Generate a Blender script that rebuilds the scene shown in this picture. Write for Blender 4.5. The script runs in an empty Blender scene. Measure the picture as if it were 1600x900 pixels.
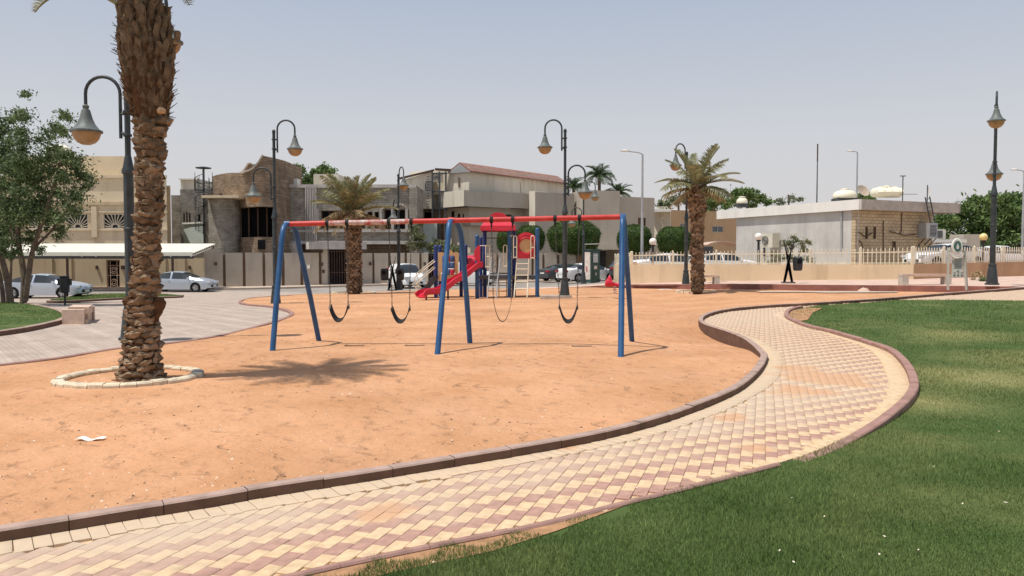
import bpy, bmesh, math, random
import numpy as np
from mathutils import Vector, Matrix
from mathutils.geometry import delaunay_2d_cdt
random.seed(7); rng = np.random.default_rng(7)
S = bpy.context.scene
COL = S.collection
PI = math.pi
# ------------------------------------------------------------ camera
F = 1250.0; EYE = 1.72; PITCH = math.atan(50 / F)
cd = bpy.data.cameras.new('camera'); cam = bpy.data.objects.new('camera', cd); COL.objects.link(cam)
cam.location = (0, 0, EYE); cam.rotation_euler = (PI / 2 - PITCH, 0, 0)
cd.sensor_width = 36; cd.lens = 36 * F / 1600; cd.clip_end = 3000; cd.clip_start = 0.05
S.camera = cam
# ------------------------------------------------------------ sky, sun, exposure
SUN_EL = math.radians(69); SUN_AZ = math.atan2(-.92, -.38)      # clockwise from +Y
w = bpy.data.worlds.new('World'); S.world = w; w.use_nodes = True
wn = w.node_tree.nodes; wl = w.node_tree.links
sky = wn.new('ShaderNodeTexSky'); sky.sky_type = 'NISHITA'; sky.sun_disc = False
sky.sun_elevation = SUN_EL; sky.sun_rotation = SUN_AZ
sky.air_density = 1.0; sky.dust_density = 5.5; sky.ozone_density = 1.6; sky.altitude = 600
hs = wn.new('ShaderNodeHueSaturation'); hs.inputs['Saturation'].default_value = 0.72; hs.inputs['Value'].default_value = 1.0
wl.new(sky.outputs[0], hs.inputs['Color'])
# dust haze: even, faintly warm veil that thickens towards the horizon all the way round
tcw = wn.new('ShaderNodeTexCoord'); sx = wn.new('ShaderNodeSeparateXYZ'); wl.new(tcw.outputs['Generated'], sx.inputs[0])
mr = wn.new('ShaderNodeMapRange'); mr.inputs[1].default_value = 0.0; mr.inputs[2].default_value = 1.0
mr.inputs[3].default_value = 0.85; mr.inputs[4].default_value = 0.60
wl.new(sx.outputs[2], mr.inputs[0])
hcol = wn.new('ShaderNodeValToRGB'); wl.new(sx.outputs[2], hcol.inputs[0])
hcol.color_ramp.elements[0].position = 0.0; hcol.color_ramp.elements[0].color = (.78, .73, .715, 1)
hcol.color_ramp.elements[1].position = 0.55; hcol.color_ramp.elements[1].color = (.30, .40, .58, 1)
e = hcol.color_ramp.elements.new(.14); e.color = (.70, .71, .74, 1)
e = hcol.color_ramp.elements.new(.30); e.color = (.51, .58, .70, 1)
hm = wn.new('ShaderNodeVectorMath'); hm.operation = 'SCALE'; hm.inputs['Scale'].default_value = 10.0; wl.new(hcol.outputs[0], hm.inputs[0])
hz = wn.new('ShaderNodeMixRGB'); wl.new(hm.outputs[0], hz.inputs[2])
wl.new(mr.outputs[0], hz.inputs[0]); wl.new(hs.outputs[0], hz.inputs[1])
wl.new(hz.outputs[0], wn['Background'].inputs['Color'])
wn['Background'].inputs['Strength'].default_value = 0.10
sl = bpy.data.lights.new('sun', 'SUN'); sun = bpy.data.objects.new('sun', sl); COL.objects.link(sun)
sl.energy = 4.2; sl.angle = math.radians(0.55); sl.color = (1, .955, .88)
ldir = Vector((.92 * math.cos(SUN_EL), .38 * math.cos(SUN_EL), -math.sin(SUN_EL)))
sun.rotation_euler = ldir.to_track_quat('-Z', 'Y').to_euler()
S.view_settings.view_transform = 'Standard'; S.view_settings.look = 'None'
S.view_settings.exposure = 0.0; S.view_settings.gamma = 1
S.render.engine = 'CYCLES'; S.render.resolution_x = 1024; S.render.resolution_y = 576

# ------------------------------------------------------------ terrain
GX = [-40, -20, -10, 0, 5, 10, 20, 35]
GY = [0, 8, 15, 22, 30, 38, 46, 60, 75]
GT = [[0, 0, 0, 0, 0, 0, .05, .1],
      [0, 0, 0, 0, .02, .05, .1, .2],
      [0, 0, 0, .03, .1, .15, .25, .35],
      [-.05, -.05, -.03, 0, .08, .25, .42, .5],
      [-.25, -.2, -.14, -.04, .06, .4, .62, .7],
      [-.6, -.5, -.28, -.14, .08, .4, .64, .72],
      [-.8, -.75, -.5, -.3, .10, .38, .65, .72],
      [-.8, -.8, -.7, -.52, -.3, .1, .4, .5],
      [-.8, -.8, -.7, -.55, -.35, 0, .3, .4]]
def _ix(a, v):
    if v <= a[0]: return 0, 0.0
    if v >= a[-1]: return len(a) - 2, 1.0
    for i in range(len(a) - 1):
        if v <= a[i + 1]:
            t = (v - a[i]) / (a[i + 1] - a[i]); return i, t
def g(x, y):
    i, tx = _ix(GX, x); j, ty = _ix(GY, y)
    return ((GT[j][i] * (1 - tx) + GT[j][i + 1] * tx) * (1 - ty) + (GT[j + 1][i] * (1 - tx) + GT[j + 1][i + 1] * tx) * ty)
def ss(a, b, v):
    t = min(1, max(0, (v - a) / (b - a))); return t * t * (3 - 2 * t)
def gs(x, y):      # sand surface
    d = .05 - .25 * ss(20, 31, y) * ss(2, 8, x)
    d -= .24 * math.exp(-((x - 4.6) / 1.9) ** 2 - ((y - 16.8) / 3.2) ** 2)
    d += .012 * math.sin(x * 1.7 + 1.3 * math.sin(y * .9)) * math.sin(y * 1.3 + x * .4)
    return g(x, y) + d
def ray(px, py):
    u = (450 - py) / F
    d = Vector(((px - 800) / F, math.cos(PITCH) + u * math.sin(PITCH), -math.sin(PITCH) + u * math.cos(PITCH)))
    return d
def G(px, py, fn=g, dz=0.0):
    d = ray(px, py); t = 1.0; pt = t
    while t < 400:
        z = EYE + d.z * t
        if z <= fn(d.x * t, d.y * t) + dz: break
        pt = t; t += .25
    a, b = pt, t
    for _ in range(24):
        m = (a + b) / 2
        if EYE + d.z * m <= fn(d.x * m, d.y * m) + dz: b = m
        else: a = m
    return Vector((d.x * b, d.y * b, EYE + d.z * b))
def P(px, py, Y):
    d = ray(px, py); t = Y / d.y
    return Vector((d.x * t, Y, EYE + d.z * t))
def X(px, Y): return P(px, 400, Y).x
def Z(py, Y): return P(800, py, Y).z
def onplane(px, py, A, B):
    d = ray(px, py); ab = Vector((B[0] - A[0], B[1] - A[1])); n = Vector((ab.y, -ab.x))
    t = (n.x * A[0] + n.y * A[1]) / (n.x * d.x + n.y * d.y)
    return Vector((d.x * t, d.y * t, EYE + d.z * t))
def base_z(x, y): return min(g(x, y), gs(x, y)) - .10

# ------------------------------------------------------------ materials
def lin(c):
    if isinstance(c, (list, tuple)): return (c[0], c[1], c[2], 1)
MATS = {}
def M(name, col, rough=.75, var=.12, scale=2.0, bump=0, bscale=60, metal=0, col2=None, spec=.35, detail=5, stain=0, trans=0, dist=.01, island=0, stretch=None):
    if name in MATS: return MATS[name]
    m = bpy.data.materials.new(name); m.use_nodes = True; n = m.node_tree.nodes; l = m.node_tree.links
    b = n['Principled BSDF']; b.inputs['Roughness'].default_value = rough; b.inputs['Metallic'].default_value = metal
    b.inputs['Specular IOR Level'].default_value = spec
    geo = n.new('ShaderNodeNewGeometry'); vec = geo.outputs['Position']
    if stretch:
        mp = n.new('ShaderNodeMapping'); mp.inputs['Scale'].default_value = stretch; l.new(vec, mp.inputs[0]); vec = mp.outputs[0]
    no = n.new('ShaderNodeTexNoise'); no.inputs['Scale'].default_value = scale; no.inputs['Detail'].default_value = detail
    l.new(vec, no.inputs['Vector'])
    cr = n.new('ShaderNodeValToRGB'); l.new(no.outputs[0], cr.inputs[0])
    c2 = col2 or tuple(min(1, c * (1 + var)) for c in col); c1 = col if col2 else tuple(c * (1 - var) for c in col)
    cr.color_ramp.elements[0].position = .33; cr.color_ramp.elements[1].position = .67
    cr.color_ramp.elements[0].color = lin(c1); cr.color_ramp.elements[1].color = lin(c2)
    out = cr.outputs[0]
    if stain:
        n2 = n.new('ShaderNodeTexNoise'); n2.inputs['Scale'].default_value = 1.0; n2.inputs['Detail'].default_value = 8
        mp2 = n.new('ShaderNodeMapping'); mp2.inputs['Scale'].default_value = (1.6, 1.6, .25)
        l.new(geo.outputs['Position'], mp2.inputs[0]); l.new(mp2.outputs[0], n2.inputs['Vector'])
        r2 = n.new('ShaderNodeMapRange'); r2.inputs[1].default_value = .52; r2.inputs[2].default_value = .72; r2.inputs[4].default_value = stain
        l.new(n2.outputs[0], r2.inputs[0])
        mx = n.new('ShaderNodeMixRGB'); mx.inputs[2].default_value = (col[0] * .45, col[1] * .4, col[2] * .35, 1)
        l.new(r2.outputs[0], mx.inputs[0]); l.new(out, mx.inputs[1]); out = mx.outputs[0]
    if island:
        hv = n.new('ShaderNodeHueSaturation'); r3 = n.new('ShaderNodeMapRange')
        r3.inputs[3].default_value = 1 - island; r3.inputs[4].default_value = 1 + island
        l.new(geo.outputs['Random Per Island'], r3.inputs[0]); l.new(r3.outputs[0], hv.inputs['Value']); l.new(out, hv.inputs['Color']); out = hv.outputs[0]
    l.new(out, b.inputs['Base Color'])
    if bump:
        nb = n.new('ShaderNodeTexNoise'); nb.inputs['Scale'].default_value = bscale; nb.inputs['Detail'].default_value = 6
        l.new(vec, nb.inputs['Vector'])
        bp = n.new('ShaderNodeBump'); bp.inputs['Strength'].default_value = bump; bp.inputs['Distance'].default_value = dist
        l.new(nb.outputs[0], bp.inputs['Height']); l.new(bp.outputs[0], b.inputs['Normal'])
    if trans:
        tr = n.new('ShaderNodeBsdfTranslucent'); l.new(out, tr.inputs[0]); ms = n.new('ShaderNodeMixShader'); ms.inputs[0].default_value = trans
        l.new(b.outputs[0], ms.inputs[1]); l.new(tr.outputs[0], ms.inputs[2]); l.new(ms.outputs[0], n['Material Output'].inputs[0])
    MATS[name] = m; return m
def MB_(name, c1, c2, mortar, bw, bh, ang=0, msize=.02, bump=.6, var=.2, offset=.5, stain=0.0, flat=False, rough=.85, squash=1):
    """masonry too far away to build block by block"""
    m = bpy.data.materials.new(name); m.use_nodes = True; n = m.node_tree.nodes; l = m.node_tree.links
    b = n['Principled BSDF']; b.inputs['Roughness'].default_value = rough; b.inputs['Specular IOR Level'].default_value = .2
    geo = n.new('ShaderNodeNewGeometry'); s = n.new('ShaderNodeSeparateXYZ'); l.new(geo.outputs['Position'], s.inputs[0])
    def mul(a, k):
        q = n.new('ShaderNodeMath'); q.operation = 'MULTIPLY'; l.new(a, q.inputs[0]); q.inputs[1].default_value = k; return q.outputs[0]
    def add(a, c):
        q = n.new('ShaderNodeMath'); q.operation = 'ADD'; l.new(a, q.inputs[0]); l.new(c, q.inputs[1]); return q.outputs[0]
    u = add(mul(s.outputs[0], math.cos(ang)), mul(s.outputs[1], math.sin(ang)))
    v = add(mul(s.outputs[0], -math.sin(ang)), mul(s.outputs[1], math.cos(ang))) if flat else s.outputs[2]
    cb = n.new('ShaderNodeCombineXYZ'); l.new(u, cb.inputs[0]); l.new(v, cb.inputs[1])
    br = n.new('ShaderNodeTexBrick'); l.new(cb.outputs[0], br.inputs['Vector']); br.inputs['Scale'].default_value = 1
    br.inputs['Brick Width'].default_value = bw; br.inputs['Row Height'].default_value = bh; br.inputs['Mortar Size'].default_value = msize
    br.inputs['Color1'].default_value = lin(c1); br.inputs['Color2'].default_value = lin(c2); br.inputs['Mortar'].default_value = lin(mortar)
    br.offset = offset; br.inputs['Mortar Smooth'].default_value = .3; br.squash = squash
    no = n.new('ShaderNodeTexNoise'); no.inputs['Scale'].default_value = 1.2; no.inputs['Detail'].default_value = 9; l.new(geo.outputs['Position'], no.inputs['Vector'])
    hv = n.new('ShaderNodeHueSaturation'); r = n.new('ShaderNodeMapRange'); r.inputs[1].default_value = .3; r.inputs[2].default_value = .7
    r.inputs[3].default_value = 1 - var; r.inputs[4].default_value = 1 + var; l.new(no.outputs[0], r.inputs[0]); l.new(r.outputs[0], hv.inputs['Value'])
    l.new(br.outputs[0], hv.inputs['Color']); l.new(hv.outputs[0], b.inputs['Base Color'])
    bp = n.new('ShaderNodeBump'); bp.inputs['Strength'].default_value = bump; bp.inputs['Distance'].default_value = .03
    mm = n.new('ShaderNodeMath'); mm.operation = 'SUBTRACT'; nb = n.new('ShaderNodeTexNoise'); nb.inputs['Scale'].default_value = 14; nb.inputs['Detail'].default_value = 6
    l.new(geo.outputs['Position'], nb.inputs['Vector']); l.new(nb.outputs[0], mm.inputs[0]); l.new(br.outputs['Fac'], mm.inputs[1])
    l.new(mm.outputs[0], bp.inputs['Height']); l.new(bp.outputs[0], b.inputs['Normal'])
    MATS[name] = m; return m

M('sand', (.51, .262, .132), .95, .10, .8, bump=.9, bscale=26, spec=.1, col2=(.60, .33, .185), dist=.03)
M('sand_bed', (.62, .44, .27), .95, .12, 3, bump=.4, bscale=80, spec=.1)
M('far_ground', (.42, .33, .25), .95, .12, .3, spec=.1)
M('road', (.30, .265, .23), .9, .14, .5, bump=.3, bscale=90, spec=.2)
M('pavement', (.50, .40, .32), .9, .12, 1.5, bump=.3, bscale=60, spec=.15)
M('pink_pavement', (.56, .40, .32), .9, .12, 1.5, bump=.3, bscale=60, spec=.15)
M('soil', (.40, .225, .12), .95, .25, 8, bump=.8, bscale=50, spec=.1)
M('turf', (.055, .095, .026), .95, .3, 3, bump=.6, bscale=90, spec=.1, col2=(.085, .12, .038))
M('kerb', (.155, .092, .065), .9, .16, 6, bump=.5, bscale=120, spec=.15)  # stone sides, darkened so the colour carries the shade of the kerb face
M('kerb_top', (.40, .285, .235), .9, .16, 6, bump=.5, bscale=120, spec=.15)  # dusty top of the same stone, lighter than the shade-darkened sides
M('mauve_kerb', (.34, .20, .165), .9, .16, 6, bump=.5, bscale=120, spec=.15)
M('red_kerb', (.27, .125, .10), .9, .2, 2, bump=.3, bscale=80, spec=.15)
M('white_stone', (.66, .57, .42), .85, .2, 8, bump=.7, bscale=40, spec=.2)
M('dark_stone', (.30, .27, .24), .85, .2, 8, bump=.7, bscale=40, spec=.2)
M('blue_paint', (.012, .068, .19), .42, .25, 3, spec=.45, bump=.12, bscale=40, col2=(.03, .11, .25))
M('navy_paint', (.014, .035, .17), .5, .15, 4, spec=.4)
M('red_paint', (.50, .035, .03), .5, .25, 6, spec=.4, col2=(.62, .07, .06))
M('worn_paint', (.45, .05, .04), .6, 0, 9, spec=.3, col2=(.62, .56, .52))
M('red_plastic', (.55, .012, .035), .33, .12, 2, spec=.5, col2=(.66, .03, .06))
M('tan_plastic', (.60, .38, .18), .5, .1, 3, spec=.4)
M('blue_plastic', (.06, .12, .27), .5, .15, 3, spec=.4)
M('cream_metal', (.70, .62, .46), .5, .12, 8, spec=.4)
M('rubber', (.018, .017, .017), .75, .25, 12, spec=.35)
M('black_metal', (.022, .025, .027), .5, .25, 5, spec=.45)
M('lamp_post', (.022, .028, .030), .5, .2, 5, spec=.45, bump=.1, bscale=60, col2=(.045, .055, .057))
M('lamp_shade', (.085, .105, .10), .55, .25, 6, spec=.4, col2=(.17, .18, .165))
M('amber_bowl', (.46, .29, .14), .35, .2, 6, spec=.5, trans=.25)
M('chain', (.12, .115, .11), .45, .2, 9, metal=.6)
M('concrete', (.50, .44, .37), .9, .12, 3, bump=.3, bscale=80, stain=.25)
M('bench_stone', (.60, .43, .33), .85, .12, 5, bump=.3, bscale=80)
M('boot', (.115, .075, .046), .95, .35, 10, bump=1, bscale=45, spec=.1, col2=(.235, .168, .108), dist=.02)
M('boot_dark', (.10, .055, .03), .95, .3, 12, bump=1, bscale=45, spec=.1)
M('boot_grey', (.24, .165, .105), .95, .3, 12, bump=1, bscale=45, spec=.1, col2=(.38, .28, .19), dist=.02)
M('frond', (.13, .155, .06), .7, .3, 3, spec=.3, trans=.25, island=.35, col2=(.22, .23, .10))
M('frond_dry', (.34, .25, .14), .85, .2, 3, spec=.2, trans=.2, island=.35, col2=(.44, .34, .20))
M('frond_dark', (.05, .09, .03), .6, .3, 3, spec=.35, trans=.2, island=.35)
M('frond_pale', (.21, .225, .11), .8, .3, 3, spec=.2, trans=.25, island=.35, col2=(.38, .36, .21))
M('leaf', (.085, .125, .05), .65, .3, .8, spec=.3, trans=.25, island=.55, col2=(.155, .205, .085))
M('leaf_ficus', (.045, .085, .016), .6, .25, 1.2, spec=.3, trans=.2, island=.5, col2=(.075, .125, .025))
M('leaf_far', (.10, .165, .055), .8, .3, .35, spec=.15, trans=.25, island=.35, col2=(.18, .25, .09))
M('leaf_olive', (.14, .16, .075), .8, .3, 1, spec=.2, trans=.25, island=.4, col2=(.22, .23, .12))
M('leaf_haze', (.16, .20, .12), .85, .3, .35, spec=.15, trans=.25, island=.3, col2=(.22, .25, .16))
M('bark', (.16, .12, .09), .95, .3, 6, bump=.8, bscale=30, spec=.1)
M('bark_light', (.26, .22, .17), .95, .3, 6, bump=.8, bscale=30, spec=.1)
M('grass_blade', (.105, .170, .042), .7, .3, 1.1, spec=.25, trans=.3, island=.4, col2=(.225, .285, .095))
M('beige_wall', (.68, .56, .39), .9, .07, .5, stain=.30, bump=.15, bscale=30)
M('beige_wall_dark', (.55, .44, .29), .9, .07, .5, stain=.3)
M('cream_wall', (.70, .61, .47), .9, .06, .5, stain=.22)
M('grey_wall', (.48, .425, .35), .9, .06, .5, stain=.2)
M('pale_wall', (.72, .65, .53), .9, .06, .5, stain=.45)
M('orange_wall', (.62, .42, .25), .9, .06, .5, stain=.2)
M('tan_wall', (.50, .34, .20), .9, .06, .5, stain=.2)
M('panel_wall', (.47, .41, .335), .9, .08, .8, stain=.25, bump=.2, bscale=40)
M('panel_dark', (.14, .085, .05), .7, .15, 4)
M('peach_wall', (.70, .545, .36), .9, .08, .6, stain=.35, bump=.2, bscale=30)
M('peach_wall_shaded', (.52, .33, .19), .9, .10, .8, stain=.35, bump=.2, bscale=30)  # the peach wall darkened: shade painted in where it turns from the sun
M('render_grey', (.50, .465, .43), .9, .14, .7, stain=.35, bump=.3, bscale=20)
M('pavilion_render', (.56, .54, .505), .9, .10, .7, stain=.25, bump=.3, bscale=20)
M('white_fascia', (.80, .77, .71), .8, .06, 1, stain=.2)
M('white_paint', (.78, .76, .70), .6, .05, 2)
M('canopy_white', (.68, .655, .54), .5, .05, 2)
M('sage_sheet', (.52, .58, .53), .6, .06, 2, stain=.3)
M('roof_red', (.28, .15, .115), .7, .15, 2)
M('fence_cream', (.74, .66, .50), .6, .08, 3)
M('window_dark', (.012, .013, .014), .25, .2, 1, spec=.5)
M('void_dark', (.010, .010, .011), .9, .2, 1, spec=.1)
M('window_glass', (.10, .11, .11), .12, .2, .6, spec=.6)
M('frame_brown', (.11, .06, .035), .6, .15, 4)
M('steel', (.42, .43, .43), .45, .1, 3, metal=.3)
M('steel_dark', (.08, .085, .09), .5, .2, 3, metal=.2)
M('rust', (.10, .06, .045), .8, .3, 4)
M('ac_body', (.66, .62, .50), .6, .06, 3)
M('tank_cream', (.82, .77, .60), .55, .05, 1)
M('globe', (.85, .80, .72), .3, .04, 3, spec=.5)
M('globe_yellow', (.75, .58, .24), .3, .06, 3, spec=.5)
M('car_silver', (.52, .58, .65), .28, .02, 1, metal=.35, spec=.6)
M('car_white', (.80, .80, .78), .28, .03, 1, spec=.5)
M('car_dark', (.06, .065, .07), .3, .03, 1, spec=.6)
M('car_glass', (.025, .03, .032), .08, .1, 1, spec=.7)
M('tyre', (.018, .018, .018), .85, .2, 9)
M('rim', (.42, .43, .44), .35, .1, 5, metal=.6)
M('black_trim', (.015, .015, .016), .5, .1, 4)
M('head_lamp', (.60, .62, .64), .15, .05, 4, spec=.7)
M('tail_lamp', (.42, .015, .02), .25, .05, 4, spec=.6)
M('plate', (.72, .72, .70), .5, .04, 4)
M('kiosk_green', (.045, .085, .075), .5, .15, 3, spec=.4)
M('poster', (.62, .50, .42), .5, .35, 5, col2=(.80, .72, .66), spec=.4)
M('poster_red', (.48, .10, .09), .5, .2, 5)
M('paper', (.85, .83, .80), .6, .03, 6)
M('sign_grey', (.42, .43, .38), .7, .1, 5, spec=.3)
M('sign_light', (.66, .66, .60), .7, .1, 5)
M('emblem_green', (.06, .13, .12), .6, .1, 5)
M('pebble_dark', (.10, .065, .045), .9, .3, 30)
M('pebble_light', (.72, .62, .50), .9, .1, 30)
M('dish', (.45, .36, .27), .6, .1, 5)
MB_('stone_brown', (.37, .27, .185), (.26, .185, .125), (.20, .15, .105), .30, .15, 0, .014, 1, .3)
MB_('stone_grey', (.40, .36, .30), (.29, .26, .215), (.24, .215, .175), .34, .17, 0, .014, 1, .28)
MB_('stone_flute', (.34, .31, .26), (.27, .25, .21), (.13, .12, .10), .30, 6, 0, .03, 1, .15, offset=0)
MB_('yellow_brick', (.60, .47, .31), (.50, .385, .25), (.36, .27, .17), .42, .2, .436, .02, .8, .16)
MB_('lower_brown', (.21, .15, .105), (.17, .12, .09), (.09, .07, .05), .5, .3, 0, .02, .6, .2)

def mat_dusty(name, col):
    m = M(name, col, .85, .14, 14, bump=.25, bscale=140, spec=.15)
    n = m.node_tree.nodes; l = m.node_tree.links; b = n['Principled BSDF']
    src = b.inputs['Base Color'].links[0].from_socket
    geo = n.new('ShaderNodeNewGeometry')
    def math_(op, a, c=None, clampit=False):
        q = n.new('ShaderNodeMath'); q.operation = op; q.use_clamp = clampit
        for k, v in enumerate((a, c)):
            if v is None: continue
            if isinstance(v, (int, float)): q.inputs[k].default_value = v
            else: l.new(v, q.inputs[k])
        return q.outputs[0]
    no = n.new('ShaderNodeTexNoise'); no.inputs['Scale'].default_value = 1.3; no.inputs['Detail'].default_value = 7; no.inputs['Roughness'].default_value = .65
    l.new(geo.outputs['Position'], no.inputs['Vector'])
    # pale dust trodden in along the sand side of the path (a straight band in plan)
    dp = n.new('ShaderNodeVectorMath'); dp.operation = 'DOT_PRODUCT'; l.new(geo.outputs['Position'], dp.inputs[0]); dp.inputs[1].default_value = (-.60, .80, 0)
    band = math_('MULTIPLY', math_('ADD', math_('SUBTRACT', dp.outputs['Value'], 4.35), math_('MULTIPLY', math_('SUBTRACT', no.outputs[0], .5), 2.2)), .95, True)
    n2 = n.new('ShaderNodeTexNoise'); n2.inputs['Scale'].default_value = 30; n2.inputs['Detail'].default_value = 4; l.new(geo.outputs['Position'], n2.inputs['Vector'])
    band = math_('MULTIPLY', band, math_('ADD', math_('MULTIPLY', n2.outputs[0], .6), .48))
    sxyz = n.new('ShaderNodeSeparateXYZ'); l.new(geo.outputs['Position'], sxyz.inputs[0])
    rx = n.new('ShaderNodeMapRange'); rx.inputs[1].default_value = 3.2; rx.inputs[2].default_value = 5.8; rx.inputs[3].default_value = 1; rx.inputs[4].default_value = .12; l.new(sxyz.outputs[0], rx.inputs[0])
    ry = n.new('ShaderNodeMapRange'); ry.inputs[1].default_value = 15; ry.inputs[2].default_value = 20; ry.inputs[3].default_value = 0; ry.inputs[4].default_value = .8; l.new(sxyz.outputs[1], ry.inputs[0])
    band = math_('MULTIPLY', band, math_('MAXIMUM', rx.outputs[0], ry.outputs[0]))
    mx = n.new('ShaderNodeMixRGB'); mx.inputs[2].default_value = (.57, .45, .33, 1); l.new(band, mx.inputs[0]); l.new(src, mx.inputs[1])
    # blown orange sand patches
    tot = None
    for (cx, cy, r) in PATCHES:
        ds = n.new('ShaderNodeVectorMath'); ds.operation = 'DISTANCE'; l.new(geo.outputs['Position'], ds.inputs[0]); ds.inputs[1].default_value = (cx, cy, .1)
        e = math_('SUBTRACT', 1.0, math_('MULTIPLY', ds.outputs['Value'], 1 / r), True)
        tot = e if tot is None else math_('MAXIMUM', tot, e)
    pn = n.new('ShaderNodeTexNoise'); pn.inputs['Scale'].default_value = 3.2; pn.inputs['Detail'].default_value = 8; l.new(geo.outputs['Position'], pn.inputs['Vector'])
    pm = math_('MULTIPLY', math_('SUBTRACT', math_('ADD', tot, math_('MULTIPLY', pn.outputs[0], 1.3)), .93), 2.6, True)
    mx2 = n.new('ShaderNodeMixRGB'); mx2.inputs[2].default_value = (.57, .34, .20, 1); l.new(math_('MULTIPLY', pm, .9), mx2.inputs[0]); l.new(mx.outputs[0], mx2.inputs[1])
    l.new(mx2.outputs[0], b.inputs['Base Color'])
    return m
PATCHES = []
for q in ((1290, 590, 1.0), (1250, 610, .7), (1330, 598, .5), (1140, 652, .35), (1180, 700, .3), (880, 700, .3), (600, 800, .35), (1240, 575, .6)):
    pt = G(q[0], q[1]); PATCHES.append((pt.x, pt.y, q[2]))
mat_dusty('paver_yellow', (.63, .455, .28)); mat_dusty('paver_mauve', (.42, .25, .195))

def mat_plaza():
    m = M('plaza', (.44, .36, .30), .9, .10, 1.1, bump=.15, bscale=60, spec=.15, stain=0)
    n = m.node_tree.nodes; l = m.node_tree.links; b = n['Principled BSDF']; src = b.inputs['Base Color'].links[0].from_socket
    geo = n.new('ShaderNodeNewGeometry'); mp = n.new('ShaderNodeMapping'); mp.inputs['Rotation'].default_value = (0, 0, math.radians(52))
    l.new(geo.outputs['Position'], mp.inputs[0])
    br = n.new('ShaderNodeTexBrick'); l.new(mp.outputs[0], br.inputs['Vector']); br.inputs['Scale'].default_value = 1
    br.inputs['Brick Width'].default_value = .2; br.inputs['Row Height'].default_value = .1; br.inputs['Mortar Size'].default_value = .004
    br.inputs['Color1'].default_value = (1, 1, 1, 1); br.inputs['Color2'].default_value = (.9, .88, .86, 1); br.inputs['Mortar'].default_value = (.62, .58, .54, 1)
    wv = n.new('ShaderNodeTexWave'); wv.inputs['Scale'].default_value = .42; wv.inputs['Distortion'].default_value = .4; wv.bands_direction = 'Y'; l.new(mp.outputs[0], wv.inputs[0])
    cr = n.new('ShaderNodeValToRGB'); cr.color_ramp.elements[0].position = .10; cr.color_ramp.elements[1].position = .22
    cr.color_ramp.elements[0].color = (1.12, 1.12, 1.12, 1); cr.color_ramp.elements[1].color = (1, 1, 1, 1); l.new(wv.outputs[0], cr.inputs[0])
    a = n.new('ShaderNodeMixRGB'); a.blend_type = 'MULTIPLY'; a.inputs[0].default_value = 1; l.new(src, a.inputs[1]); l.new(br.outputs[0], a.inputs[2])
    c = n.new('ShaderNodeMixRGB'); c.blend_type = 'MULTIPLY'; c.inputs[0].default_value = 1; l.new(a.outputs[0], c.inputs[1]); l.new(cr.outputs[0], c.inputs[2])
    l.new(c.outputs[0], b.inputs['Base Color'])
mat_plaza()
def rework_sand():
    m = MATS['sand']; n = m.node_tree.nodes; l = m.node_tree.links; b = n['Principled BSDF']
    old = b.inputs['Normal'].links[0].from_node; old.inputs['Strength'].default_value = .35
    geo = n.new('ShaderNodeNewGeometry')
    # soft scuffs and footprints: dents of hand and foot size
    vo = n.new('ShaderNodeTexVoronoi'); vo.inputs['Scale'].default_value = 3.4; vo.feature = 'SMOOTH_F1'; vo.inputs['Randomness'].default_value = 1
    dn_ = n.new('ShaderNodeTexNoise'); dn_.inputs['Scale'].default_value = 2.2; dn_.inputs['Detail'].default_value = 4
    l.new(geo.outputs['Position'], dn_.inputs['Vector'])
    ad = n.new('ShaderNodeVectorMath'); ad.operation = 'ADD'; sc_ = n.new('ShaderNodeVectorMath'); sc_.operation = 'SCALE'; sc_.inputs['Scale'].default_value = .55
    l.new(dn_.outputs['Color'], sc_.inputs[0]); l.new(geo.outputs['Position'], ad.inputs[0]); l.new(sc_.outputs[0], ad.inputs[1]); l.new(ad.outputs[0], vo.inputs['Vector'])
    rp = n.new('ShaderNodeMapRange'); rp.inputs[1].default_value = .02; rp.inputs[2].default_value = .38; l.new(vo.outputs['Distance'], rp.inputs[0])
    n3 = n.new('ShaderNodeTexNoise'); n3.inputs['Scale'].default_value = 6; n3.inputs['Detail'].default_value = 5; l.new(geo.outputs['Position'], n3.inputs['Vector'])
    mm = n.new('ShaderNodeMath'); mm.operation = 'MULTIPLY_ADD'; l.new(n3.outputs[0], mm.inputs[0]); mm.inputs[1].default_value = 1.2; l.new(rp.outputs[0], mm.inputs[2])
    bp = n.new('ShaderNodeBump'); bp.inputs['Strength'].default_value = .9; bp.inputs['Distance'].default_value = .055; l.new(mm.outputs[0], bp.inputs['Height']); l.new(old.outputs[0], bp.inputs['Normal']); l.new(bp.outputs[0], b.inputs['Normal'])
    # broad paler and darker drifts
    src = b.inputs['Base Color'].links[0].from_socket; n4 = n.new('ShaderNodeTexNoise'); n4.inputs['Scale'].default_value = .35; n4.inputs['Detail'].default_value = 6; l.new(geo.outputs['Position'], n4.inputs['Vector'])
    r4 = n.new('ShaderNodeMapRange'); r4.inputs[1].default_value = .35; r4.inputs[2].default_value = .65; r4.inputs[3].default_value = .90; r4.inputs[4].default_value = 1.08; l.new(n4.outputs[0], r4.inputs[0])
    hv = n.new('ShaderNodeHueSaturation'); l.new(r4.outputs[0], hv.inputs['Value']); l.new(src, hv.inputs['Color']); l.new(hv.outputs[0], b.inputs['Base Color'])
rework_sand()
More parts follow.
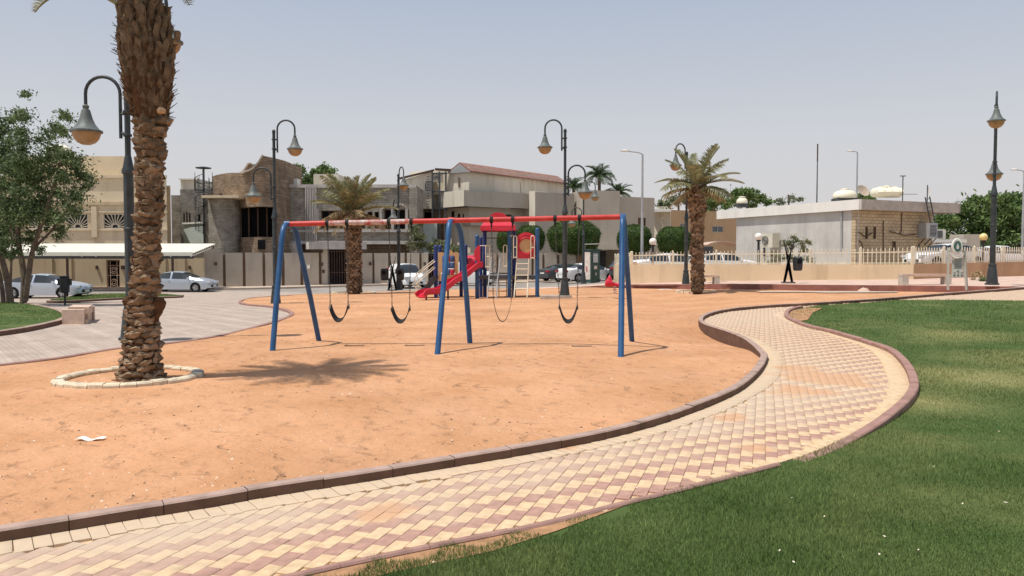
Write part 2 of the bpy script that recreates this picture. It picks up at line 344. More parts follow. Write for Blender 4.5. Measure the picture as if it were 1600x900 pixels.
def rework_grass(nm):
    m = MATS[nm]; n = m.node_tree.nodes; l = m.node_tree.links; b = n['Principled BSDF']
    src = b.inputs['Base Color'].links[0].from_socket; geo = n.new('ShaderNodeNewGeometry')
    no = n.new('ShaderNodeTexNoise'); no.inputs['Scale'].default_value = .42; no.inputs['Detail'].default_value = 8; no.inputs['Roughness'].default_value = .62
    l.new(geo.outputs['Position'], no.inputs['Vector']); r = n.new('ShaderNodeMapRange'); r.inputs[1].default_value = .50; r.inputs[2].default_value = .72; r.inputs[4].default_value = .42; l.new(no.outputs[0], r.inputs[0])
    mx = n.new('ShaderNodeMixRGB'); mx.inputs[2].default_value = (.30, .27, .11, 1); l.new(r.outputs[0], mx.inputs[0]); l.new(src, mx.inputs[1])
    last = mx.outputs[0]
    for (px, py, rad) in ((1520, 590, 1.6), (1440, 625, 1.1), (1500, 523, 1.5), (1580, 560, 1.4)):
        q = G(px, py); ds = n.new('ShaderNodeVectorMath'); ds.operation = 'DISTANCE'; l.new(geo.outputs['Position'], ds.inputs[0]); ds.inputs[1].default_value = (q.x, q.y, q.z)
        rr = n.new('ShaderNodeMapRange'); rr.inputs[1].default_value = rad; rr.inputs[2].default_value = 0; rr.inputs[3].default_value = 0; rr.inputs[4].default_value = 1.2; l.new(ds.outputs['Value'], rr.inputs[0])
        ml = n.new('ShaderNodeMath'); ml.operation = 'MULTIPLY'; ml.use_clamp = True; l.new(rr.outputs[0], ml.inputs[0]); l.new(no.outputs[0], ml.inputs[1])
        m2 = n.new('ShaderNodeMixRGB'); m2.inputs[2].default_value = (.36, .32, .14, 1); l.new(ml.outputs[0], m2.inputs[0]); l.new(last, m2.inputs[1]); last = m2.outputs[0]
    for lk in list(l):
        if lk.from_socket == src and lk.to_node != mx: l.new(last, lk.to_socket)
rework_grass('grass_blade'); rework_grass('turf')

# ------------------------------------------------------------ object helpers
def wloc(o):
    v = Vector((0, 0, 0))
    while o: v += o.location; o = o.parent
    return v
def link(o, parent=None):
    COL.objects.link(o)
    if parent: o.parent = parent
    return o
def thing(name, label, cat, loc=(0, 0, 0), rz=0, group=None):
    o = bpy.data.objects.new(name, None); link(o); o.location = loc; o.rotation_euler = (0, 0, rz); o.empty_display_size = .2
    tag(o, label, cat, group); return o
def tag(o, label=None, cat=None, group=None, kind=None):
    if label: o['label'] = label
    if cat: o['category'] = cat
    if group: o['group'] = group
    if kind: o['kind'] = kind
    return o
class MB:
    def __init__(s): s.v = []; s.f = []; s.mi = []; s.m = 0
    def add(s, vs, fs):
        k = len(s.v); s.v += [tuple(p) for p in vs]
        for f in fs: s.f.append(tuple(i + k for i in f)); s.mi.append(s.m)
        return s
    def quad(s, a, b, c, d): return s.add([a, b, c, d], [(0, 1, 2, 3)])
    def box(s, c, sz, rz=0, R=None):
        hx, hy, hz_ = sz[0] / 2, sz[1] / 2, sz[2] / 2; R = R or Matrix.Rotation(rz, 3, 'Z'); c = Vector(c)
        vs = [c + R @ Vector((i * hx, j * hy, k * hz_)) for k in (-1, 1) for j in (-1, 1) for i in (-1, 1)]
        return s.add(vs, [(0, 2, 3, 1), (4, 5, 7, 6), (0, 1, 5, 4), (2, 6, 7, 3), (0, 4, 6, 2), (1, 3, 7, 5)])
    def bar(s, a, b, wd, th=None):
        a = Vector(a); b = Vector(b); d = b - a; q = d.to_track_quat('X', 'Z').to_matrix()
        return s.box((a + b) / 2, (d.length, wd, th or wd), R=q)
    def tube(s, path, r, n=8, cap=True):
        path = [Vector(p) for p in path]; rs = r if isinstance(r, (list, tuple)) else [r] * len(path)
        k = len(s.v); up = Vector((0, 0, 1)); prev = None; fs = []; vs = []
        for i, p in enumerate(path):
            t = (path[min(i + 1, len(path) - 1)] - path[max(i - 1, 0)]).normalized()
            if prev is None:
                a = t.cross(up if abs(t.z) < .95 else Vector((1, 0, 0))).normalized()
            else:
                a = (prev - t * prev.dot(t)).normalized()
            prev = a; b = t.cross(a)
            for j in range(n):
                th = 2 * PI * j / n; vs.append(p + (a * math.cos(th) + b * math.sin(th)) * rs[i])
        for i in range(len(path) - 1):
            for j in range(n):
                j2 = (j + 1) % n; fs.append((i * n + j, i * n + j2, (i + 1) * n + j2, (i + 1) * n + j))
        if cap: fs.append(tuple(range(n))[::-1]); fs.append(tuple((len(path) - 1) * n + j for j in range(n)))
        return s.add(vs, fs)
    def lathe(s, prof, n=16, c=(0, 0, 0), cap=True, sx=1, sy=1):
        c = Vector(c); vs = []; fs = []
        for (r, z) in prof:
            for j in range(n):
                th = 2 * PI * j / n; vs.append(c + Vector((r * math.cos(th) * sx, r * math.sin(th) * sy, z)))
        for i in range(len(prof) - 1):
            for j in range(n):
                j2 = (j + 1) % n; fs.append((i * n + j, i * n + j2, (i + 1) * n + j2, (i + 1) * n + j))
        if cap: fs.append(tuple(range(n))[::-1]); fs.append(tuple((len(prof) - 1) * n + j for j in range(n)))
        return s.add(vs, fs)
    def prism(s, poly, z0, z1):
        n = len(poly); zt = z1 if callable(z1) else (lambda x, y: z1); zb = z0 if callable(z0) else (lambda x, y: z0)
        vs = [(p[0], p[1], zb(p[0], p[1])) for p in poly] + [(p[0], p[1], zt(p[0], p[1])) for p in poly]
        fs = [tuple(range(n))[::-1], tuple(range(n, 2 * n))] + [(i, (i + 1) % n, n + (i + 1) % n, n + i) for i in range(n)]
        return s.add(vs, fs)
    def obj(s, name, mats, parent=None, local=False, smooth=False, angle=40):
        off = Vector((0, 0, 0)) if (local or parent is None) else wloc(parent)
        me = bpy.data.meshes.new(name)
        me.from_pydata([(v[0] - off.x, v[1] - off.y, v[2] - off.z) for v in s.v], [], s.f)
        ml = mats if isinstance(mats, (list, tuple)) else [mats]
        for m in ml: me.materials.append(MATS[m] if isinstance(m, str) else m)
        if len(ml) > 1: me.polygons.foreach_set('material_index', s.mi)
        bm = bmesh.new(); bm.from_mesh(me); bmesh.ops.recalc_face_normals(bm, faces=bm.faces); bm.to_mesh(me); bm.free()
        if smooth:
            me.shade_smooth(); me.set_sharp_from_angle(angle=math.radians(angle))
        me.update()
        return link(bpy.data.objects.new(name, me), parent)
def npmesh(name, V, Fc, mat, parent=None, midx=None):
    """V (n,3), Fc (m,k) arrays"""
    me = bpy.data.meshes.new(name); m, k = Fc.shape
    me.vertices.add(len(V)); me.vertices.foreach_set('co', np.asarray(V, dtype=np.float32).ravel())
    me.loops.add(m * k); me.loops.foreach_set('vertex_index', Fc.astype(np.int32).ravel())
    me.polygons.add(m); me.polygons.foreach_set('loop_start', np.arange(0, m * k, k, dtype=np.int32))
    try: me.polygons.foreach_set('loop_total', np.full(m, k, dtype=np.int32))
    except Exception: pass
    for x in (mat if isinstance(mat, (list, tuple)) else [mat]): me.materials.append(MATS[x])
    if midx is not None: me.polygons.foreach_set('material_index', midx.astype(np.int32))
    me.update(calc_edges=True); me.validate()
    return link(bpy.data.objects.new(name, me), parent)
def copy_tree(o, parent=None):
    c = o.copy(); COL.objects.link(c)
    if parent: c.parent = parent
    for ch in o.children: copy_tree(ch, c)
    return c
def inst(o, loc, rz=0, label=None, sc=1):
    c = copy_tree(o); c.location = loc; c.rotation_euler = (0, 0, rz); c.scale = (sc, sc, sc)
    if label: c['label'] = label
    return c
def smoothline(pts, step=.25, closed=False):
    pts = [Vector(p) for p in pts]; out = []
    n = len(pts)
    for i in range(n - 1):
        p0 = pts[max(i - 1, 0)]; p1 = pts[i]; p2 = pts[i + 1]; p3 = pts[min(i + 2, n - 1)]
        m = max(1, int((p2 - p1).length / step))
        for k in range(m):
            t = k / m
            out.append(.5 * ((2 * p1) + (-p0 + p2) * t + (2 * p0 - 5 * p1 + 4 * p2 - p3) * t * t + (-p0 + 3 * p1 - 3 * p2 + p3) * t ** 3))
    out.append(pts[-1]); return out
def resample(pts, step):
    out = [pts[0].copy()]; acc = 0
    for a, b in zip(pts, pts[1:]):
        L = (b - a).length
        if L < 1e-9: continue
        d = step - acc
        while d <= L:
            out.append(a.lerp(b, d / L)); d += step
        acc = L - (d - step)
    return out
def xy(pts): return [Vector((p[0], p[1])) for p in pts]
def inpoly(x, y, poly):
    c = np.zeros(np.shape(x), bool); n = len(poly)
    for i in range(n):
        x1, y1 = poly[i][0], poly[i][1]; x2, y2 = poly[(i + 1) % n][0], poly[(i + 1) % n][1]
        if y1 == y2: continue
        cond = ((y1 > y) != (y2 > y)) & (x < (x2 - x1) * (y - y1) / (y2 - y1) + x1)
        c ^= cond
    return c
def drape(name, poly, fn, res, mat, dz=0.0, near=None):
    poly = xy(poly); xs = [p.x for p in poly]; ys = [p.y for p in poly]
    gx, gy = np.meshgrid(np.arange(min(xs) + res / 2, max(xs), res), np.arange(min(ys) + res / 2, max(ys), res))
    gx = gx.ravel() + rng.uniform(-.1, .1, gx.size) * res; gy = gy.ravel() + rng.uniform(-.1, .1, gy.size) * res
    k = inpoly(gx, gy, poly); pts = [Vector((a, b)) for a, b in zip(gx[k], gy[k])]
    n = len(poly); vs, es, fs, *_ = delaunay_2d_cdt(poly + pts, [(i, (i + 1) % n) for i in range(n)], [], 1, 1e-4)
    me = bpy.data.meshes.new(name); me.from_pydata([(v.x, v.y, fn(v.x, v.y) + dz) for v in vs], [], [f for f in fs])
    me.materials.append(MATS[mat]); me.shade_smooth(); me.update()
    return link(bpy.data.objects.new(name, me))
def offset(line, d):
    out = []
    for i, p in enumerate(line):
        a = line[max(i - 1, 0)]; b = line[min(i + 1, len(line) - 1)]; t = (b - a); t.normalize()
        out.append(Vector((p.x - t.y * d, p.y + t.x * d)))
    return out

# ------------------------------------------------------------ ground lines, traced once on the terrain
def trace(pp, fn=g, dz=0.0): return xy([G(a, b, fn, dz) for a, b in pp])
K1 = trace([(0, 849), (107, 831), (213, 813), (320, 796), (420, 778), (580, 753), (740, 726), (850, 707), (940, 689), (1020, 668), (1075, 649), (1120, 631), (1155, 614), (1178, 596), (1192, 580), (1199, 565)])
K2 = trace([(1197, 547), (1173, 527), (1143, 515), (1110, 505), (1099, 498), (1101, 492), (1112, 487), (1133, 482), (1170, 477.5), (1220, 474), (1293, 470), (1360, 466), (1460, 458), (1527, 453), (1600, 447.5), (1700, 441)], g, .11)
K = smoothline([Vector((-8, 1.9))] + K1 + K2, .2)
L = smoothline([Vector((-6.2, 1.35))] + trace([(460, 897), (520, 883), (568, 873), (640, 858), (740, 838), (844, 816.5), (981, 782), (1084, 757), (1148, 741), (1215, 724), (1260, 710), (1286, 700), (1320, 684), (1352, 668), (1380, 652), (1404, 634), (1418, 616), (1421, 602), (1416, 584), (1406, 568), (1392, 554), (1374, 545), (1327, 530), (1293, 520), (1260, 512), (1237, 503), (1227, 497), (1226, 490), (1233, 485), (1247, 481.5), (1273, 477.5), (1327, 472), (1393, 468.5), (1473, 468), (1600, 469), (1750, 470)]), .2)
KI = smoothline([Vector((-7.9, 1.75))] + trace([(0, 867), (67, 855), (120, 845), (213, 828), (436, 790), (500, 779), (564, 768), (610, 760), (660, 751), (720, 741), (850, 717), (940, 698), (1016, 681), (1080, 660), (1136, 639), (1186, 613), (1210, 595), (1219, 580), (1221, 560), (1214, 548), (1193, 535), (1160, 522), (1118, 508)]), .2)
LI = smoothline(trace([(1085, 756.5), (1150, 739), (1216, 718), (1256, 704), (1296, 687), (1328, 670), (1356, 652), (1376, 634), (1388, 618), (1391, 602), (1386, 584), (1378, 566), (1368, 554), (1348, 540), (1300, 524), (1247, 508), (1215, 495), (1212, 491), (1226, 487)]), .2)
PK = smoothline([Vector((-11.2, 5.5))] + trace([(0, 575.5), (120, 559), (180, 549), (255, 541), (330, 530.5), (405, 512), (440, 501), (453, 494), (447, 488), (420, 481), (387, 478), (373, 474.5), (380, 470), (405, 466), (480, 460.5)]), .25)
FE = trace([(520, 458.5), (600, 455.5), (680, 453), (740, 451.5)], gs)
RK0 = trace([(740, 451.5), (860, 450.5), (985, 450.5), (1090, 452), (1210, 453), (1340, 454.5), (1470, 456.5)], gs)
ki = min(range(len(K)), key=lambda i: (K[i] - RK0[-1]).length + (0 if K[i].y > 20 else 99)) + 6
RK = RK0 + [K[ki].copy()]

# base terrain sheet to the horizon
def terrain():
    a = [-1500, -700, -300, -150, -80, -60] + list(np.arange(-50, 51, 2.0)) + [60, 80, 150, 300, 700, 1500]
    b = [-300, -100, -40, -20] + list(np.arange(-10, 91, 2.0)) + [100, 130, 200, 400, 900, 2500]
    V = [(x, y, base_z(x, y)) for y in b for x in a]; n = len(a)
    Fc = [(j * n + i, j * n + i + 1, (j + 1) * n + i + 1, (j + 1) * n + i) for j in range(len(b) - 1) for i in range(n - 1)]
    me = bpy.data.meshes.new('ground'); me.from_pydata(V, [], Fc); me.materials.append(MATS['far_ground']); me.shade_smooth()
    tag(link(bpy.data.objects.new('ground', me)), kind='structure')
terrain()
Kout = offset(K, .07)
sand_poly = PK + FE + RK[1:] + Kout[:ki][::-1] + [Vector((-9, 1.9)), Vector((-11.2, 1.9))]
tag(drape('sand', sand_poly, gs, .3, 'sand'), kind='structure')
plaza_poly = PK + trace([(480, 458), (430, 455.5), (380, 455), (300, 455), (200, 457), (84, 463), (-50, 466), (-250, 470)]) + [Vector((-45, 30)), Vector((-45, 5.5))]
tag(drape('plaza', plaza_poly, g, .8, 'plaza', .004), kind='structure')
road_poly = [Vector((-60, 34)), Vector((-30, 36)), Vector((-14, 38)), Vector((-5, 42)), Vector((3, 46)), Vector((6, 47)), Vector((9, 80)), Vector((-60, 80))]
tag(drape('road', road_poly, g, 2, 'road', -.03), kind='structure')
lawn_poly = L + [Vector((60, 24)), Vector((60, -8)), Vector((-9, -8)), Vector((-9, .5))]
tag(drape('lawn', lawn_poly, g, .5, 'turf', -.01), kind='structure')
path_poly = K + [Vector((60, 34)), Vector((60, 24))] + L[::-1]
tag(drape('path', path_poly, g, .4, 'sand_bed', -.012), kind='structure')
PATH = bpy.data.objects['path']
# sidewalk on the right, behind the red kerb
sw = RK + K[ki + 1:] + [Vector((60, 34)), Vector((60, 52)), Vector((30, 50)), Vector((28, 44)), Vector((19, 44)), Vector((5.6, 48)), Vector((3, 48))]
tag(drape('sidewalk', sw, g, .8, 'pink_pavement', .0), kind='structure')

# ------------------------------------------------------------ kerb stones
def kerb_run(root, line, step, wd, zin, top, bot, mats, gap=.0025, side=1, name='kerb_stone'):
    pts = resample(line, .05); n = max(2, int(step / .05)); i = 0; k = 0
    while i < len(pts) - 4:
        seg = pts[i:i + n + 1]
        if len(seg) < 4: break
        sub = seg[::3] if (len(seg) - 1) % 3 == 0 else seg[::3] + [seg[-1]]
        o = offset(sub, wd * side); m = MB(); jz = random.uniform(-.004, .004)
        t0 = (sub[1] - sub[0]).normalized() * gap; t1 = (sub[-1] - sub[-2]).normalized() * gap
        A = [sub[0] + t0] + sub[1:-1] + [sub[-1] - t1]; B = [o[0] + t0] + o[1:-1] + [o[-1] - t1]
        r = .012; vs = []; fs = []
        for a, b in zip(A, B):
            d = (b - a).normalized(); tz = zin(a.x, a.y) + top + jz; bz = zin(a.x, a.y) - bot
            ring = [(a.x, a.y, bz), (a.x, a.y, tz - r), (a.x + d.x * r, a.y + d.y * r, tz), (b.x - d.x * r, b.y - d.y * r, tz), (b.x, b.y, tz - r), (b.x, b.y, bz)]
            vs += ring
        q = 6
        for s_ in range(len(A) - 1):
            for e in range(q): fs.append((s_ * q + e, s_ * q + (e + 1) % q, (s_ + 1) * q + (e + 1) % q, (s_ + 1) * q + e))
        fs.append(tuple(range(q))); fs.append(tuple((len(A) - 1) * q + e for e in range(q))[::-1])
        m.add(vs, fs)
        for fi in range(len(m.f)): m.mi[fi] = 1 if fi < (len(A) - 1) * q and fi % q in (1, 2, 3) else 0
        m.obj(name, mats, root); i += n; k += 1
def struct_empty(name):
    o = bpy.data.objects.new(name, None); link(o); o['kind'] = 'structure'; return o
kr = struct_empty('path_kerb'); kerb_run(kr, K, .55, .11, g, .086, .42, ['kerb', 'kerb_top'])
kl = struct_empty('lawn_kerb')
li0 = min(range(len(L)), key=lambda i: (L[i] - G(1240, 716).xy).length); li1 = min(range(len(L)), key=lambda i: (L[i] - G(1262, 479.5).xy).length)
kerb_run(kl, L[:li0], .55, .06, g, .012, .2, ['mauve_kerb', 'mauve_kerb'], side=-1)
LK0 = L[li0]
kerb_run(kl, L[li0:li1], .55, .11, lambda x, y: g(x, y) - .075 * (1 - ss(.0, 3.2, (Vector((x, y)) - LK0).length)), .07, .2, ['mauve_kerb', 'mauve_kerb'], side=-1)
kp = struct_empty('plaza_kerb'); kerb_run(kp, PK, .6, .12, g, .072, .3, ['mauve_kerb', 'mauve_kerb'], side=-1)
kq = struct_empty('sidewalk_kerb'); kerb_run(kq, smoothline(RK, .3), 1.0, .16, g, .045, .4, ['red_kerb', 'red_kerb'], side=1)

# ------------------------------------------------------------ path pavers
def pavers():
    ang = math.radians(17.5); dv = Vector((math.sin(ang), math.cos(ang))); pv = Vector((dv.y, -dv.x))
    innerL = LI
    # field polygon: between KI (then K) and L/LI
    poly = KI + K[min(range(len(K)), key=lambda i: (K[i] - KI[-1]).length):] + L[::-1]
    poly = [Vector(p) for p in poly]
    # right border region
    lj0 = min(range(len(L)), key=lambda i: (L[i] - LI[0]).length); lj1 = min(range(len(L)), key=lambda i: (L[i] - LI[-1]).length)
    bord = LI + L[lj0:lj1 + 1][::-1]
    c0 = Vector((-1.08, 4.45))
    us, vs = np.meshgrid(np.arange(-120, 420), np.arange(-40, 180)); us = us.ravel(); vs = vs.ravel()
    bx = []; 
    cu = us * .102; cv = vs * .2 + us * .112
    cvm = cv
    x = c0.x + pv.x * cu + dv.x * cvm; y = c0.y + pv.y * cu + dv.y * cvm
    # wrap so that rows stay around the path: use v directly
    ok = inpoly(x, y, poly) & ~inpoly(x, y, bord) & (y > 1.0) & (y < 36) & (x < 26)
    x, y, u, v = x[ok], y[ok], us[ok], vs[ok]
    col = (v % 2)
    rot = -ang
    items = [(a, b, rot, .1985, .099, int(c)) for a, b, c in zip(x, y, col)]
    # soldier course on the sand side
    def course(edge, inner, sgn):
        rs = resample(edge, .1)
        for i in range(1, len(rs) - 1):
            p = rs[i]; t = (rs[i + 1] - rs[i - 1]).normalized(); nrm = Vector((-t.y, t.x)) * sgn
            wdt = min((q - p).length for q in inner)
            if wdt < .05: continue
            nrow = max(1, round(wdt / .2)); ln = wdt / nrow
            for r in range(nrow):
                c = p + nrm * (ln * (r + .5)); items.append((c.x, c.y, math.atan2(nrm.y, nrm.x) - PI / 2, ln + (.01 if r == nrow - 1 else -.003), .096, 2))
    kend = min(range(len(K)), key=lambda i: (K[i] - KI[-1]).length)
    course(K[:kend], KI, -1); course(L[lj0:lj1 + 1], LI, 1)
    # size in the picture ~ 1/y^2
    def vis(it):
        a, b = it[0], it[1]
        if b < 3.9: return -1
        px = 800 + F * a / b; py = 400 + F * EYE / b
        if px < 5 or px > 1595 or py > 895: return -b
        return 1000 / (b * b)
    items.sort(key=vis, reverse=True)
    cache = {}
    def brick_verts(wx, ly, top, h=.05, c=.0025):
        r = []
        for (q, z) in ((0, -h), (0, top - c), (c, top)):
            for sx_, sy_ in ((-1, -1), (1, -1), (1, 1), (-1, 1)): r.append((sx_ * (wx / 2 - q), sy_ * (ly / 2 - q), z))
        f = [(8, 9, 10, 11)] + [(i, (i + 1) % 4, 4 + (i + 1) % 4, 4 + i) for i in range(4)] + [(4 + i, 4 + (i + 1) % 4, 8 + (i + 1) % 4, 8 + i) for i in range(4)]
        return r, f
    for it in items[:298]:
        kx_ = (it[5], round(it[3], 2)); 
        if kx_ not in cache:
            vv, ff = brick_verts(it[4], it[3], 0); me = bpy.data.meshes.new('paving_brick'); me.from_pydata(vv, [], ff)
            me.materials.append(MATS['paver_mauve' if it[5] == 1 else 'paver_yellow']); cache[kx_] = me
        o = bpy.data.objects.new('paving_brick', cache[kx_]); link(o, PATH)
        o.location = (it[0], it[1], g(it[0], it[1]) + (.007 if it[5] == 2 else 0) + random.uniform(-.0015, .0015))
        o.rotation_euler = (random.uniform(-.006, .006), random.uniform(-.006, .006), it[2])
    m = MB()
    V = []; Fq = []; mi = []; k = 0
    for it in items[298:]:
        vv, ff = brick_verts(it[4], it[3], 0); cs, sn = math.cos(it[2]), math.sin(it[2]); z = g(it[0], it[1]) + (.007 if it[5] == 2 else 0) + random.uniform(-.002, .002)
        V += [(it[0] + a * cs - b * sn, it[1] + a * sn + b * cs, z + c) for a, b, c in vv]
        Fq += [[q + k for q in f] for f in ff]; mi += [1 if it[5] == 1 else 0] * len(ff); k += 12
    o = npmesh('paving_bricks', np.array(V), np.array(Fq), ['paver_yellow', 'paver_mauve'], PATH, np.array(mi)); o['kind'] = 'stuff'
    print('pavers', len(items))
pavers()

# ------------------------------------------------------------ left lawns
ll = smoothline(trace([(-120, 530), (0, 517), (50, 509), (88, 500), (97, 493), (90, 486), (70, 480), (42, 475), (0, 472), (-120, 472)], g, .10), .3)
tag(drape('corner_lawn', ll, g, .5, 'turf', .10), kind='structure')
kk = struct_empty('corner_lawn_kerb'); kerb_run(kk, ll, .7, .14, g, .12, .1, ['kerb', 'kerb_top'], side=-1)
ls = smoothline(trace([(284, 462.5), (192, 465.5), (100, 470), (80, 468.5), (120, 462), (180, 458.5), (235, 458.5), (284, 461.5)], g, .1), .4)
tag(drape('verge_lawn', ls, g, .6, 'turf', .10), kind='structure')
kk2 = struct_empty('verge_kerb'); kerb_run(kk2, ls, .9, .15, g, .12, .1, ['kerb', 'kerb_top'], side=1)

# ------------------------------------------------------------ grass blades
def grass(name, poly, spec, fn, dz=0, keep=None):
    VV = []; FF = []; k = 0
    for (x0, x1, y0, y1, n, h, wd) in spec:
        # density falls off as 1/y^2 between y0 and y1
        u = rng.random(n); y = 1 / (1 / y0 - u * (1 / y0 - 1 / y1)) if y0 > 1 else rng.uniform(y0, y1, n)
        x = rng.uniform(np.maximum(x0, -.68 * y - .4), np.minimum(x1, 1.05 * y + 3)) if x0 < -90 else rng.uniform(x0, x1, n)
        ok = inpoly(x, y, poly); x = x[ok]; y = y[ok]; n = len(x)
        if keep is not None:
            kp_ = keep(x, y); x = x[kp_]; y = y[kp_]; n = len(x)
        z = np.array([fn(a, b) for a, b in zip(x, y)]) + dz
        a = rng.uniform(0, 2 * PI, n); sc = np.maximum(1, y / 7) if x0 < -90 else 1
        patch = .75 + .35 * np.sin(x * 1.9 + 2 * np.sin(y * .8)) * np.sin(y * 1.3 + x * .5)
        hh = h * rng.uniform(.55, 1.25, n) * np.sqrt(sc) * patch; ww = wd * rng.uniform(.6, 1.3, n) * sc
        lean = rng.uniform(.1, .75, n) * hh; la = rng.uniform(0, 2 * PI, n)
        p0 = np.stack([x - np.cos(a) * ww / 2, y - np.sin(a) * ww / 2, z], 1); p1 = np.stack([x + np.cos(a) * ww / 2, y + np.sin(a) * ww / 2, z], 1)
        p2 = np.stack([x + np.cos(la) * lean, y + np.sin(la) * lean, z + hh], 1)
        VV.append(np.stack([p0, p1, p2], 1).reshape(-1, 3)); m_ = n * 3; FF.append(np.arange(k, k + m_).reshape(-1, 3)); k += m_
    o = npmesh(name, np.concatenate(VV), np.concatenate(FF), 'grass_blade'); return o
LN = np.array([(p.x, p.y) for p in L])
def bare(x, y):   # soil lip along the path edge and a few thin patches
    d = np.full(len(x), 9.0)
    for q in LN[::2]: d = np.minimum(d, np.hypot(x - q[0], y - q[1]))
    lip = np.where(x < .35, .11 + .06 * np.sin(x * 3 + y), .02 + .05 * np.sin(x * 5 + y * 2)) + .16 * np.exp(-((x - .3) ** 2 + (y - 5.2) ** 2) / 1.2) + .25 * np.exp(-((x - 8.2) ** 2 + (y - 23.5) ** 2) / 3)
    p = rng.random(len(x)); th = .5 + .5 * np.sin(x * .9 + np.sin(y * .7) * 2) * np.sin(y * .55 + .4 * x)
    thin = (th > .97) & (p < .3)
    return (d > lip) & ~thin
go = grass('lawn_grass', lawn_poly, [(-99, 99, 3.4, 9, 560000, .036, .0048), (-99, 99, 9, 32, 340000, .032, .0048)], g, -.008, bare)
tag(go, 'short green lawn grass growing beside the curved brick path', 'grass', kind='stuff')
gc = grass('corner_grass', ll, [(-24, -12, .5, 50, 0 + 60000, .05, .02)], g, .10)
tag(gc, 'short green grass on the kerbed corner lawn under the left trees', 'grass', kind='stuff')
lsx = [p.x for p in ls]; lsy = [p.y for p in ls]
gv = grass('verge_grass', ls, [(min(lsx), max(lsx), .5, max(lsy), 40000, .07, .03)], g, .10)
tag(gv, 'narrow strip of green grass on the verge in front of the beige wall', 'grass', kind='stuff')
# soil lip under the near lawn edge
lsoil = min(range(len(L)), key=lambda i: (L[i] - Vector((.95, 5.65))).length)
lo = [p + (q - p) * min(1, (lsoil - i) / 6) for i, (p, q) in enumerate(zip(L[:lsoil + 1], offset(L[:lsoil + 1], -.26)))][:-1]
soil = drape('soil', L[:lsoil + 1] + lo[::-1], g, .3, 'soil', -.004); tag(soil, kind='structure')
# bare soil at the lawn tip
tip = trace([(1228, 497), (1228, 490), (1236, 485.5), (1262, 481), (1285, 481.5), (1270, 489), (1262, 500), (1245, 503)])
tag(drape('soil_tip', tip, g, .4, 'soil', .006), kind='structure')

# ------------------------------------------------------------ pebbles and litter on the sand
def pebbles(name, n, mat, smin, smax, label):
    V = []; Fq = []; k = 0
    u = rng.random(n); y = 1 / (1 / 4.6 - u * (1 / 4.6 - 1 / 34)); x = rng.uniform(-.66, .5, n) * y
    ok = inpoly(x, y, sand_poly)
    cl = np.sin(x * 1.4 + 1) * np.sin(y * 1.1 + x * .3); ok &= (rng.random(n) < .35 + .65 * (cl > .2))
    for a, b in zip(x[ok], y[ok]):
        s = random.uniform(smin, smax) * random.choice((1, 1, 1, 1.8)) * (1 + b * .02); z = gs(a, b); th = random.uniform(0, 6.3); e = random.uniform(.4, 1)
        c, sn = math.cos(th) * s, math.sin(th) * s; h = s * random.uniform(.3, .8)
        V += [(a + c, b + sn, z), (a - sn * e, b + c * e, z), (a - c, b - sn, z), (a + sn * e, b - c * e, z), (a + c * .2, b + sn * .1, z + h)]
        for q in range(4): Fq.append((k + q, k + (q + 1) % 4, k + 4))
        k += 5
    o = npmesh(name, np.array(V), np.array(Fq), mat); tag(o, label, 'debris', kind='stuff')
pebbles('dark_pebbles', 2600, 'pebble_dark', .0035, .009, 'small dark pebbles and twigs scattered over the orange sand')
pebbles('pale_pebbles', 1500, 'pebble_light', .003, .008, 'small pale pebbles and chips scattered over the orange sand')
def scraps():
    pt = G(141, 688, gs); m = MB()
    n = 9
    for i in range(n):
        t = i / (n - 1); xx = pt.x - .125 + .25 * t; zz = .012 + .012 * math.sin(t * 9)
        if i: m.quad((px0, pt.y - .03 - .01 * math.sin(i * 2), zp), (xx, pt.y - .03 - .01 * math.sin(i * 2 + 2), pt.z + zz), (xx, pt.y + .035 + .012 * math.sin(i), pt.z + zz + .006), (px0, pt.y + .035 + .012 * math.sin(i - 1), zp + .006))
        px0 = xx; zp = pt.z + zz
    tag(m.obj('paper_scrap', 'paper'), 'crumpled white paper scrap lying on the sand below the large palm', 'litter')
    # litter on the lawn
    V = []; Fq = []; k = 0
    for (a, b) in ((1237, 778), (1288, 807), (1382, 838), (1435, 859), (1459, 729), (1561, 674), (1571, 785), (1218, 860), (1240, 878), (1504, 787), (1374, 866), (995, 762), (677, 878)):
        q = G(a, b, g, .035); th = random.uniform(0, 3); c, s = math.cos(th), math.sin(th); l_ = random.uniform(.006, .018)
        V += [(q.x - c * l_, q.y - s * l_, q.z), (q.x + s * .006, q.y - c * .006, q.z + .004), (q.x + c * l_, q.y + s * l_, q.z + .004), (q.x - s * .006, q.y + c * .006, q.z)]
        Fq.append((k, k + 1, k + 2, k + 3)); k += 4
    o = npmesh('fallen_leaves', np.array(V), np.array(Fq), 'pebble_light'); tag(o, 'small pale dry leaves lying scattered on the lawn grass', 'leaves', kind='stuff')
scraps()
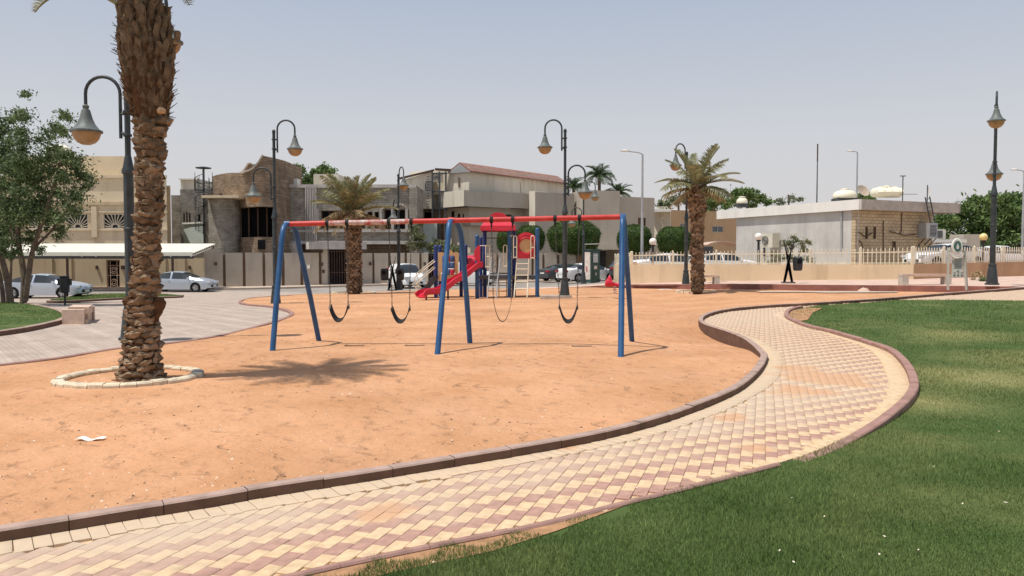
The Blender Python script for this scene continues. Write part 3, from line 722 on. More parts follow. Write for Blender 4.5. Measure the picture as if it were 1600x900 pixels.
# ============================================================ BUILDINGS
def wall(parent, name, A, B, z0, z1, mat, depth=6.0, openings=(), rev=.25, back=True, roofz=None, ztop=None, shear=0):
    """a block whose front face runs from A to B (left to right), with real openings given as picture-measured (x0,y0,x1,y1) on that face"""
    A = Vector((A[0], A[1])); B = Vector((B[0], B[1])); d = (B - A); Lg = d.length; d.normalize(); nb = Vector((-d.y, d.x))
    zf0 = z0; rects = []
    for (x0, y0, x1, y1) in openings:
        p = onplane(x0, y0, A, B); q = onplane(x1, y1, A, B)
        u0 = (p.xy - A).dot(d); u1 = (q.xy - A).dot(d); rects.append((max(.05, u0), max(zf0 + .02, q.z), min(Lg - .05, u1), min(z1 - .05, p.z)))
    us = sorted({0, Lg} | {r[0] for r in rects} | {r[2] for r in rects}); zs = sorted({z0, z1} | {r[1] for r in rects} | {r[3] for r in rects})
    m = MB(); sh = lambda k: shear * k / depth
    pt = lambda u, z, k=0: (A.x + d.x * (u + sh(k)) + nb.x * k, A.y + d.y * (u + sh(k)) + nb.y * k, z)
    for i in range(len(us) - 1):
        for j in range(len(zs) - 1):
            uc = (us[i] + us[i + 1]) / 2; zc = (zs[j] + zs[j + 1]) / 2
            if any(r[0] < uc < r[2] and r[1] < zc < r[3] for r in rects): continue
            m.quad(pt(us[i], zs[j]), pt(us[i + 1], zs[j]), pt(us[i + 1], zs[j + 1]), pt(us[i], zs[j + 1]))
    for (a, c, b, e) in rects:
        m.quad(pt(a, c), pt(a, e), pt(a, e, rev), pt(a, c, rev)); m.quad(pt(b, c), pt(b, e), pt(b, e, rev), pt(b, c, rev))
        m.quad(pt(a, c), pt(b, c), pt(b, c, rev), pt(a, c, rev)); m.quad(pt(a, e), pt(b, e), pt(b, e, rev), pt(a, e, rev))
    m.quad(pt(0, z0), pt(0, z1), pt(0, z1, depth), pt(0, z0, depth)); m.quad(pt(Lg, z0), pt(Lg, z1), pt(Lg, z1, depth), pt(Lg, z0, depth))
    m.quad(pt(0, z1), pt(Lg, z1), pt(Lg, z1, depth), pt(0, z1, depth)); m.quad(pt(0, z0, depth), pt(Lg, z0, depth), pt(Lg, z1, depth), pt(0, z1, depth))
    o = m.obj(name, mat, parent)
    o['_dummy'] = 0; del o['_dummy']
    return o, rects, pt
def window(parent, rect, pt, rev=.22, mat='window_dark', frame='frame_brown', mull=1, rails=0, fw=.06, name='window'):
    a, c, b, e = rect; m = MB()
    m.quad(pt(a, c, rev - .01), pt(b, c, rev - .01), pt(b, e, rev - .01), pt(a, e, rev - .01)); o = m.obj(name, mat, parent)
    f = MB(); r = rev - .05
    def bar(u0, z0, u1, z1): 
        P0 = Vector(pt(u0, z0, r)); P1 = Vector(pt(u1, z1, r)); f.bar(P0, P1, fw, fw)
    h = fw / 2 + .004
    bar(a + h, c + .002, a + h, e - .002); bar(b - h, c + .002, b - h, e - .002); bar(a + fw, c + h, b - fw, c + h); bar(a + fw, e - h, b - fw, e - h)
    for k in range(1, mull + 1): u = a + (b - a) * k / (mull + 1); bar(u, c + fw, u, e - fw)
    for k in range(1, rails + 1): z = c + (e - c) * k / (rails + 1); bar(a + fw, z, b - fw, z)
    f.obj('window_frame', frame, o); return o
def PX(px, Y): return (X(px, Y), Y)

def beige_villa():
    Y = 66; t = thing('villa', 'beige two-storey villa with fan-shaped window grilles behind the long white canopy', 'house', (X(80, Y), Y, -.8))
    A = PX(-330, Y); B = PX(262, Y)
    ops = [(105, 334, 138, 357), (162, 334, 198, 357), (45, 334, 80, 357), (-20, 334, 20, 357)]
    o, R, pt = wall(t, 'wall', A, B, -.85, Z(276, Y), 'beige_wall', 12, ops, shear=-5.6)
    for r in R:
        w_ = window(t, r, pt, .22, mull=0, frame='white_paint')
        a, c, b, e = r; f = MB(); cx = (a + b) / 2; ctr = Vector(pt(cx, c + .08, .06)); rr = (b - a) * .56
        for k in range(11):
            th = PI * (k + .5) / 11; dx, dz = math.cos(th), math.sin(th); s = min((b - a) / 2 / max(abs(dx), .01), (e - c - .1) / max(dz, .01))
            f.bar(ctr + (Vector(pt(cx + dx * .28, c, .06)) - Vector(pt(cx, c, .06))) + Vector((0, 0, dz * .28)), Vector(pt(cx + dx * s, c + .08 + dz * s, .06)), .05)
        f.tube([Vector(pt(cx + math.cos(q) * .28, c + .08 + math.sin(q) * .28, .06)) for q in [PI * i / 8 for i in range(9)]], .03, 5)
        f.obj('grille', 'fence_cream', w_)
    # set-back top storey and lower wing
    wall(t, 'upper_wall', PX(20, 67.5), PX(200, 67.5), Z(276, Y) - .1, Z(244, 67.5), 'beige_wall', 9, shear=-4.6)
    wall(t, 'side_wing', PX(256, 67.6), PX(268, 67.6), -.85, Z(290, 67.6), 'beige_wall_dark', 9, shear=-4.2)
    for (py, pr, h) in ((318, .18, .25), (276, .16, .22), (331, .12, .12), (359, .12, .14)):
        m = MB(); z = Z(py, Y); m.box(((A[0] + B[0]) / 2, Y - pr / 2, z), (B[0] - A[0] + .1, pr, h)); m.obj('cornice', 'beige_wall_dark' if py in (318,) else 'beige_wall', t)
    m = MB()
    for px in (30, 88, 150, 205):
        m.box((X(px, Y), Y - .11, (Z(322, Y) + Z(372, Y)) / 2), (.45, .22, Z(324, Y) - Z(372, Y)))
    for q in range(1): pass
    m.obj('pilasters', 'beige_wall', t)['kind'] = 'stuff'
    m = MB(); m.lathe([(.0, 1.0), (.5, .95), (.95, .7), (1.1, .3), (1.12, 0)], 16, (X(96, 70), 70, Z(244, 70))); 
    tk = m.obj('water_tank', 'tank_cream', smooth=True); tag(tk, 'pale domed water tank on the roof of the beige villa', 'water tank')
beige_villa()

def canopy():
    Y0 = 57.0; Y1 = 61.5; t = thing('car_canopy', 'long white corrugated parking canopy in front of the beige villa', 'canopy', (X(60, 59), 59, -.8))
    xa, xb = X(-330, Y0), X(318, 59); zt = Z(381, Y1); zb = Z(396, Y0); m = MB(); n = 90
    # sheet with ribs running along its length
    rows = 26; prof = []
    for i in range(rows * 2 + 1):
        f = i / (rows * 2); prof.append((Y0 + (Y1 - Y0) * f, zb + (zt - zb) * f + (.05 if i % 4 in (1, 2) else 0)))
    V = []; Fc = []
    for (y, z) in prof: V += [(xa, y, z), (xb, y, z), (xb, y, z - .05), (xa, y, z - .05)]
    for i in range(len(prof) - 1):
        k = i * 4
        for e in range(4): Fc.append((k + e, k + (e + 1) % 4, k + 4 + (e + 1) % 4, k + 4 + e))
    Fc += [(0, 1, 2, 3), tuple(len(V) - 4 + e for e in range(4))]
    m.add(V, Fc); m.obj('roof_sheet', 'canopy_white', t)
    m = MB(); m.box(((xa + xb) / 2, Y0 - .04, zb - .04), (xb - xa, .06, .26)); m.obj('fascia', 'canopy_white', t)
    for y in (Y0 + .25, Y1 - .3):
        m = MB(); m.box(((xa + xb) / 2, y, (zb if y < 58 else zt) - .28), (xb - xa - .1, .12, .2)); m.obj('beam', 'steel_dark', t)
    for px in (-200, -60, 103, 268):
        x = X(px, Y0 + .3); m = MB(); m.box((x, Y0 + .45, (zb - .9) / 2 - .0), (.13, .13, zb + .42)); m.obj('post', 'rust', t)
    for px in (12, 40, 130, 152, 232, 268, 300):
        x = X(px, Y0 + .3); m = MB(); m.bar((x, Y0 + .1, zb - .2), (x, Y1, zt - .22), .07, .1); m.obj('rafter', 'white_paint', t)
canopy()

def beige_wall_():
    A = PX(-330, 61.6); B = PX(319, 62.3)
    t = thing('boundary_wall', 'plain beige boundary wall with an ornate dark metal door under the canopy', 'wall', (X(60, 62), 62, -.8))
    o, R, pt = wall(t, 'wall', A, B, -1.0, Z(403, 62), 'beige_wall', .25, [(166, 406, 188, 456)], .2)
    a, c, b, e = R[0]
    m = MB(); m.quad(pt(a, c, .14), pt(b, c, .14), pt(b, e, .14), pt(a, e, .14)); dr = m.obj('door', 'void_dark', t)
    f = MB(); 
    for u in (a + .05, b - .05, a + .26, b - .26): f.bar(pt(u, c + .05, .1), pt(u, e - .05, .1), .045)
    for z in (c + .06, e - .06, (c + e) / 2, c + (e - c) * .82): f.bar(pt(a + .05, z, .1), pt(b - .05, z, .1), .045)
    for zz in (c + (e - c) * .27, c + (e - c) * .66):
        for rr in (.13, .25): f.tube([pt((a + b) / 2 + rr * math.cos(q), zz + rr * math.sin(q), .09) for q in [2 * PI * i / 12 for i in range(13)]], .022, 5, cap=False)
    f.obj('door_grille', 'bench_stone', dr)
    m = MB(); m.box((Vector(pt(0, 0)).x + 0, 0, 0), (0, 0, 0)) if False else None
    for px, nm in ((152, 'wall_lamp'), (193, 'meter_box'), (297, 'wall_vent')):
        q = onplane(px, 418, A, B); m = MB(); m.box((q.x, q.y - .08, q.z), (.14 if nm != 'meter_box' else .28, .12, .3)); m.obj(nm, 'rust', t)
    for px in (78, 108, 255, 285): 
        q = onplane(px, 418, A, B); m = MB(); m.box((q.x, q.y - .04, .55), (.45, .08, 2.6)); m.obj('pilaster', 'beige_wall', t)
beige_wall_()

# pavement strip by the walls
pl = [Vector(PX(-330, 58.5)), Vector(PX(318, 59.6)), Vector(PX(600, 65.5)), Vector(PX(860, 67)), Vector(PX(860, 71)), Vector(PX(600, 69.5)), Vector(PX(318, 64)), Vector(PX(-330, 64))]
m = MB(); dense = smoothline([pl[0], pl[1], pl[2], pl[3]], 2); dense2 = smoothline([pl[7], pl[6], pl[5], pl[4]], 2)
kk = len(dense); d2 = resample(dense2, (sum((b - a).length for a, b in zip(dense2, dense2[1:])) / (kk - 1)) * .999)[:kk]; kk = min(kk, len(d2))
for i in range(kk - 1):
    a, b, c, d = dense[i], dense[i + 1], d2[i + 1], d2[i]
    m.quad((a.x, a.y, g(a.x, a.y) + .12), (b.x, b.y, g(b.x, b.y) + .12), (c.x, c.y, g(c.x, c.y) + .12), (d.x, d.y, g(d.x, d.y) + .12))
    m.quad((a.x, a.y, g(a.x, a.y) + .12), (b.x, b.y, g(b.x, b.y) + .12), (b.x, b.y, g(b.x, b.y) - .2), (a.x, a.y, g(a.x, a.y) - .2))
tag(m.obj('street_pavement', 'pavement'), kind='structure')

def panel_wall():
    # line in plan
    pts = [PX(319, 62.3), PX(600, 67.8), PX(900, 69.6)]
    t = thing('panel_wall', 'long grey-beige boundary wall of upright panels with dark slots behind the playground', 'wall', (pts[1][0], pts[1][1], -.6))
    def W(px):
        if px < 600: q = onplane(px, 400, pts[0], pts[1])
        else: q = onplane(px, 400, pts[1], pts[2])
        return q.x, q.y
    slots = [350, 381, 412, 442, 471, 500]; slots2 = [553, 583, 608, 634, 657]; slots3 = [690, 719, 748, 777, 806, 832, 849, 872]
    spans = []; e = [319] + slots + [509]; spans += [(e[i] + (2.2 if i else 0), e[i + 1] - (2.2 if i + 1 < len(e) - 1 else 0), e[i + 1] if i + 1 < len(e) - 1 else None) for i in range(len(e) - 1)]
    e = [547] + slots2 + [666]; spans += [(e[i] + (1.8 if i else 0), e[i + 1] - (1.8 if i + 1 < len(e) - 1 else 0), e[i + 1] if i + 1 < len(e) - 1 else None) for i in range(len(e) - 1)]
    e = [685] + slots3 + [900]; spans += [(e[i] + (1.8 if i else 0), e[i + 1] - (1.8 if i + 1 < len(e) - 1 else 0), e[i + 1] if i + 1 < len(e) - 1 else None) for i in range(len(e) - 1)]
    for (a, b, s_) in spans:
        A = Vector(W(a)); B = Vector(W(b)); c = (A + B) / 2; z0 = g(c.x, c.y) - .15; z1 = 1.98 + random.uniform(-.02, .02)
        m = MB(); q = (B - A); m.box((c.x, c.y, (z0 + z1) / 2), (q.length, .2, z1 - z0), math.atan2(q.y, q.x)); m.obj('panel', 'panel_wall', t)
        if s_:
            C = Vector(W(s_)); m = MB(); m.box((C.x, C.y + .06, (z0 + z1) / 2 - .12), (.34, .1, z1 - z0 - .1), math.atan2(q.y, q.x)); m.obj('slot_infill', 'panel_dark', t)
    # gates
    for (a, b, top) in ((509, 547, 388), (666, 685, 395)):
        A = Vector(W(a)); B = Vector(W(b)); c = (A + B) / 2; z0 = g(c.x, c.y); z1 = Z(top, c.y) - .1; q = B - A
        m = MB(); m.box((c.x, c.y + .15, (z0 + z1) / 2), (q.length, .06, z1 - z0), math.atan2(q.y, q.x)); gt = m.obj('gate', 'void_dark', t)
        f = MB(); n = 9 if a == 509 else 5
        for i in range(n + 1):
            p = A.lerp(B, (i + .3) / (n + .6)); f.box((p.x, p.y + .08, (z0 + z1) / 2), (.05, .04, z1 - z0 - .1))
        for k in (.15, 1.1, z1 - z0 - .15): f.box((c.x, c.y + .085, z0 + k), (q.length - .05, .05, .06), math.atan2(q.y, q.x))
        f.obj('gate_bars', 'rust', gt)
        for p in (A, B):
            m = MB(); m.box((p.x, p.y - .02, (z0 + z1) / 2), (.35, .4, z1 - z0 + .3)); m.obj('gate_pier', 'panel_wall', t)
    for (a, y) in ((338, 412), (503, 413), (506, 424), (483, 417), (579, 412), (664, 412)):
        p = Vector(W(a)); m = MB(); m.box((p.x, p.y - .16, Z(y, p.y)), (.2, .14, .26)); m.obj('wall_lamp' if a not in (483,) else 'letter_box', 'rust' if a != 483 else 'white_paint', t)
    # canopy slab over the main gate
    A = Vector(W(481)); B = Vector(W(570)); c = (A + B) / 2
    m = MB(); m.box((c.x, c.y - .1, Z(384, c.y)), ((B - A).length, 1.6, Z(378, c.y) - Z(389, c.y)), math.atan2((B - A).y, (B - A).x)); m.obj('gate_canopy', 'render_grey', t)
panel_wall()

def curved(parent, name, px0, px1, Y0, bulge, zb, ztop, mat, n=24, back=2.0, hole=None, cap=None):
    """wall bowed towards the street; ztop(f)"""
    a = Vector(PX(px0, Y0)); b = Vector(PX(px1, Y0)); m = MB(); pts = []
    for i in range(n + 1):
        f = i / n; yb = Y0 - bulge * math.sin(PI * f) ** .8; pts.append((X(px0 + (px1 - px0) * f, yb), yb, f))
    for i in range(n):
        (x0, y0, f0), (x1, y1, f1) = pts[i], pts[i + 1]; t0, t1 = ztop(f0), ztop(f1)
        segs = [(zb, zb, t0, t1)]
        if hole and hole[0] <= (f0 + f1) / 2 <= hole[1]: segs = [(zb, zb, hole[2], hole[2]), (hole[3], hole[3], t0, t1)]
        for (p0, p1, q0, q1) in segs: m.quad((x0, y0, p0), (x1, y1, p1), (x1, y1, q1), (x0, y0, q0))
        m.quad((x0, y0, t0), (x1, y1, t1), (x1, Y0 + back, t1), (x0, Y0 + back, t0))
        if hole and hole[0] <= (f0 + f1) / 2 <= hole[1]:
            m.quad((x0, y0, hole[2]), (x1, y1, hole[2]), (x1, y1 + .6, hole[2]), (x0, y0 + .6, hole[2])); m.quad((x0, y0, hole[3]), (x1, y1, hole[3]), (x1, y1 + .6, hole[3]), (x0, y0 + .6, hole[3]))
    for (x, y, f) in (pts[0], pts[-1]): m.quad((x, y, zb), (x, y, ztop(f)), (x, Y0 + back, ztop(f)), (x, Y0 + back, zb))
    (x0, y0, f0), (x1, y1, f1) = pts[0], pts[-1]
    m.quad((x0, Y0 + back, zb), (x1, Y0 + back, zb), (x1, Y0 + back, ztop(1)), (x0, Y0 + back, ztop(0)))
    o = m.obj(name, mat, parent, smooth=True, angle=30)
    if cap:
        q = MB()
        for i in range(n):
            (x0, y0, f0), (x1, y1, f1) = pts[i], pts[i + 1]
            if cap[0] <= (f0 + f1) / 2 <= cap[1]: q.bar((x0, y0 - .05, ztop(f0) + .06), (x1, y1 - .05, ztop(f1) + .06), .3, .14)
        q.obj('coping', 'concrete', parent)
    return pts
def round_house():
    t = thing('stone_house', 'brown stone house with a curved tower and a large dark opening', 'house', (X(385, 70), 70, -.7))
    Y = 72.0
    # lower curved drum (left) and body
    zl = Z(310, 69.5)
    curved(t, 'lower_tower', 319, 374, 71.2, 1.6, -.7, lambda f: zl, 'stone_grey', 16, 5)
    hb = Z(322, 68.5); ht = Z(370, 68.5)
    curved(t, 'tower_front', 368, 447, 72.4, 3.2, -.7, lambda f: Z(300, 69), 'stone_brown', 26, 5, hole=(.07, .76, ht, hb))
    # balcony room behind the opening
    a = X(371, 72); b = X(430, 72)
    m = MB(); m.quad((a, 71.9, ht - .2), (b, 71.9, ht - .2), (b, 71.9, hb + .2), (a, 71.9, hb + .2)); m.obj('window', 'void_dark', t)
    m = MB()
    for k in range(4):
        x = a + (b - a) * (k + .5) / 4.2; m.box((x, 71.6, (hb + ht) / 2), (.12, .12, hb - ht))
    m.obj('window_frame', 'frame_brown', t)
    # upper drum with a sweeping crest
    def crest(f):
        px = 333 + f * 116
        if px < 384: y = 273 - 2 * math.sin((px - 333) / 51 * PI)
        elif px < 412: k = (px - 384) / 28; y = 271 - 26 * (k ** 2.2)
        else: y = 245 + 4 * (px - 412) / 37
        return Z(y, 71.5)
    curved(t, 'upper_tower', 333, 449, 73.0, 2.7, Z(312, 70), crest, 'stone_brown', 44, 5.5, cap=(.42, .68))
    def crest2(f): return Z(270 - 15 * min(1, max(0, (f - .02) / .3)) ** 2, 77)
    curved(t, 'rear_parapet', 376, 420, 78.2, .4, Z(300, 77), crest2, 'stone_brown', 12, 1, cap=(0, .4))
    m = MB(); m.box((X(350, 69.6), 70.2, zl + .12), (3.2, 2.6, .22)); m.obj('balcony_slab', 'beige_wall', t)
    q = P(407, 382, 68.9); m = MB(); m.box((q.x, 69.18, q.z), (.62, .12, .8)); m.obj('vent', 'void_dark', t)
    for px in (340, 396):
        pass
    # left rear part with slits, cream roof room and white balcony rail
    Y = 78
    o, R, pt = wall(t, 'rear_wall', PX(283, Y), PX(326, Y), -.8, Z(296, Y), 'stone_grey', 6, [(286, 333, 289, 352), (290.5, 331, 293.5, 352), (295, 333, 298, 352), (309, 334, 313, 352)], .3)
    for r in R: window(t, r, pt, .28, mull=0, mat='void_dark', fw=.04)
    wall(t, 'rear_wing', PX(269, 80), PX(282.6, 80), -.8, Z(305, 80), 'stone_grey', 6)
    wall(t, 'roof_room', PX(284, 79), PX(311, 79), Z(296, Y), Z(281, 79), 'pale_wall', 4)
    m = MB(); a, b = X(283, 79), X(312, 79); z = Z(281, 79)
    m.prism([(a, 78.7), (b, 78.7), (b, 83), (a, 83)], z, z + .12); m.obj('roof_slab', 'white_paint', t)
    m = MB(); a = Vector(PX(285, 74)); b = Vector(PX(321, 72)); zz0, zz1 = Z(380, 73), Z(347, 73)
    m.prism([(a.x, a.y + .4), (a.x + .6, a.y), (b.x, b.y), (b.x, b.y + 2), (a.x, a.y + 2)], zz0, zz1 - .15); m.obj('balcony_wall', 'sage_sheet', t)
    m = MB(); m.prism([(a.x - .1, a.y + .3), (a.x + .55, a.y - .1), (b.x, b.y - .1), (b.x, b.y + .2), (a.x - .1, a.y + .6)], zz1 - .15, zz1); m.obj('handrail', 'white_paint', t)
    # spiral stair with round cap
    s = thing('spiral_staircase', 'black iron spiral staircase with a round cap beside the brown stone tower', 'staircase', (X(320, 71), 71, Z(380, 71)))
    c = s.location; zt = Z(262, 71)
    m = MB(); m.tube([(c.x, c.y, c.z), (c.x, c.y, zt - .1)], .10, 8); m.obj('pole', 'steel_dark', s)
    m = MB(); m.lathe([(.2, 0), (.65, .05), (.68, .12), (.1, .22)], 18, (c.x, c.y, zt - .12)); m.obj('cap', 'steel_dark', s)
    nst = 34
    for k in range(nst):
        th = k * .52; z = c.z + .3 + k * (zt - c.z - 1.9) / nst
        m = MB(); m.bar((c.x + .1 * math.cos(th), c.y + .1 * math.sin(th), z), (c.x + .75 * math.cos(th), c.y + .75 * math.sin(th), z), .24, .04); m.obj('tread', 'steel_dark', s)
    m = MB()
    for k in range(nst + 1):
        th = k * .52; z = c.z + .3 + k * (zt - c.z - 1.9) / nst
        m.bar((c.x + .77 * math.cos(th), c.y + .77 * math.sin(th), z), (c.x + .77 * math.cos(th), c.y + .77 * math.sin(th), z + 1.0), .03)
    m.tube([(c.x + .77 * math.cos(k * .52), c.y + .77 * math.sin(k * .52), c.z + 1.3 + k * (zt - c.z - 1.9) / nst) for k in range(nst + 1)], .03, 5)
    for k in range(10):
        th = k * .628; m.bar((c.x + .77 * math.cos(th), c.y + .77 * math.sin(th), zt - 1.9), (c.x + .77 * math.cos(th), c.y + .77 * math.sin(th), zt - .9 + (.5 if k % 5 == 0 else 0)), .035)
    for zq in (zt - 1.9, zt - 1.3): m.tube([(c.x + .77 * math.cos(k * PI / 8), c.y + .77 * math.sin(k * PI / 8), zq) for k in range(17)], .03, 5)
    m.obj('railing', 'steel_dark', s)
round_house()

def grey_house():
    Y = 74; t = thing('grey_house', 'grey stone two-storey house with dark window openings behind the middle palm', 'house', (X(560, Y), Y, -.6))
    o, R, pt = wall(t, 'wall', PX(443, Y), PX(650, Y), Z(379, Y), Z(289, Y), 'stone_grey', 8,
        [(501, 329, 537, 357), (560, 331, 571, 357), (574, 331, 582, 357), (585, 331, 592, 357), (600, 327, 612, 358), (616.5, 327, 633, 358)], .5)
    for i, r in enumerate(R): window(t, r, pt, .48, mull=2 if i == 0 else 0, mat='void_dark', rails=0, fw=.07)
    # arches over the pair of windows (stone surround rings)
    for (a, b) in ((598, 613), (615, 635)):
        p = onplane((a + b) / 2, 333, PX(443, Y), PX(650, Y)); rr = abs(X(b, Y) - X(a, Y)) / 2 + .1; m = MB()
        m.tube([(p.x + rr * math.cos(q), Y - .06, p.z + rr * 1.1 * math.sin(q)) for q in [PI * i / 10 for i in range(11)]], .13, 6); m.obj('arch', 'stone_flute', t)
    for px in (497, 541, 556, 596, 613.8, 636):
        m = MB(); z0, z1 = Z(359, Y), Z(326, Y); m.box((X(px, Y), Y - .09, (z0 + z1) / 2), (.22, .18, z1 - z0)); m.obj('pier', 'render_grey', t)
    m = MB()
    for k in range(7):
        m.box((X(479.5 + k * 2.6, Y), Y - .12, (Z(289, Y) + Z(379, Y)) / 2), (.09, .24, Z(290, Y) - Z(379, Y)))
    m.obj('fluted_pilaster', 'render_grey', t)
    for (py, h) in ((361, .22), (379, .3), (291, .3)):
        m = MB(); m.box(((X(443, Y) + X(650, Y)) / 2, Y - .10, Z(py, Y)), (X(650, Y) - X(443, Y) + .1, .22, h)); m.obj('band', 'render_grey', t)
    wall(t, 'lower_wall', PX(445, Y + 1.2), PX(648, Y + 1.2), -.7, Z(379, Y) + .05, 'lower_brown', 5)
    wall(t, 'corner_wall', PX(640, Y - .5), PX(652, Y - .5), -.6, Z(293, Y - .5), 'stone_grey', 5)
    m = MB(); q = P(461, 392, Y); m.lathe([(.12, -1.4), (.6, 0), (.65, .5)], 12, (q.x, Y - .1, Z(388, Y))); m.obj('corbel', 'render_grey', t)
    # roof things
    wall(t, 'roof_room', PX(491, 78), PX(530, 78), Z(289, Y), Z(272, 78), 'pale_wall', 3)
    m = MB(); a = X(446, 76); m.box((a + .6, 76, Z(285, 76)), (1.5, 1.2, .6)); m.obj('roof_hatch', 'white_paint', t)
grey_house()

def steel_house():
    Y = 80; t = thing('sheet_clad_house', 'cream sheet-clad house with dark iron stair frame beside the grey stone house', 'house', (X(665, Y), Y, -.6))
    A = PX(630, Y); B = PX(676, Y)
    m = MB(); zt0, zt1 = Z(281, Y), Z(268, Y); zb = Z(326, Y)
    m.add([(A[0], Y, zb), (B[0], Y, zb), (B[0], Y, zt1), (A[0], Y, zt0), (A[0], Y + 6, zb), (B[0], Y + 6, zb), (B[0], Y + 6, zt1), (A[0], Y + 6, zt0)], [(0, 1, 2, 3), (4, 5, 6, 7), (0, 3, 7, 4), (1, 2, 6, 5), (3, 2, 6, 7), (0, 1, 5, 4)]); m.obj('wall', 'pale_wall', t)
    m = MB(); m.bar((A[0] - .3, Y - .1, zt0 + .12), (B[0] + .2, Y - .1, zt1 + .12), .5, .16); m.bar((B[0] + .3, Y - .2, zt1 + .2), (X(708, Y), Y - .2, zt1 + .1), .5, .2); m.obj('roof_edge', 'rust', t)
    wall(t, 'lower_wall', PX(640, Y + 1), PX(700, Y + 1), -.6, Z(326, Y), 'lower_brown', 5, [(650, 332, 676, 350)], .3)
    wall(t, 'sheet_screen', PX(642, Y - 1), PX(683, Y - 1), -.6, Z(343, Y - 1), 'sage_sheet', .3)
    wall(t, 'stair_core', PX(676.5, Y + 1.6), PX(706, Y + 1.6), -.6, Z(270, Y + 1.6), 'render_grey', 5, [(697, 280, 706, 297), (680, 330, 700, 395)], .3)
    fr = MB()
    for px in (676, 687, 697): fr.bar((X(px, Y - .6), Y - .6, -.6), (X(px, Y - .6), Y - .6, Z(269, Y)), .16)
    for py in (272, 300, 326): fr.bar((X(676, Y), Y - .6, Z(py, Y)), (X(700, Y), Y - .6, Z(py, Y)), .14)
    fr.bar((X(668, Y), Y - .7, Z(342, Y)), (X(690, Y), Y - .7, Z(392, Y)), .12)
    for k in range(12):
        z = Z(325, Y) + k * .27; fr.bar((X(669, Y), Y - .9, z), (X(673, Y), Y - .9, z + .1), .04, .06); 
    for k in range(6): fr.bar((X(668 + k * 1.7, Y), Y - 1.0, Z(300, Y)), (X(668 + k * 1.7, Y), Y - 1.0, Z(285, Y)), .05)
    fr.tube([(X(668, Y), Y - 1, Z(300, Y)), (X(666.5, Y), Y - 1, Z(293, Y)), (X(668, Y), Y - 1, Z(285, Y)), (X(677, Y), Y - 1, Z(285, Y))], .05, 5)
    fr.obj('stair_frame', 'steel_dark', t)
    ac(X(685, Y), Y - .3, Z(279, Y), 1.0, 'small cream air conditioner high on the wall by the iron stair frame')
def ac(x, y, z, s, label, rz=0, wd=.95):
    t = thing('air_conditioner', label, 'air conditioner', (x, y, z), rz)
    m = MB(); m.box((0, 0, 0), (wd * s, .5 * s, .8 * s)); m.obj('casing', 'ac_body', t, local=True)
    m = MB(); m.lathe([(.27 * s, 0), (.27 * s, .03), (.05 * s, .04)], 18); o = m.obj('fan', 'steel_dark', t, local=True); o.rotation_euler = (PI / 2, 0, 0); o.location = (-.12 * s, -.252 * s, 0)
    for k in range(5):
        f = MB(); f.tube([(math.cos(q) * (.06 + .05 * k) * s, 0, math.sin(q) * (.06 + .05 * k) * s) for q in [2 * PI * i / 14 for i in range(15)]], .007, 4, cap=False)
        o2 = f.obj('grille_ring', 'ac_body', t, local=True); o2.location = (-.12 * s, -.30 * s, 0)
    return t
steel_house()

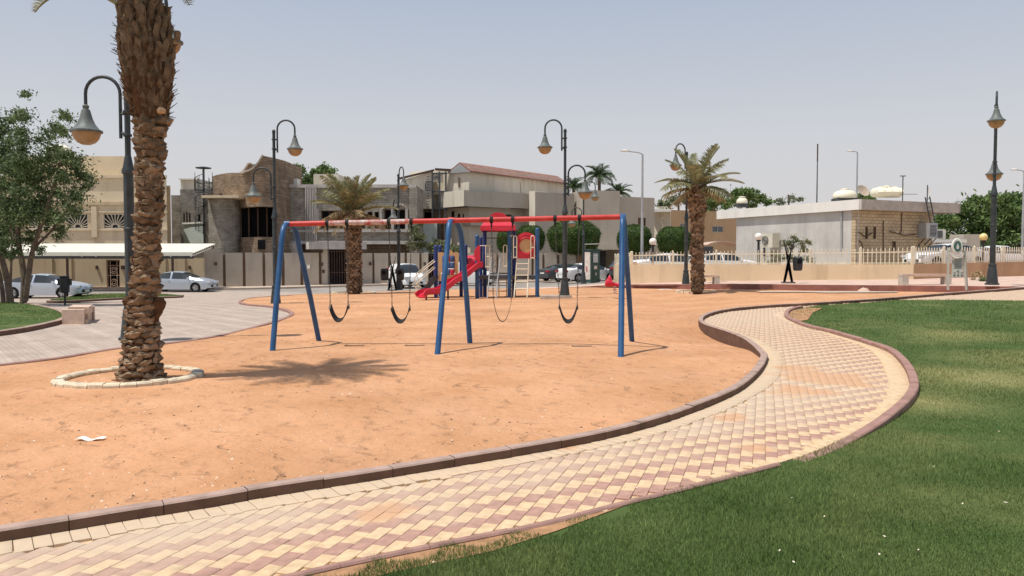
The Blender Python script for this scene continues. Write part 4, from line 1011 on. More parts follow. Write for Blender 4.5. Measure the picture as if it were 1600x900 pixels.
def cream_house():
    t = thing('cream_house', 'large cream house with a long red-brown metal roof and stepped parapets', 'house', (X(780, 80), 80, -.5))
    Y = 78
    # penthouse with gable
    A, B, C = PX(705, 80), PX(733, 78.5), PX(884, 92)
    z0 = Z(300, Y)
    zA = Z(271, 80); zB = Z(269, 78.5)
    wall(t, 'penthouse_gable', A, B, z0, zB, 'pale_wall', 8, [(716, 276, 723, 293)], .15)
    o, R, pt = wall(t, 'penthouse_wall', (B[0] + .02, B[1] + .02), C, z0, Z(276, 88), 'pale_wall', 8)
    oo, RR, pp = None, None, None
    m = MB(); zr = Z(258, 80)
    n1 = Vector((C[0] - B[0], C[1] - B[1], 0)); 
    a = Vector((A[0] - .3, A[1] - .2, zB)); b = Vector((B[0] + .15, B[1] - .5, zB - .02)); md = (Vector((A[0], A[1], 0)) + Vector((B[0], B[1], 0))) / 2; ap = Vector((md.x, md.y - .5, zr))
    a2, b2, ap2 = a + n1, b + n1, ap + n1; th = Vector((0, 0, .14))
    m.add([ap, b, b2, ap2, ap + th, b + th, b2 + th, ap2 + th], [(0, 1, 2, 3), (4, 5, 6, 7), (0, 1, 5, 4), (1, 2, 6, 5), (2, 3, 7, 6), (0, 3, 7, 4)])
    m.add([a, ap, ap2, a2, a + th, ap + th, ap2 + th, a2 + th], [(0, 1, 2, 3), (4, 5, 6, 7), (0, 1, 5, 4), (1, 2, 6, 5), (2, 3, 7, 6), (0, 3, 7, 4)])
    m.obj('roof', 'roof_red', t)
    m = MB(); m.add([a, b, ap, a + Vector((0, .3, 0)), b + Vector((0, .3, 0)), ap + Vector((0, .3, 0))], [(0, 1, 2), (3, 4, 5), (0, 1, 4, 3), (1, 2, 5, 4), (0, 2, 5, 3)]); m.obj('gable', 'steel', t)
    gw = onplane(719.5, 284.5, A, B); m = MB(); m.box((gw.x, gw.y + .1, gw.z), (.42, .06, .95)); w_ = m.obj('window', 'window_glass', t); m = MB(); m.box((gw.x, gw.y - .01, gw.z), (.05, .06, .95)); m.box((gw.x - .23, gw.y - .01, gw.z), (.06, .07, 1.05)); m.box((gw.x + .23, gw.y - .01, gw.z), (.06, .07, 1.05)); m.obj('window_frame', 'tan_wall', w_)
    # parapet band, two faces
    D, E, H = PX(686, 80), PX(725, 77), PX(832, 81.5)
    zt = Z(297, 77); zl = Z(322, 77)
    wall(t, 'parapet_left', D, E, zl, zt, 'pale_wall', 6)
    wall(t, 'parapet_front', (E[0] + .02, E[1] + .02), H, zl, zt, 'grey_wall', 6)
    # walls beneath
    D2, E2, H2 = PX(690, 81.2), PX(735, 78.6), PX(834, 83)
    o, R, pt = wall(t, 'left_wall', D2, E2, -.6, zl + .02, 'cream_wall', 5, [(704, 330, 710, 340), (714, 334, 719, 341), (722, 334, 725, 341)], .2)
    for r in R: window(t, r, pt, .18, mull=0, fw=.04)
    o, R, pt = wall(t, 'front_wall', (E2[0] + .02, E2[1] + .02), H2, -.6, zl + .02, 'grey_wall', 5, [(790, 335, 800, 342), (824, 336, 830, 352)], .2)
    for r in R: window(t, r, pt, .18, mull=0, fw=.04)
    wall(t, 'ledge', PX(736, 78), PX(800, 81), Z(352, 78), Z(348, 78), 'grey_wall', 1.5)
    wall(t, 'fin', PX(827, 80.5), PX(836, 80), -.6, Z(298, 80), 'pale_wall', 2)
    o, R, pt = wall(t, 'middle_block', PX(836.2, 80), PX(897, 82), -.6, Z(300, 80), 'grey_wall', 8)
    wall(t, 'orange_return', PX(897.2, 84), PX(913, 83), -.6, Z(302, 84), 'orange_wall', 6)
    wall(t, 'white_strip', PX(906, 82.9), PX(912, 82.7), Z(350, 83), Z(316, 83), 'white_paint', .5)
    ob, Rb, ptb = wall(t, 'right_block', PX(912, 80), PX(968, 81), Z(382, 80), Z(297, 80), 'grey_wall', 8)
    wall(t, 'entrance_recess', PX(905, 84), PX(969, 84), -.5, Z(382, 80) + .1, 'render_grey', 3, [(937, 392, 952, 440), (957, 396, 963, 440)], .3)
    m = MB(); m.quad((X(930, 84.25), 84.25, -.3), (X(966, 84.25), 84.25, -.3), (X(966, 84.25), 84.25, 2.3), (X(930, 84.25), 84.25, 2.3)); m.obj('door', 'window_dark', t)
    m = MB(); a, b = X(908, 78), X(970, 78); m.prism([(a, 77.5), (b, 77.5), (b, 81), (a, 81)], Z(390, 78), Z(382, 78)); m.obj('porch_slab', 'grey_wall', t)
    o, R, pt = wall(t, 'end_block', PX(968.2, 82), PX(1022, 84), -.5, Z(307, 82), 'grey_wall', 8, [(997, 340, 1009, 353)], .15)
    for r in R: window(t, r, pt, .12, mull=1, mat='frame_brown', frame='frame_brown')
    # antennas and pipes
    m = MB()
    m.bar((X(815, 79), 86.0 - 3.3, Z(300, 80)), (X(813, 79), 86 - 3.3, Z(280, 80)), .05); m.obj('pipe', 'rust', t)
cream_house()

def tan_house():
    Y = 88; t = thing('tan_house', 'low tan house with a carved cream end wall between the hedges and the pavilion', 'house', (X(1080, Y), Y, -.3))
    wall(t, 'end_wall', PX(1021.5, 90), PX(1047, 88), -.4, Z(331, 88), 'pale_wall', 5)
    o, R, pt = wall(t, 'wall', (PX(1047, 88)[0] + .02, 88.02), PX(1165, 93), -.4, Z(328, 88), 'tan_wall', 6, [(1113, 353, 1130, 363), (1063, 349, 1072, 360)], .15)
    for r in R: window(t, r, pt, .12, mat='window_glass', frame='steel', mull=1)
    m = MB(); a, b = X(1021, 87.5), X(1048, 87.5); m.prism([(a, 87.5), (b, 87.5), (b, 91), (a, 91)], Z(331, 88), Z(327, 88)); m.obj('coping', 'white_paint', t)
    m = MB()
    for k in range(4):
        x = X(1027 + k * 4.5, 87.7); m.tube([(x - .25, 87.8, Z(327, 88)), (x - .2, 87.8, Z(324, 88)), (x + .1, 87.8, Z(323.5, 88)), (x + .25, 87.8, Z(327, 88))], .05, 5)
    m.tube([(X(1034, 88), 88.4, Z(365, 88)), (X(1036, 88), 88.3, Z(350, 88)), (X(1032, 88), 88.5, Z(344, 88)), (X(1037, 88), 88.3, Z(338, 88))], .08, 5)
    m.obj('scrollwork', 'pale_wall', t)
    wall(t, 'front_porch', PX(1018, 85), PX(1050, 84), -.3, Z(382, 84), 'pale_wall', 3)
    m = MB()
    for (px, Yq) in ((1105, 74), (1150, 74)): m.bar((X(px, Yq), Yq, 0), (X(px, Yq), Yq, Z(384, Yq)), .12)
    pts = [(X(1103 + k * 5, 74), Z(384 - 6 * math.sin(PI * k / 10) ** .7, 74)) for k in range(11)]
    V = []; Fq = []
    for (x, z) in pts: V += [(x, 73.5, z), (x, 78, z), (x, 78, z + .08), (x, 73.5, z + .08)]
    for i in range(10):
        for e in range(4): Fq.append((i * 4 + e, i * 4 + (e + 1) % 4, i * 4 + 4 + (e + 1) % 4, i * 4 + 4 + e))
    mm = MB(); mm.add(V, Fq); c = thing('shade_canopy', 'curved pinkish shade canopy over cars left of the white pavilion', 'canopy', (X(1127, 74), 74, .1)); mm.obj('roof_sheet', 'pink_pavement', c); m.obj('posts', 'steel', c)
    m = MB(); m.box((X(1096, 72), 72, Z(388, 72)), (1.6, 2, .3)); m.box((X(1096, 72), 72, Z(397, 72)), (1.7, 2, .7)); tag(m.obj('kiosk_roof', 'steel_dark'), 'small flat dark shed roof behind the fence right of the palm', 'shed')
tan_house()

# ------------------------------------------------------------ white pavilion
def pavilion():
    R0 = Vector(PX(1343, 50)); RL = Vector(PX(1119, 63.1)); RR = Vector(PX(1499.5, 54.3))
    a = (RL - R0).normalized(); b = (RR - R0).normalized(); t = thing('pavilion', 'low white pavilion with a wide flat roof slab and a yellow brick side', 'building', (R0.x + 3, R0.y + 5, .4))
    z0, z1 = Z(327.3, 50), Z(311, 50); RB = RL + (RR - R0)
    e_ = (a + b) * .05; m = MB(); m.prism([R0 + e_, RR + (a - b) * .05, RB - e_, RL - (a - b) * .05], z0 + .06, z1 - .05); m.obj('roof', 'concrete', t)
    m = MB(); th = .12
    def strip(p, q, nm, mat):
        d = (q - p).normalized(); nrm = Vector((d.y, -d.x)); s = MB(); s.prism([p, q, q - nrm * th, p - nrm * th], z0, z1); return s.obj(nm, mat, t)
    strip(RL - (-a) * 0, R0 + (-a) * 0 - a * 0, 'fascia', 'white_fascia'); strip(R0 + b * .002, RR, 'fascia', 'concrete')
    # fascia panel joints are shallow vertical gaps
    m = MB(); m.prism([RR, RB, RB - b * .12, RR - b * .12], z0, z1); m.obj('fascia', 'concrete', t)
    W0 = R0 + a * .6 + b * .25; WL = onplane(1150, 400, (R0 + b * .25), (RL + b * .25)).xy; WR = onplane(1456, 400, R0 + a * .6, RR + a * .6).xy
    o, R, pt = wall(t, 'side_wall', WL, W0, -.1, z0 + .05, 'pavilion_render', .3)
    o, R, pt = wall(t, 'brick_wall', W0 - a * .012, WR - a * .012, .2, z0 + .05, 'yellow_brick', .3, [(1352, 354, 1356, 373), (1364.5, 354, 1369, 373), (1394, 377, 1400, 392)], .12)
    for r in R: window(t, r, pt, .1, mull=0, mat='panel_dark', frame='frame_brown', fw=.03)
    bk = MB(); q = WL + (WR - W0); bk.quad((WL.x, WL.y, 0), (q.x, q.y, 0), (q.x, q.y, z0), (WL.x, WL.y, z0)); bk.quad((WR.x, WR.y, 0), (q.x, q.y, 0), (q.x, q.y, z0), (WR.x, WR.y, z0)); bk.obj('rear_wall', 'render_grey', t)
    m = MB(); d = (W0 - WL).normalized(); n = Vector((d.y, -d.x)); m.prism([WL, W0, W0 + n * .05, WL + n * .05], .3, 1.15); m.obj('plinth', 'white_paint', t)
    # downpipes and conduit
    for px, y0, y1, nm in ((1316, 329, 395, 'drain_pipe'), (1195, 367, 400, 'drain_pipe')):
        p = onplane(px, y0, WL, W0); q2 = onplane(px, y1, WL, W0); m = MB(); m.tube([(p.x + n.x * .08, p.y + n.y * .08, p.z), (q2.x + n.x * .08, q2.y + n.y * .08, q2.z)], .06 if px > 1200 else .09, 6); m.obj(nm, 'steel' if px > 1200 else 'steel_dark', t)
    nb = Vector((b.y, -b.x))
    def onb(px, py, k=.06):
        p = onplane(px, py, W0, WR); return (p.x + nb.x * k, p.y + nb.y * k, p.z)
    m = MB(); m.tube([onb(1340, 363), onb(1345, 365), onb(1350, 370), onb(1362, 364)], .035, 5); m.tube([onb(1379, 345), onb(1379, 392)], .03, 5); m.tube([onb(1408, 332), onb(1407, 362), onb(1404, 366), onb(1395, 363), onb(1388, 362)], .03, 5)
    m.tube([onb(1341, 375), onb(1346, 382), onb(1350, 398)], .03, 5); m.tube([onb(1404, 366), onb(1412, 368), onb(1430, 366)], .03, 5); m.obj('cables', 'rust', t)
    # big AC box on brackets + ladder
    p = Vector(onb(1440, 361, .45)); ang = math.atan2(b.y, b.x)
    t2 = thing('air_cooler', 'large grey air cooler on brackets at the right end of the brick wall', 'air conditioner', p, ang)
    m = MB(); m.box((0, 0, 0), (.85, .8, 1.0)); m.obj('casing', 'steel', t2, local=True)
    m = MB(); m.box((0, -.405, 0), (.62, .02, .75)); gr = m.obj('louvre', 'steel_dark', t2, local=True)
    for k in range(8): m = MB(); m.box((0, -.43, -.32 + k * .09), (.62, .03, .03)); m.obj('slat', 'steel', gr, local=True)
    m = MB(); m.bar((-.3, 0, -.52), (-.3, .5, -1.0), .05); m.bar((.3, 0, -.52), (.3, .5, -1.0), .05); m.bar((.45, .35, -1.1), (.55, -.2, -.5), .05); m.bar((-.3, .4, -.9), (-.3, .4, -1.5), .08); m.obj('bracket', 'steel_dark', t2, local=True)
    ld = thing('ladder', 'thin dark metal ladder leaning on the roof edge of the pavilion', 'ladder', onb(1435, 400, .9))
    A1 = Vector(onb(1424, 312, 1.0)); A2 = Vector(onb(1431, 311, 1.0)); B1 = Vector(onb(1443, 352, .55)); B2 = Vector(onb(1450, 352, .55))
    A1, A2, B1, B2 = A1 + Vector((0, 0, .1)), A2 + Vector((0, 0, .1)), B1, B2
    for (p_, q_) in ((A1, B1), (A2, B2)): m = MB(); m.bar(p_, q_, .06); m.obj('rail', 'steel_dark', ld)
    for k in range(7): m = MB(); m.bar(A1.lerp(B1, (k + .5) / 7), A2.lerp(B2, (k + .5) / 7), .04); m.obj('rung', 'steel_dark', ld)
    # split unit on the left wall
    p = onplane(1212, 376, WL, W0); ac(p.x + n.x * .5, p.y + n.y * .5, p.z, 1.25, 'cream air conditioner with round fan on the pavilion side wall', math.atan2(d.y, d.x))
    # roof furniture
    def roofpt(px, py, Y): return P(px, py, Y)
    def tank(px0, px1, pyt, pyb, Y, mat, label, prof):
        x0, x1 = X(px0, Y), X(px1, Y); h = Z(pyt, Y) - Z(pyb, Y); c = (x0 + x1) / 2; r = (x1 - x0) / 2
        q = thing('water_tank', label, 'water tank', (c, Y, Z(pyb, Y)))
        m = MB(); m.lathe([(r * a_, h * b_) for a_, b_ in prof], 24); m.obj('tank_body', mat, q, local=True, smooth=True, angle=50)
        m = MB(); m.lathe([(.28, 0), (.28, .08), (.1, .12)], 12, (0, 0, h * .99)); m.obj('lid', mat, q, local=True)
        m = MB()
        m.box((0, 0, -.15), (r * 1.8, r * 1.4, .3)); m.obj('stand', 'steel_dark', q, local=True)
    dome = [(.96, 0), (1.0, .12), (1.0, .35), (.9, .65), (.7, .85), (.4, .96), (.1, 1)]
    tank(1300.5, 1336.5, 297, 310, 55, 'tank_cream', 'cream dome-shaped water tank on the pavilion roof near its corner', dome)
    Yt = 55.5; x0, x1 = X(1362, Yt), X(1405, Yt); q = thing('water_tank', 'long cream water tank with ribbed top on the pavilion roof', 'water tank', ((x0 + x1) / 2, Yt, Z(309, Yt)))
    h = Z(293, Yt) - Z(309, Yt); W_ = (x1 - x0) / 2; m = MB()
    secs = [(-W_, .55), (-W_ * .9, .9), (-W_ * .55, 1), (0, 1), (W_ * .55, 1), (W_ * .9, .95), (W_, .6)]; V = []; Fq = []; nn = 12
    for (xx, s_) in secs:
        for k in range(nn):
            th_ = 2 * PI * k / nn; V.append((xx, .75 * s_ * math.cos(th_), h * .5 + h * .5 * s_ * math.sin(th_)))
    for i in range(len(secs) - 1):
        for k in range(nn): Fq.append((i * nn + k, i * nn + (k + 1) % nn, (i + 1) * nn + (k + 1) % nn, (i + 1) * nn + k))
    Fq += [tuple(range(nn)), tuple(len(V) - nn + k for k in range(nn))]
    m.add(V, Fq); m.obj('tank_body', 'tank_cream', q, local=True, smooth=True, angle=50)
    for xx in (-.5, 0, .5):
        m = MB(); m.tube([(xx, .78 * math.cos(k * PI / 8), h * .5 + (h * .5 + .03) * math.sin(k * PI / 8)) for k in range(9)], .04, 5); m.obj('rib', 'tank_cream', q, local=True)
    m = MB(); m.lathe([(.25, 0), (.25, .1), (.1, .14)], 12, (0, 0, h)); m.obj('lid', 'tank_cream', q, local=True)
    tank(1150, 1167, 309, 318, 64, 'tank_cream', 'small pale water tank at the far left end of the pavilion roof', dome)
    # satellite dish, masts, flags
    sd = thing('satellite_dish', 'brown satellite dish on a stub between the two roof tanks', 'satellite dish', (X(1343, 53), 53, z1 - .05))
    m = MB(); m.tube([(0, 0, 0), (0, 0, .75)], .04, 6); m.obj('mast', 'steel_dark', sd, local=True)
    m = MB(); m.lathe([(.02, 0), (.25, .04), (.42, .12), (.44, .13), (.25, .06), (.02, .02)], 16); o = m.obj('dish', 'dish', sd, local=True); o.rotation_euler = (math.radians(55), math.radians(25), 0); o.location = (.1, 0, .75)
    for (px, yt, Yq, lab, cross) in ((1275, 227, 60, 'tall thin dark mast standing on the pavilion roof', 0), (1408.5, 275, 54, 'short roof antenna with a T-shaped head near the long tank', 1), (1447, 289, 54, 'thin pole with a small white flag on the right of the pavilion roof', 2)):
        zz = Z(yt, Yq); mt = thing('roof_mast', lab, 'mast', (X(px, Yq), Yq, z1 - .05)); m = MB(); hgt = zz - z1 + .05
        m.tube([(0, 0, 0), (0, 0, hgt * .55), (0, 0, hgt)], [.05, .04, .03] if cross == 0 else .035, 6); m.obj('pole', 'steel_dark', mt, local=True)
        if cross == 0: m = MB(); m.tube([(0, 0, hgt - 1.2), (0, 0, hgt + .1)], .05, 6); m.obj('antenna', 'rust', mt, local=True)
        if cross == 1: m = MB(); m.bar((-.2, 0, hgt), (.2, 0, hgt), .04, .06); m.bar((-.2, 0, hgt * .35), (1.0, 0, hgt * .35), .03); m.obj('cross_bar', 'steel_dark', mt, local=True)
        if cross == 2: m = MB(); m.add([(0.02, 0, hgt - .1), (.28, .03, hgt - .35), (.22, -.03, hgt - .75), (.02, 0, hgt - .5), (.02, .01, hgt - .1), (.28, .04, hgt - .35), (.22, -.02, hgt - .75), (.02, .01, hgt - .5)], [(0, 1, 2, 3), (4, 5, 6, 7), (0, 1, 5, 4), (1, 2, 6, 5), (2, 3, 7, 6)]); m.obj('flag', 'paper', mt, local=True)
pavilion()

# ------------------------------------------------------------ fence wall with railing
def fence():
    P0 = Vector(PX(985, 44)); P1 = Vector(PX(1428, 38)); P2 = Vector((29.5, 43.2)); Pm1 = Vector((P0.x + .6, 56.0))
    def seg(name, label, A, B, ztA, ztB, mat, bars, postpx, hA, hB):
        t = thing(name, label, 'fence', (A.x, A.y, g(A.x, A.y))); d = (B - A).normalized(); n = Vector((-d.y, d.x)); L_ = (B - A).length; N = max(3, int(L_ / 2))
        for k in range(1):
            pass
        m = MB(); m.prism([A, B, B + n * .22, A + n * .22], lambda x, y: g(x, y) - .3, lambda x, y: ztA + (ztB - ztA) * ((Vector((x, y)) - A).dot(d) / L_)); m.obj('wall', mat, t)
        bar = None; cnt = int(L_ / .19)
        for i in range(cnt):
            s = (i + .5) / cnt; p = A.lerp(B, s) + n * .11; z = ztA + (ztB - ztA) * s; h = hA + (hB - hA) * s
            if bar is None:
                mb = MB(); mb.box((0, 0, .5), (.034, .034, 1.0)); mb.add([(-.017, -.017, 1), (.017, -.017, 1), (.017, .017, 1), (-.017, .017, 1), (0, 0, 1.07)], [(0, 1, 4), (1, 2, 4), (2, 3, 4), (3, 0, 4)])
                bar = mb.obj('railing_bar', 'fence_cream', t, local=True); o = bar
            else: o = bpy.data.objects.new('railing_bar', bar.data); link(o, t)
            o.location = Vector((p.x, p.y, z)) - t.location; o.scale = (1, 1, h * (1 + random.uniform(-.02, .02)))
        for f_ in (.78,):
            m = MB(); m.bar((A.x + n.x * .11, A.y + n.y * .11, ztA + hA * f_), (B.x + n.x * .11, B.y + n.y * .11, ztB + hB * f_), .03, .05); m.obj('rail', 'fence_cream', t)
        m = MB(); m.bar((A.x + n.x * .11, A.y + n.y * .11, ztA + .06), (B.x + n.x * .11, B.y + n.y * .11, ztB + .06), .03, .04); m.obj('rail', 'fence_cream', t)
        npst = int(L_ / 2.05)
        for i in range(npst + 1):
            s = i / npst; p = A.lerp(B, s) + n * .11; z = ztA + (ztB - ztA) * s; h = hA + (hB - hA) * s
            m = MB(); m.box((p.x, p.y, z + h * .54), (.085, .085, h * 1.08)); m.lathe([(.05, 0), (.04, .03), (0.01, .05)], 6, (p.x, p.y, z + h * 1.08)); m.obj('fence_post', 'fence_cream', t)
    zt0 = Z(413, 44); zt1 = Z(413, 38)
    seg('railing_fence', 'long peach garden wall topped with cream railing bars in front of the pavilion', P0, P1, zt0, zt1, 'peach_wall', 90, None, .62, .76)
    seg('railing_fence', 'peach garden wall in painted shade with cream railing bars at the right edge behind the tall lamp', P1 + Vector((.01, .01)), P2, zt1, Z(407.5, 43), 'peach_wall_shaded', 60, None, .76, .72)
    seg('railing_fence', 'short return of the peach garden wall running back beside the parked cars', Pm1, P0 + Vector((-.01, .01)), zt0 - .1, zt0, 'peach_wall', 30, None, .62, .62)
fence()

# ============================================================ CARS
def interp(tab, x):
    if x <= tab[0][0]: return tab[0][1]
    for (a, b), (c, d) in zip(tab, tab[1:]):
        if x <= c: return b + (d - b) * (x - a) / (c - a)
    return tab[-1][1]
def make_car(name, label, cat, paint, top, belt, glass, ws, rw, wheels, W=.9, sill=.2, wr=.33, bpil=(), group=None, sidex=None):
    t = thing(name, label, cat, (0, 0, 0), 0, group)
    x0, x1 = top[0][0], top[-1][0]; L_ = x1 - x0
    st = set(np.round(np.linspace(x0, x1, 31), 3)) | {p[0] for p in top} | {p[0] for p in belt}
    ar = wr + .05
    for wx in wheels:
        for k in range(-6, 7): st.add(round(wx + ar * math.sin(k * PI / 12), 3))
    for (a, b) in bpil: st |= {a, b}
    st |= {ws[0], ws[1], rw[0], rw[1], sidex[0], sidex[1]}
    st = sorted(s for s in st if x0 <= s <= x1); st = [s for i, s in enumerate(st) if i == 0 or s - st[i - 1] > .004]
    def half(x):
        e = min(x - x0, x1 - x); f = 1 - max(0, (.55 - e) / .55) ** 2.2 * .20; return W * f
    rings = []
    for x in st:
        w_ = half(x); tz = interp(top, x); bz = min(interp(belt, x), tz - .015); k = min(1, max(0, (tz - bz) / .45)); wt = w_ - .04 - .24 * k
        low = sill + (.10 if (x - x0 < .3 or x1 - x < .3) else 0); bot = low
        for wx in wheels:
            if abs(x - wx) < ar: bot = max(bot, wr + math.sqrt(ar * ar - (x - wx) ** 2) - .01)
        mid = max(bot + .02, min(.58, bz - .08)); 
        rings.append([(x, 0, tz), (x, .6 * wt, tz - .012), (x, wt, tz - .05 * k - .012), (x, w_ - .015, bz), (x, w_, max(mid, (bz + mid) / 2)), (x, w_, mid), (x, w_ - .03, bot)])
    body = MB(); sw_ = {}; gl = {'windshield': MB(), 'rear_window': MB(), 'side_window': MB(), 'side_window_': MB(), }; nr = 7; sides = []
    for i in range(len(st) - 1):
        xm = (st[i] + st[i + 1]) / 2
        for s in (1, -1):
            for j in range(nr - 1):
                q = [rings[i][j], rings[i + 1][j], rings[i + 1][j + 1], rings[i][j + 1]]; q = [(a, b * s, c) for a, b, c in q]
                tgt = body
                if j < 2 and ws[0] <= xm <= ws[1]: tgt = gl['windshield']
                elif j < 2 and rw[0] <= xm <= rw[1]: tgt = gl['rear_window']
                elif j == 2 and sidex[0] <= xm <= sidex[1] and not any(a <= xm <= b for a, b in bpil) and glass: tgt = sw_.setdefault((s, sum(1 for a, b in bpil if xm > b)), MB())
                tgt.quad(*q)
    for i in (0, len(st) - 1):
        r = rings[i]; body.add([(a, b, c) for a, b, c in r] + [(a, -b, c) for a, b, c in r], [tuple(range(nr)) + tuple(range(2 * nr - 1, nr - 1, -1))])
    bo = body.obj('body', paint, t, local=True); 
    bm = bmesh.new(); bm.from_mesh(bo.data); bmesh.ops.remove_doubles(bm, verts=bm.verts, dist=.0015); bmesh.ops.recalc_face_normals(bm, faces=bm.faces); bm.to_mesh(bo.data); bm.free(); bo.data.shade_smooth(); bo.data.set_sharp_from_angle(angle=math.radians(32))
    for v in sw_.values(): v.obj('side_window', 'car_glass', t, local=True)
    for k, v in gl.items():
        if v.v: v.obj(k, 'car_glass', t, local=True)
    m = MB(); m.box(((x0 + x1) / 2, 0, .42), (L_ - .5, 2 * W - .3, .40)); m.obj('underbody', 'black_trim', t, local=True)
    for wx in wheels:
        for s in (1, -1):
            wh = bpy.data.objects.new('wheel', None); link(wh, t); wh.location = (wx, s * (W - .11), wr); wh.rotation_euler = (PI / 2, 0, 0 if s > 0 else PI)
            wh.empty_display_size = .1
            m = MB(); m.lathe([(wr * .62, -.09), (wr * .9, -.105), (wr, -.07), (wr, .07), (wr * .9, .105), (wr * .62, .09)], 22, cap=False); m.obj('tyre', 'tyre', wh, local=True, smooth=True)
            m = MB(); m.lathe([(wr * .64, -.08), (wr * .60, -.095), (wr * .55, -.04), (.03, -.03)], 18, cap=False)
            for k in range(5):
                th = k * 2 * PI / 5; m.bar((.04 * math.cos(th), .04 * math.sin(th), -.075), (wr * .6 * math.cos(th), wr * .6 * math.sin(th), -.085), .07, .03)
            m.lathe([(.0, -.1), (.05, -.095), (.06, -.06)], 10, cap=False); m.obj('rim', 'rim', wh, local=True)
    for s in (1, -1):
        hx = x1; m = MB(); zz = interp(top, x1 - .25) - .10; m.box((x1 - .20, s * (half(x1 - .2) - .17), zz), (.42, .32, .13)); m.obj('headlight', 'head_lamp', t, local=True)
        zz = interp(top, x0 + .12) - .16; m = MB(); m.box((x0 + .10, s * (half(x0 + .1) - .16), zz), (.24, .34, .15)); m.obj('tail_light', 'tail_lamp', t, local=True)
        xs = ws[1] - .25; m = MB(); m.box((xs, s * (half(xs) + .07), interp(belt, xs) + .07), (.12, .18, .13)); m.obj('mirror', paint, t, local=True)
        for q in (bpil[0][0] - .05 if bpil else 0,):
            m = MB(); m.box((q, s * (W + .008), .80 if W < 1 else .9), (.17, .03, .03)); m.obj('door_handle', 'rim', t, local=True)
    m = MB(); m.box((x1 - .02, 0, .44), (.09, W * 1.2, .16)); m.obj('grille', 'black_trim', t, local=True)
    m = MB(); m.box((x1 + .03, 0, .44), (.02, .50, .12)); m.obj('number_plate', 'plate', t, local=True)
    m = MB(); m.box((x0 - .008, 0, .68), (.03, .50, .12)); m.obj('number_plate', 'plate', t, local=True)
    return t
SED_TOP = [(-2.42, .62), (-2.38, .95), (-2.2, 1.03), (-1.72, 1.08), (-1.25, 1.26), (-.85, 1.39), (-.25, 1.45), (.35, 1.42), (.7, 1.30), (1.22, 1.02), (1.7, .95), (2.1, .85), (2.32, .72), (2.42, .5)]
SED_BELT = [(-2.42, .58), (-2.3, .88), (-1.7, .97), (0, .93), (1.22, .90), (2.1, .78), (2.42, .45)]
def sedan(paint, label, group=None):
    return make_car('parked_car', label, 'car', paint, SED_TOP, SED_BELT, True, (.45, 1.22), (-1.72, -1.0), (-1.42, 1.43), .9, .2, .325, ((-.33, -.22),), group, (-1.5, 1.0))
VAN_TOP = [(-2.05, .55), (-2.0, 1.2), (-1.9, 1.72), (-1.6, 1.80), (-.5, 1.83), (.45, 1.80), (.8, 1.62), (1.28, 1.14), (1.6, 1.02), (1.9, .88), (2.05, .6)]
VAN_BELT = [(-2.05, .5), (-1.95, 1.1), (0, 1.08), (1.28, 1.02), (2.05, .5)]
s1 = sedan('car_silver', 'silver saloon car parked by the beige wall behind the left-hand trees')
def place(o, px, Y, rz, dz=0): p = PX(px, Y); o.location = (p[0], p[1], g(*p) + dz); o.rotation_euler = (0, 0, rz); return o
place(s1, 70, 47.5, .02)
s2 = inst(s1, (0, 0, 0), 0, 'silver saloon car parked to the right of the large palm trunk'); place(s2, 281, 56, -.03)
van = make_car('parked_van', 'small white van parked at the kerb facing the playground', 'van', 'car_white', VAN_TOP, VAN_BELT, True, (.5, 1.28), (-2.0, -1.9), (-1.25, 1.3), .9, .2, .33, ((-2.0, -.1),), None, (-1.8, 1.15))
place(van, 634, 60, math.radians(-62))
van2 = inst(van, (0, 0, 0), 0, 'white van partly hidden behind the red playground slide'); place(van2, 735, 63, math.radians(-12))
wc = sedan('car_white', 'white saloon car parked behind the dark green kiosk'); place(wc, 919, 61, math.radians(28))
dc = sedan('car_dark', 'dark grey car parked between the kiosk and the garden wall'); place(dc, 972, 62, math.radians(80))
dc2 = inst(dc, (0, 0, 0), 0, 'dark car nose just showing left of the white saloon'); place(dc2, 884, 66, math.radians(35))
for px, Y, rz, lab in ((1047, 50, .1, 'white car roof showing above the garden wall left of the palm'), (1128, 54, .15, 'white car under the pinkish canopy behind the railing'), (1478, 47, 3.4, 'white car behind the railing beside the pavilion brick wall'), (1560, 52, 0, 'white car behind the railing near the far right tree line'), (1095, 58, .3, 'white car behind the railing just right of the palm trunk')):
    c = inst(wc, (0, 0, 0), 0, lab); place(c, px, Y, rz, .15 if px < 1400 else .35)
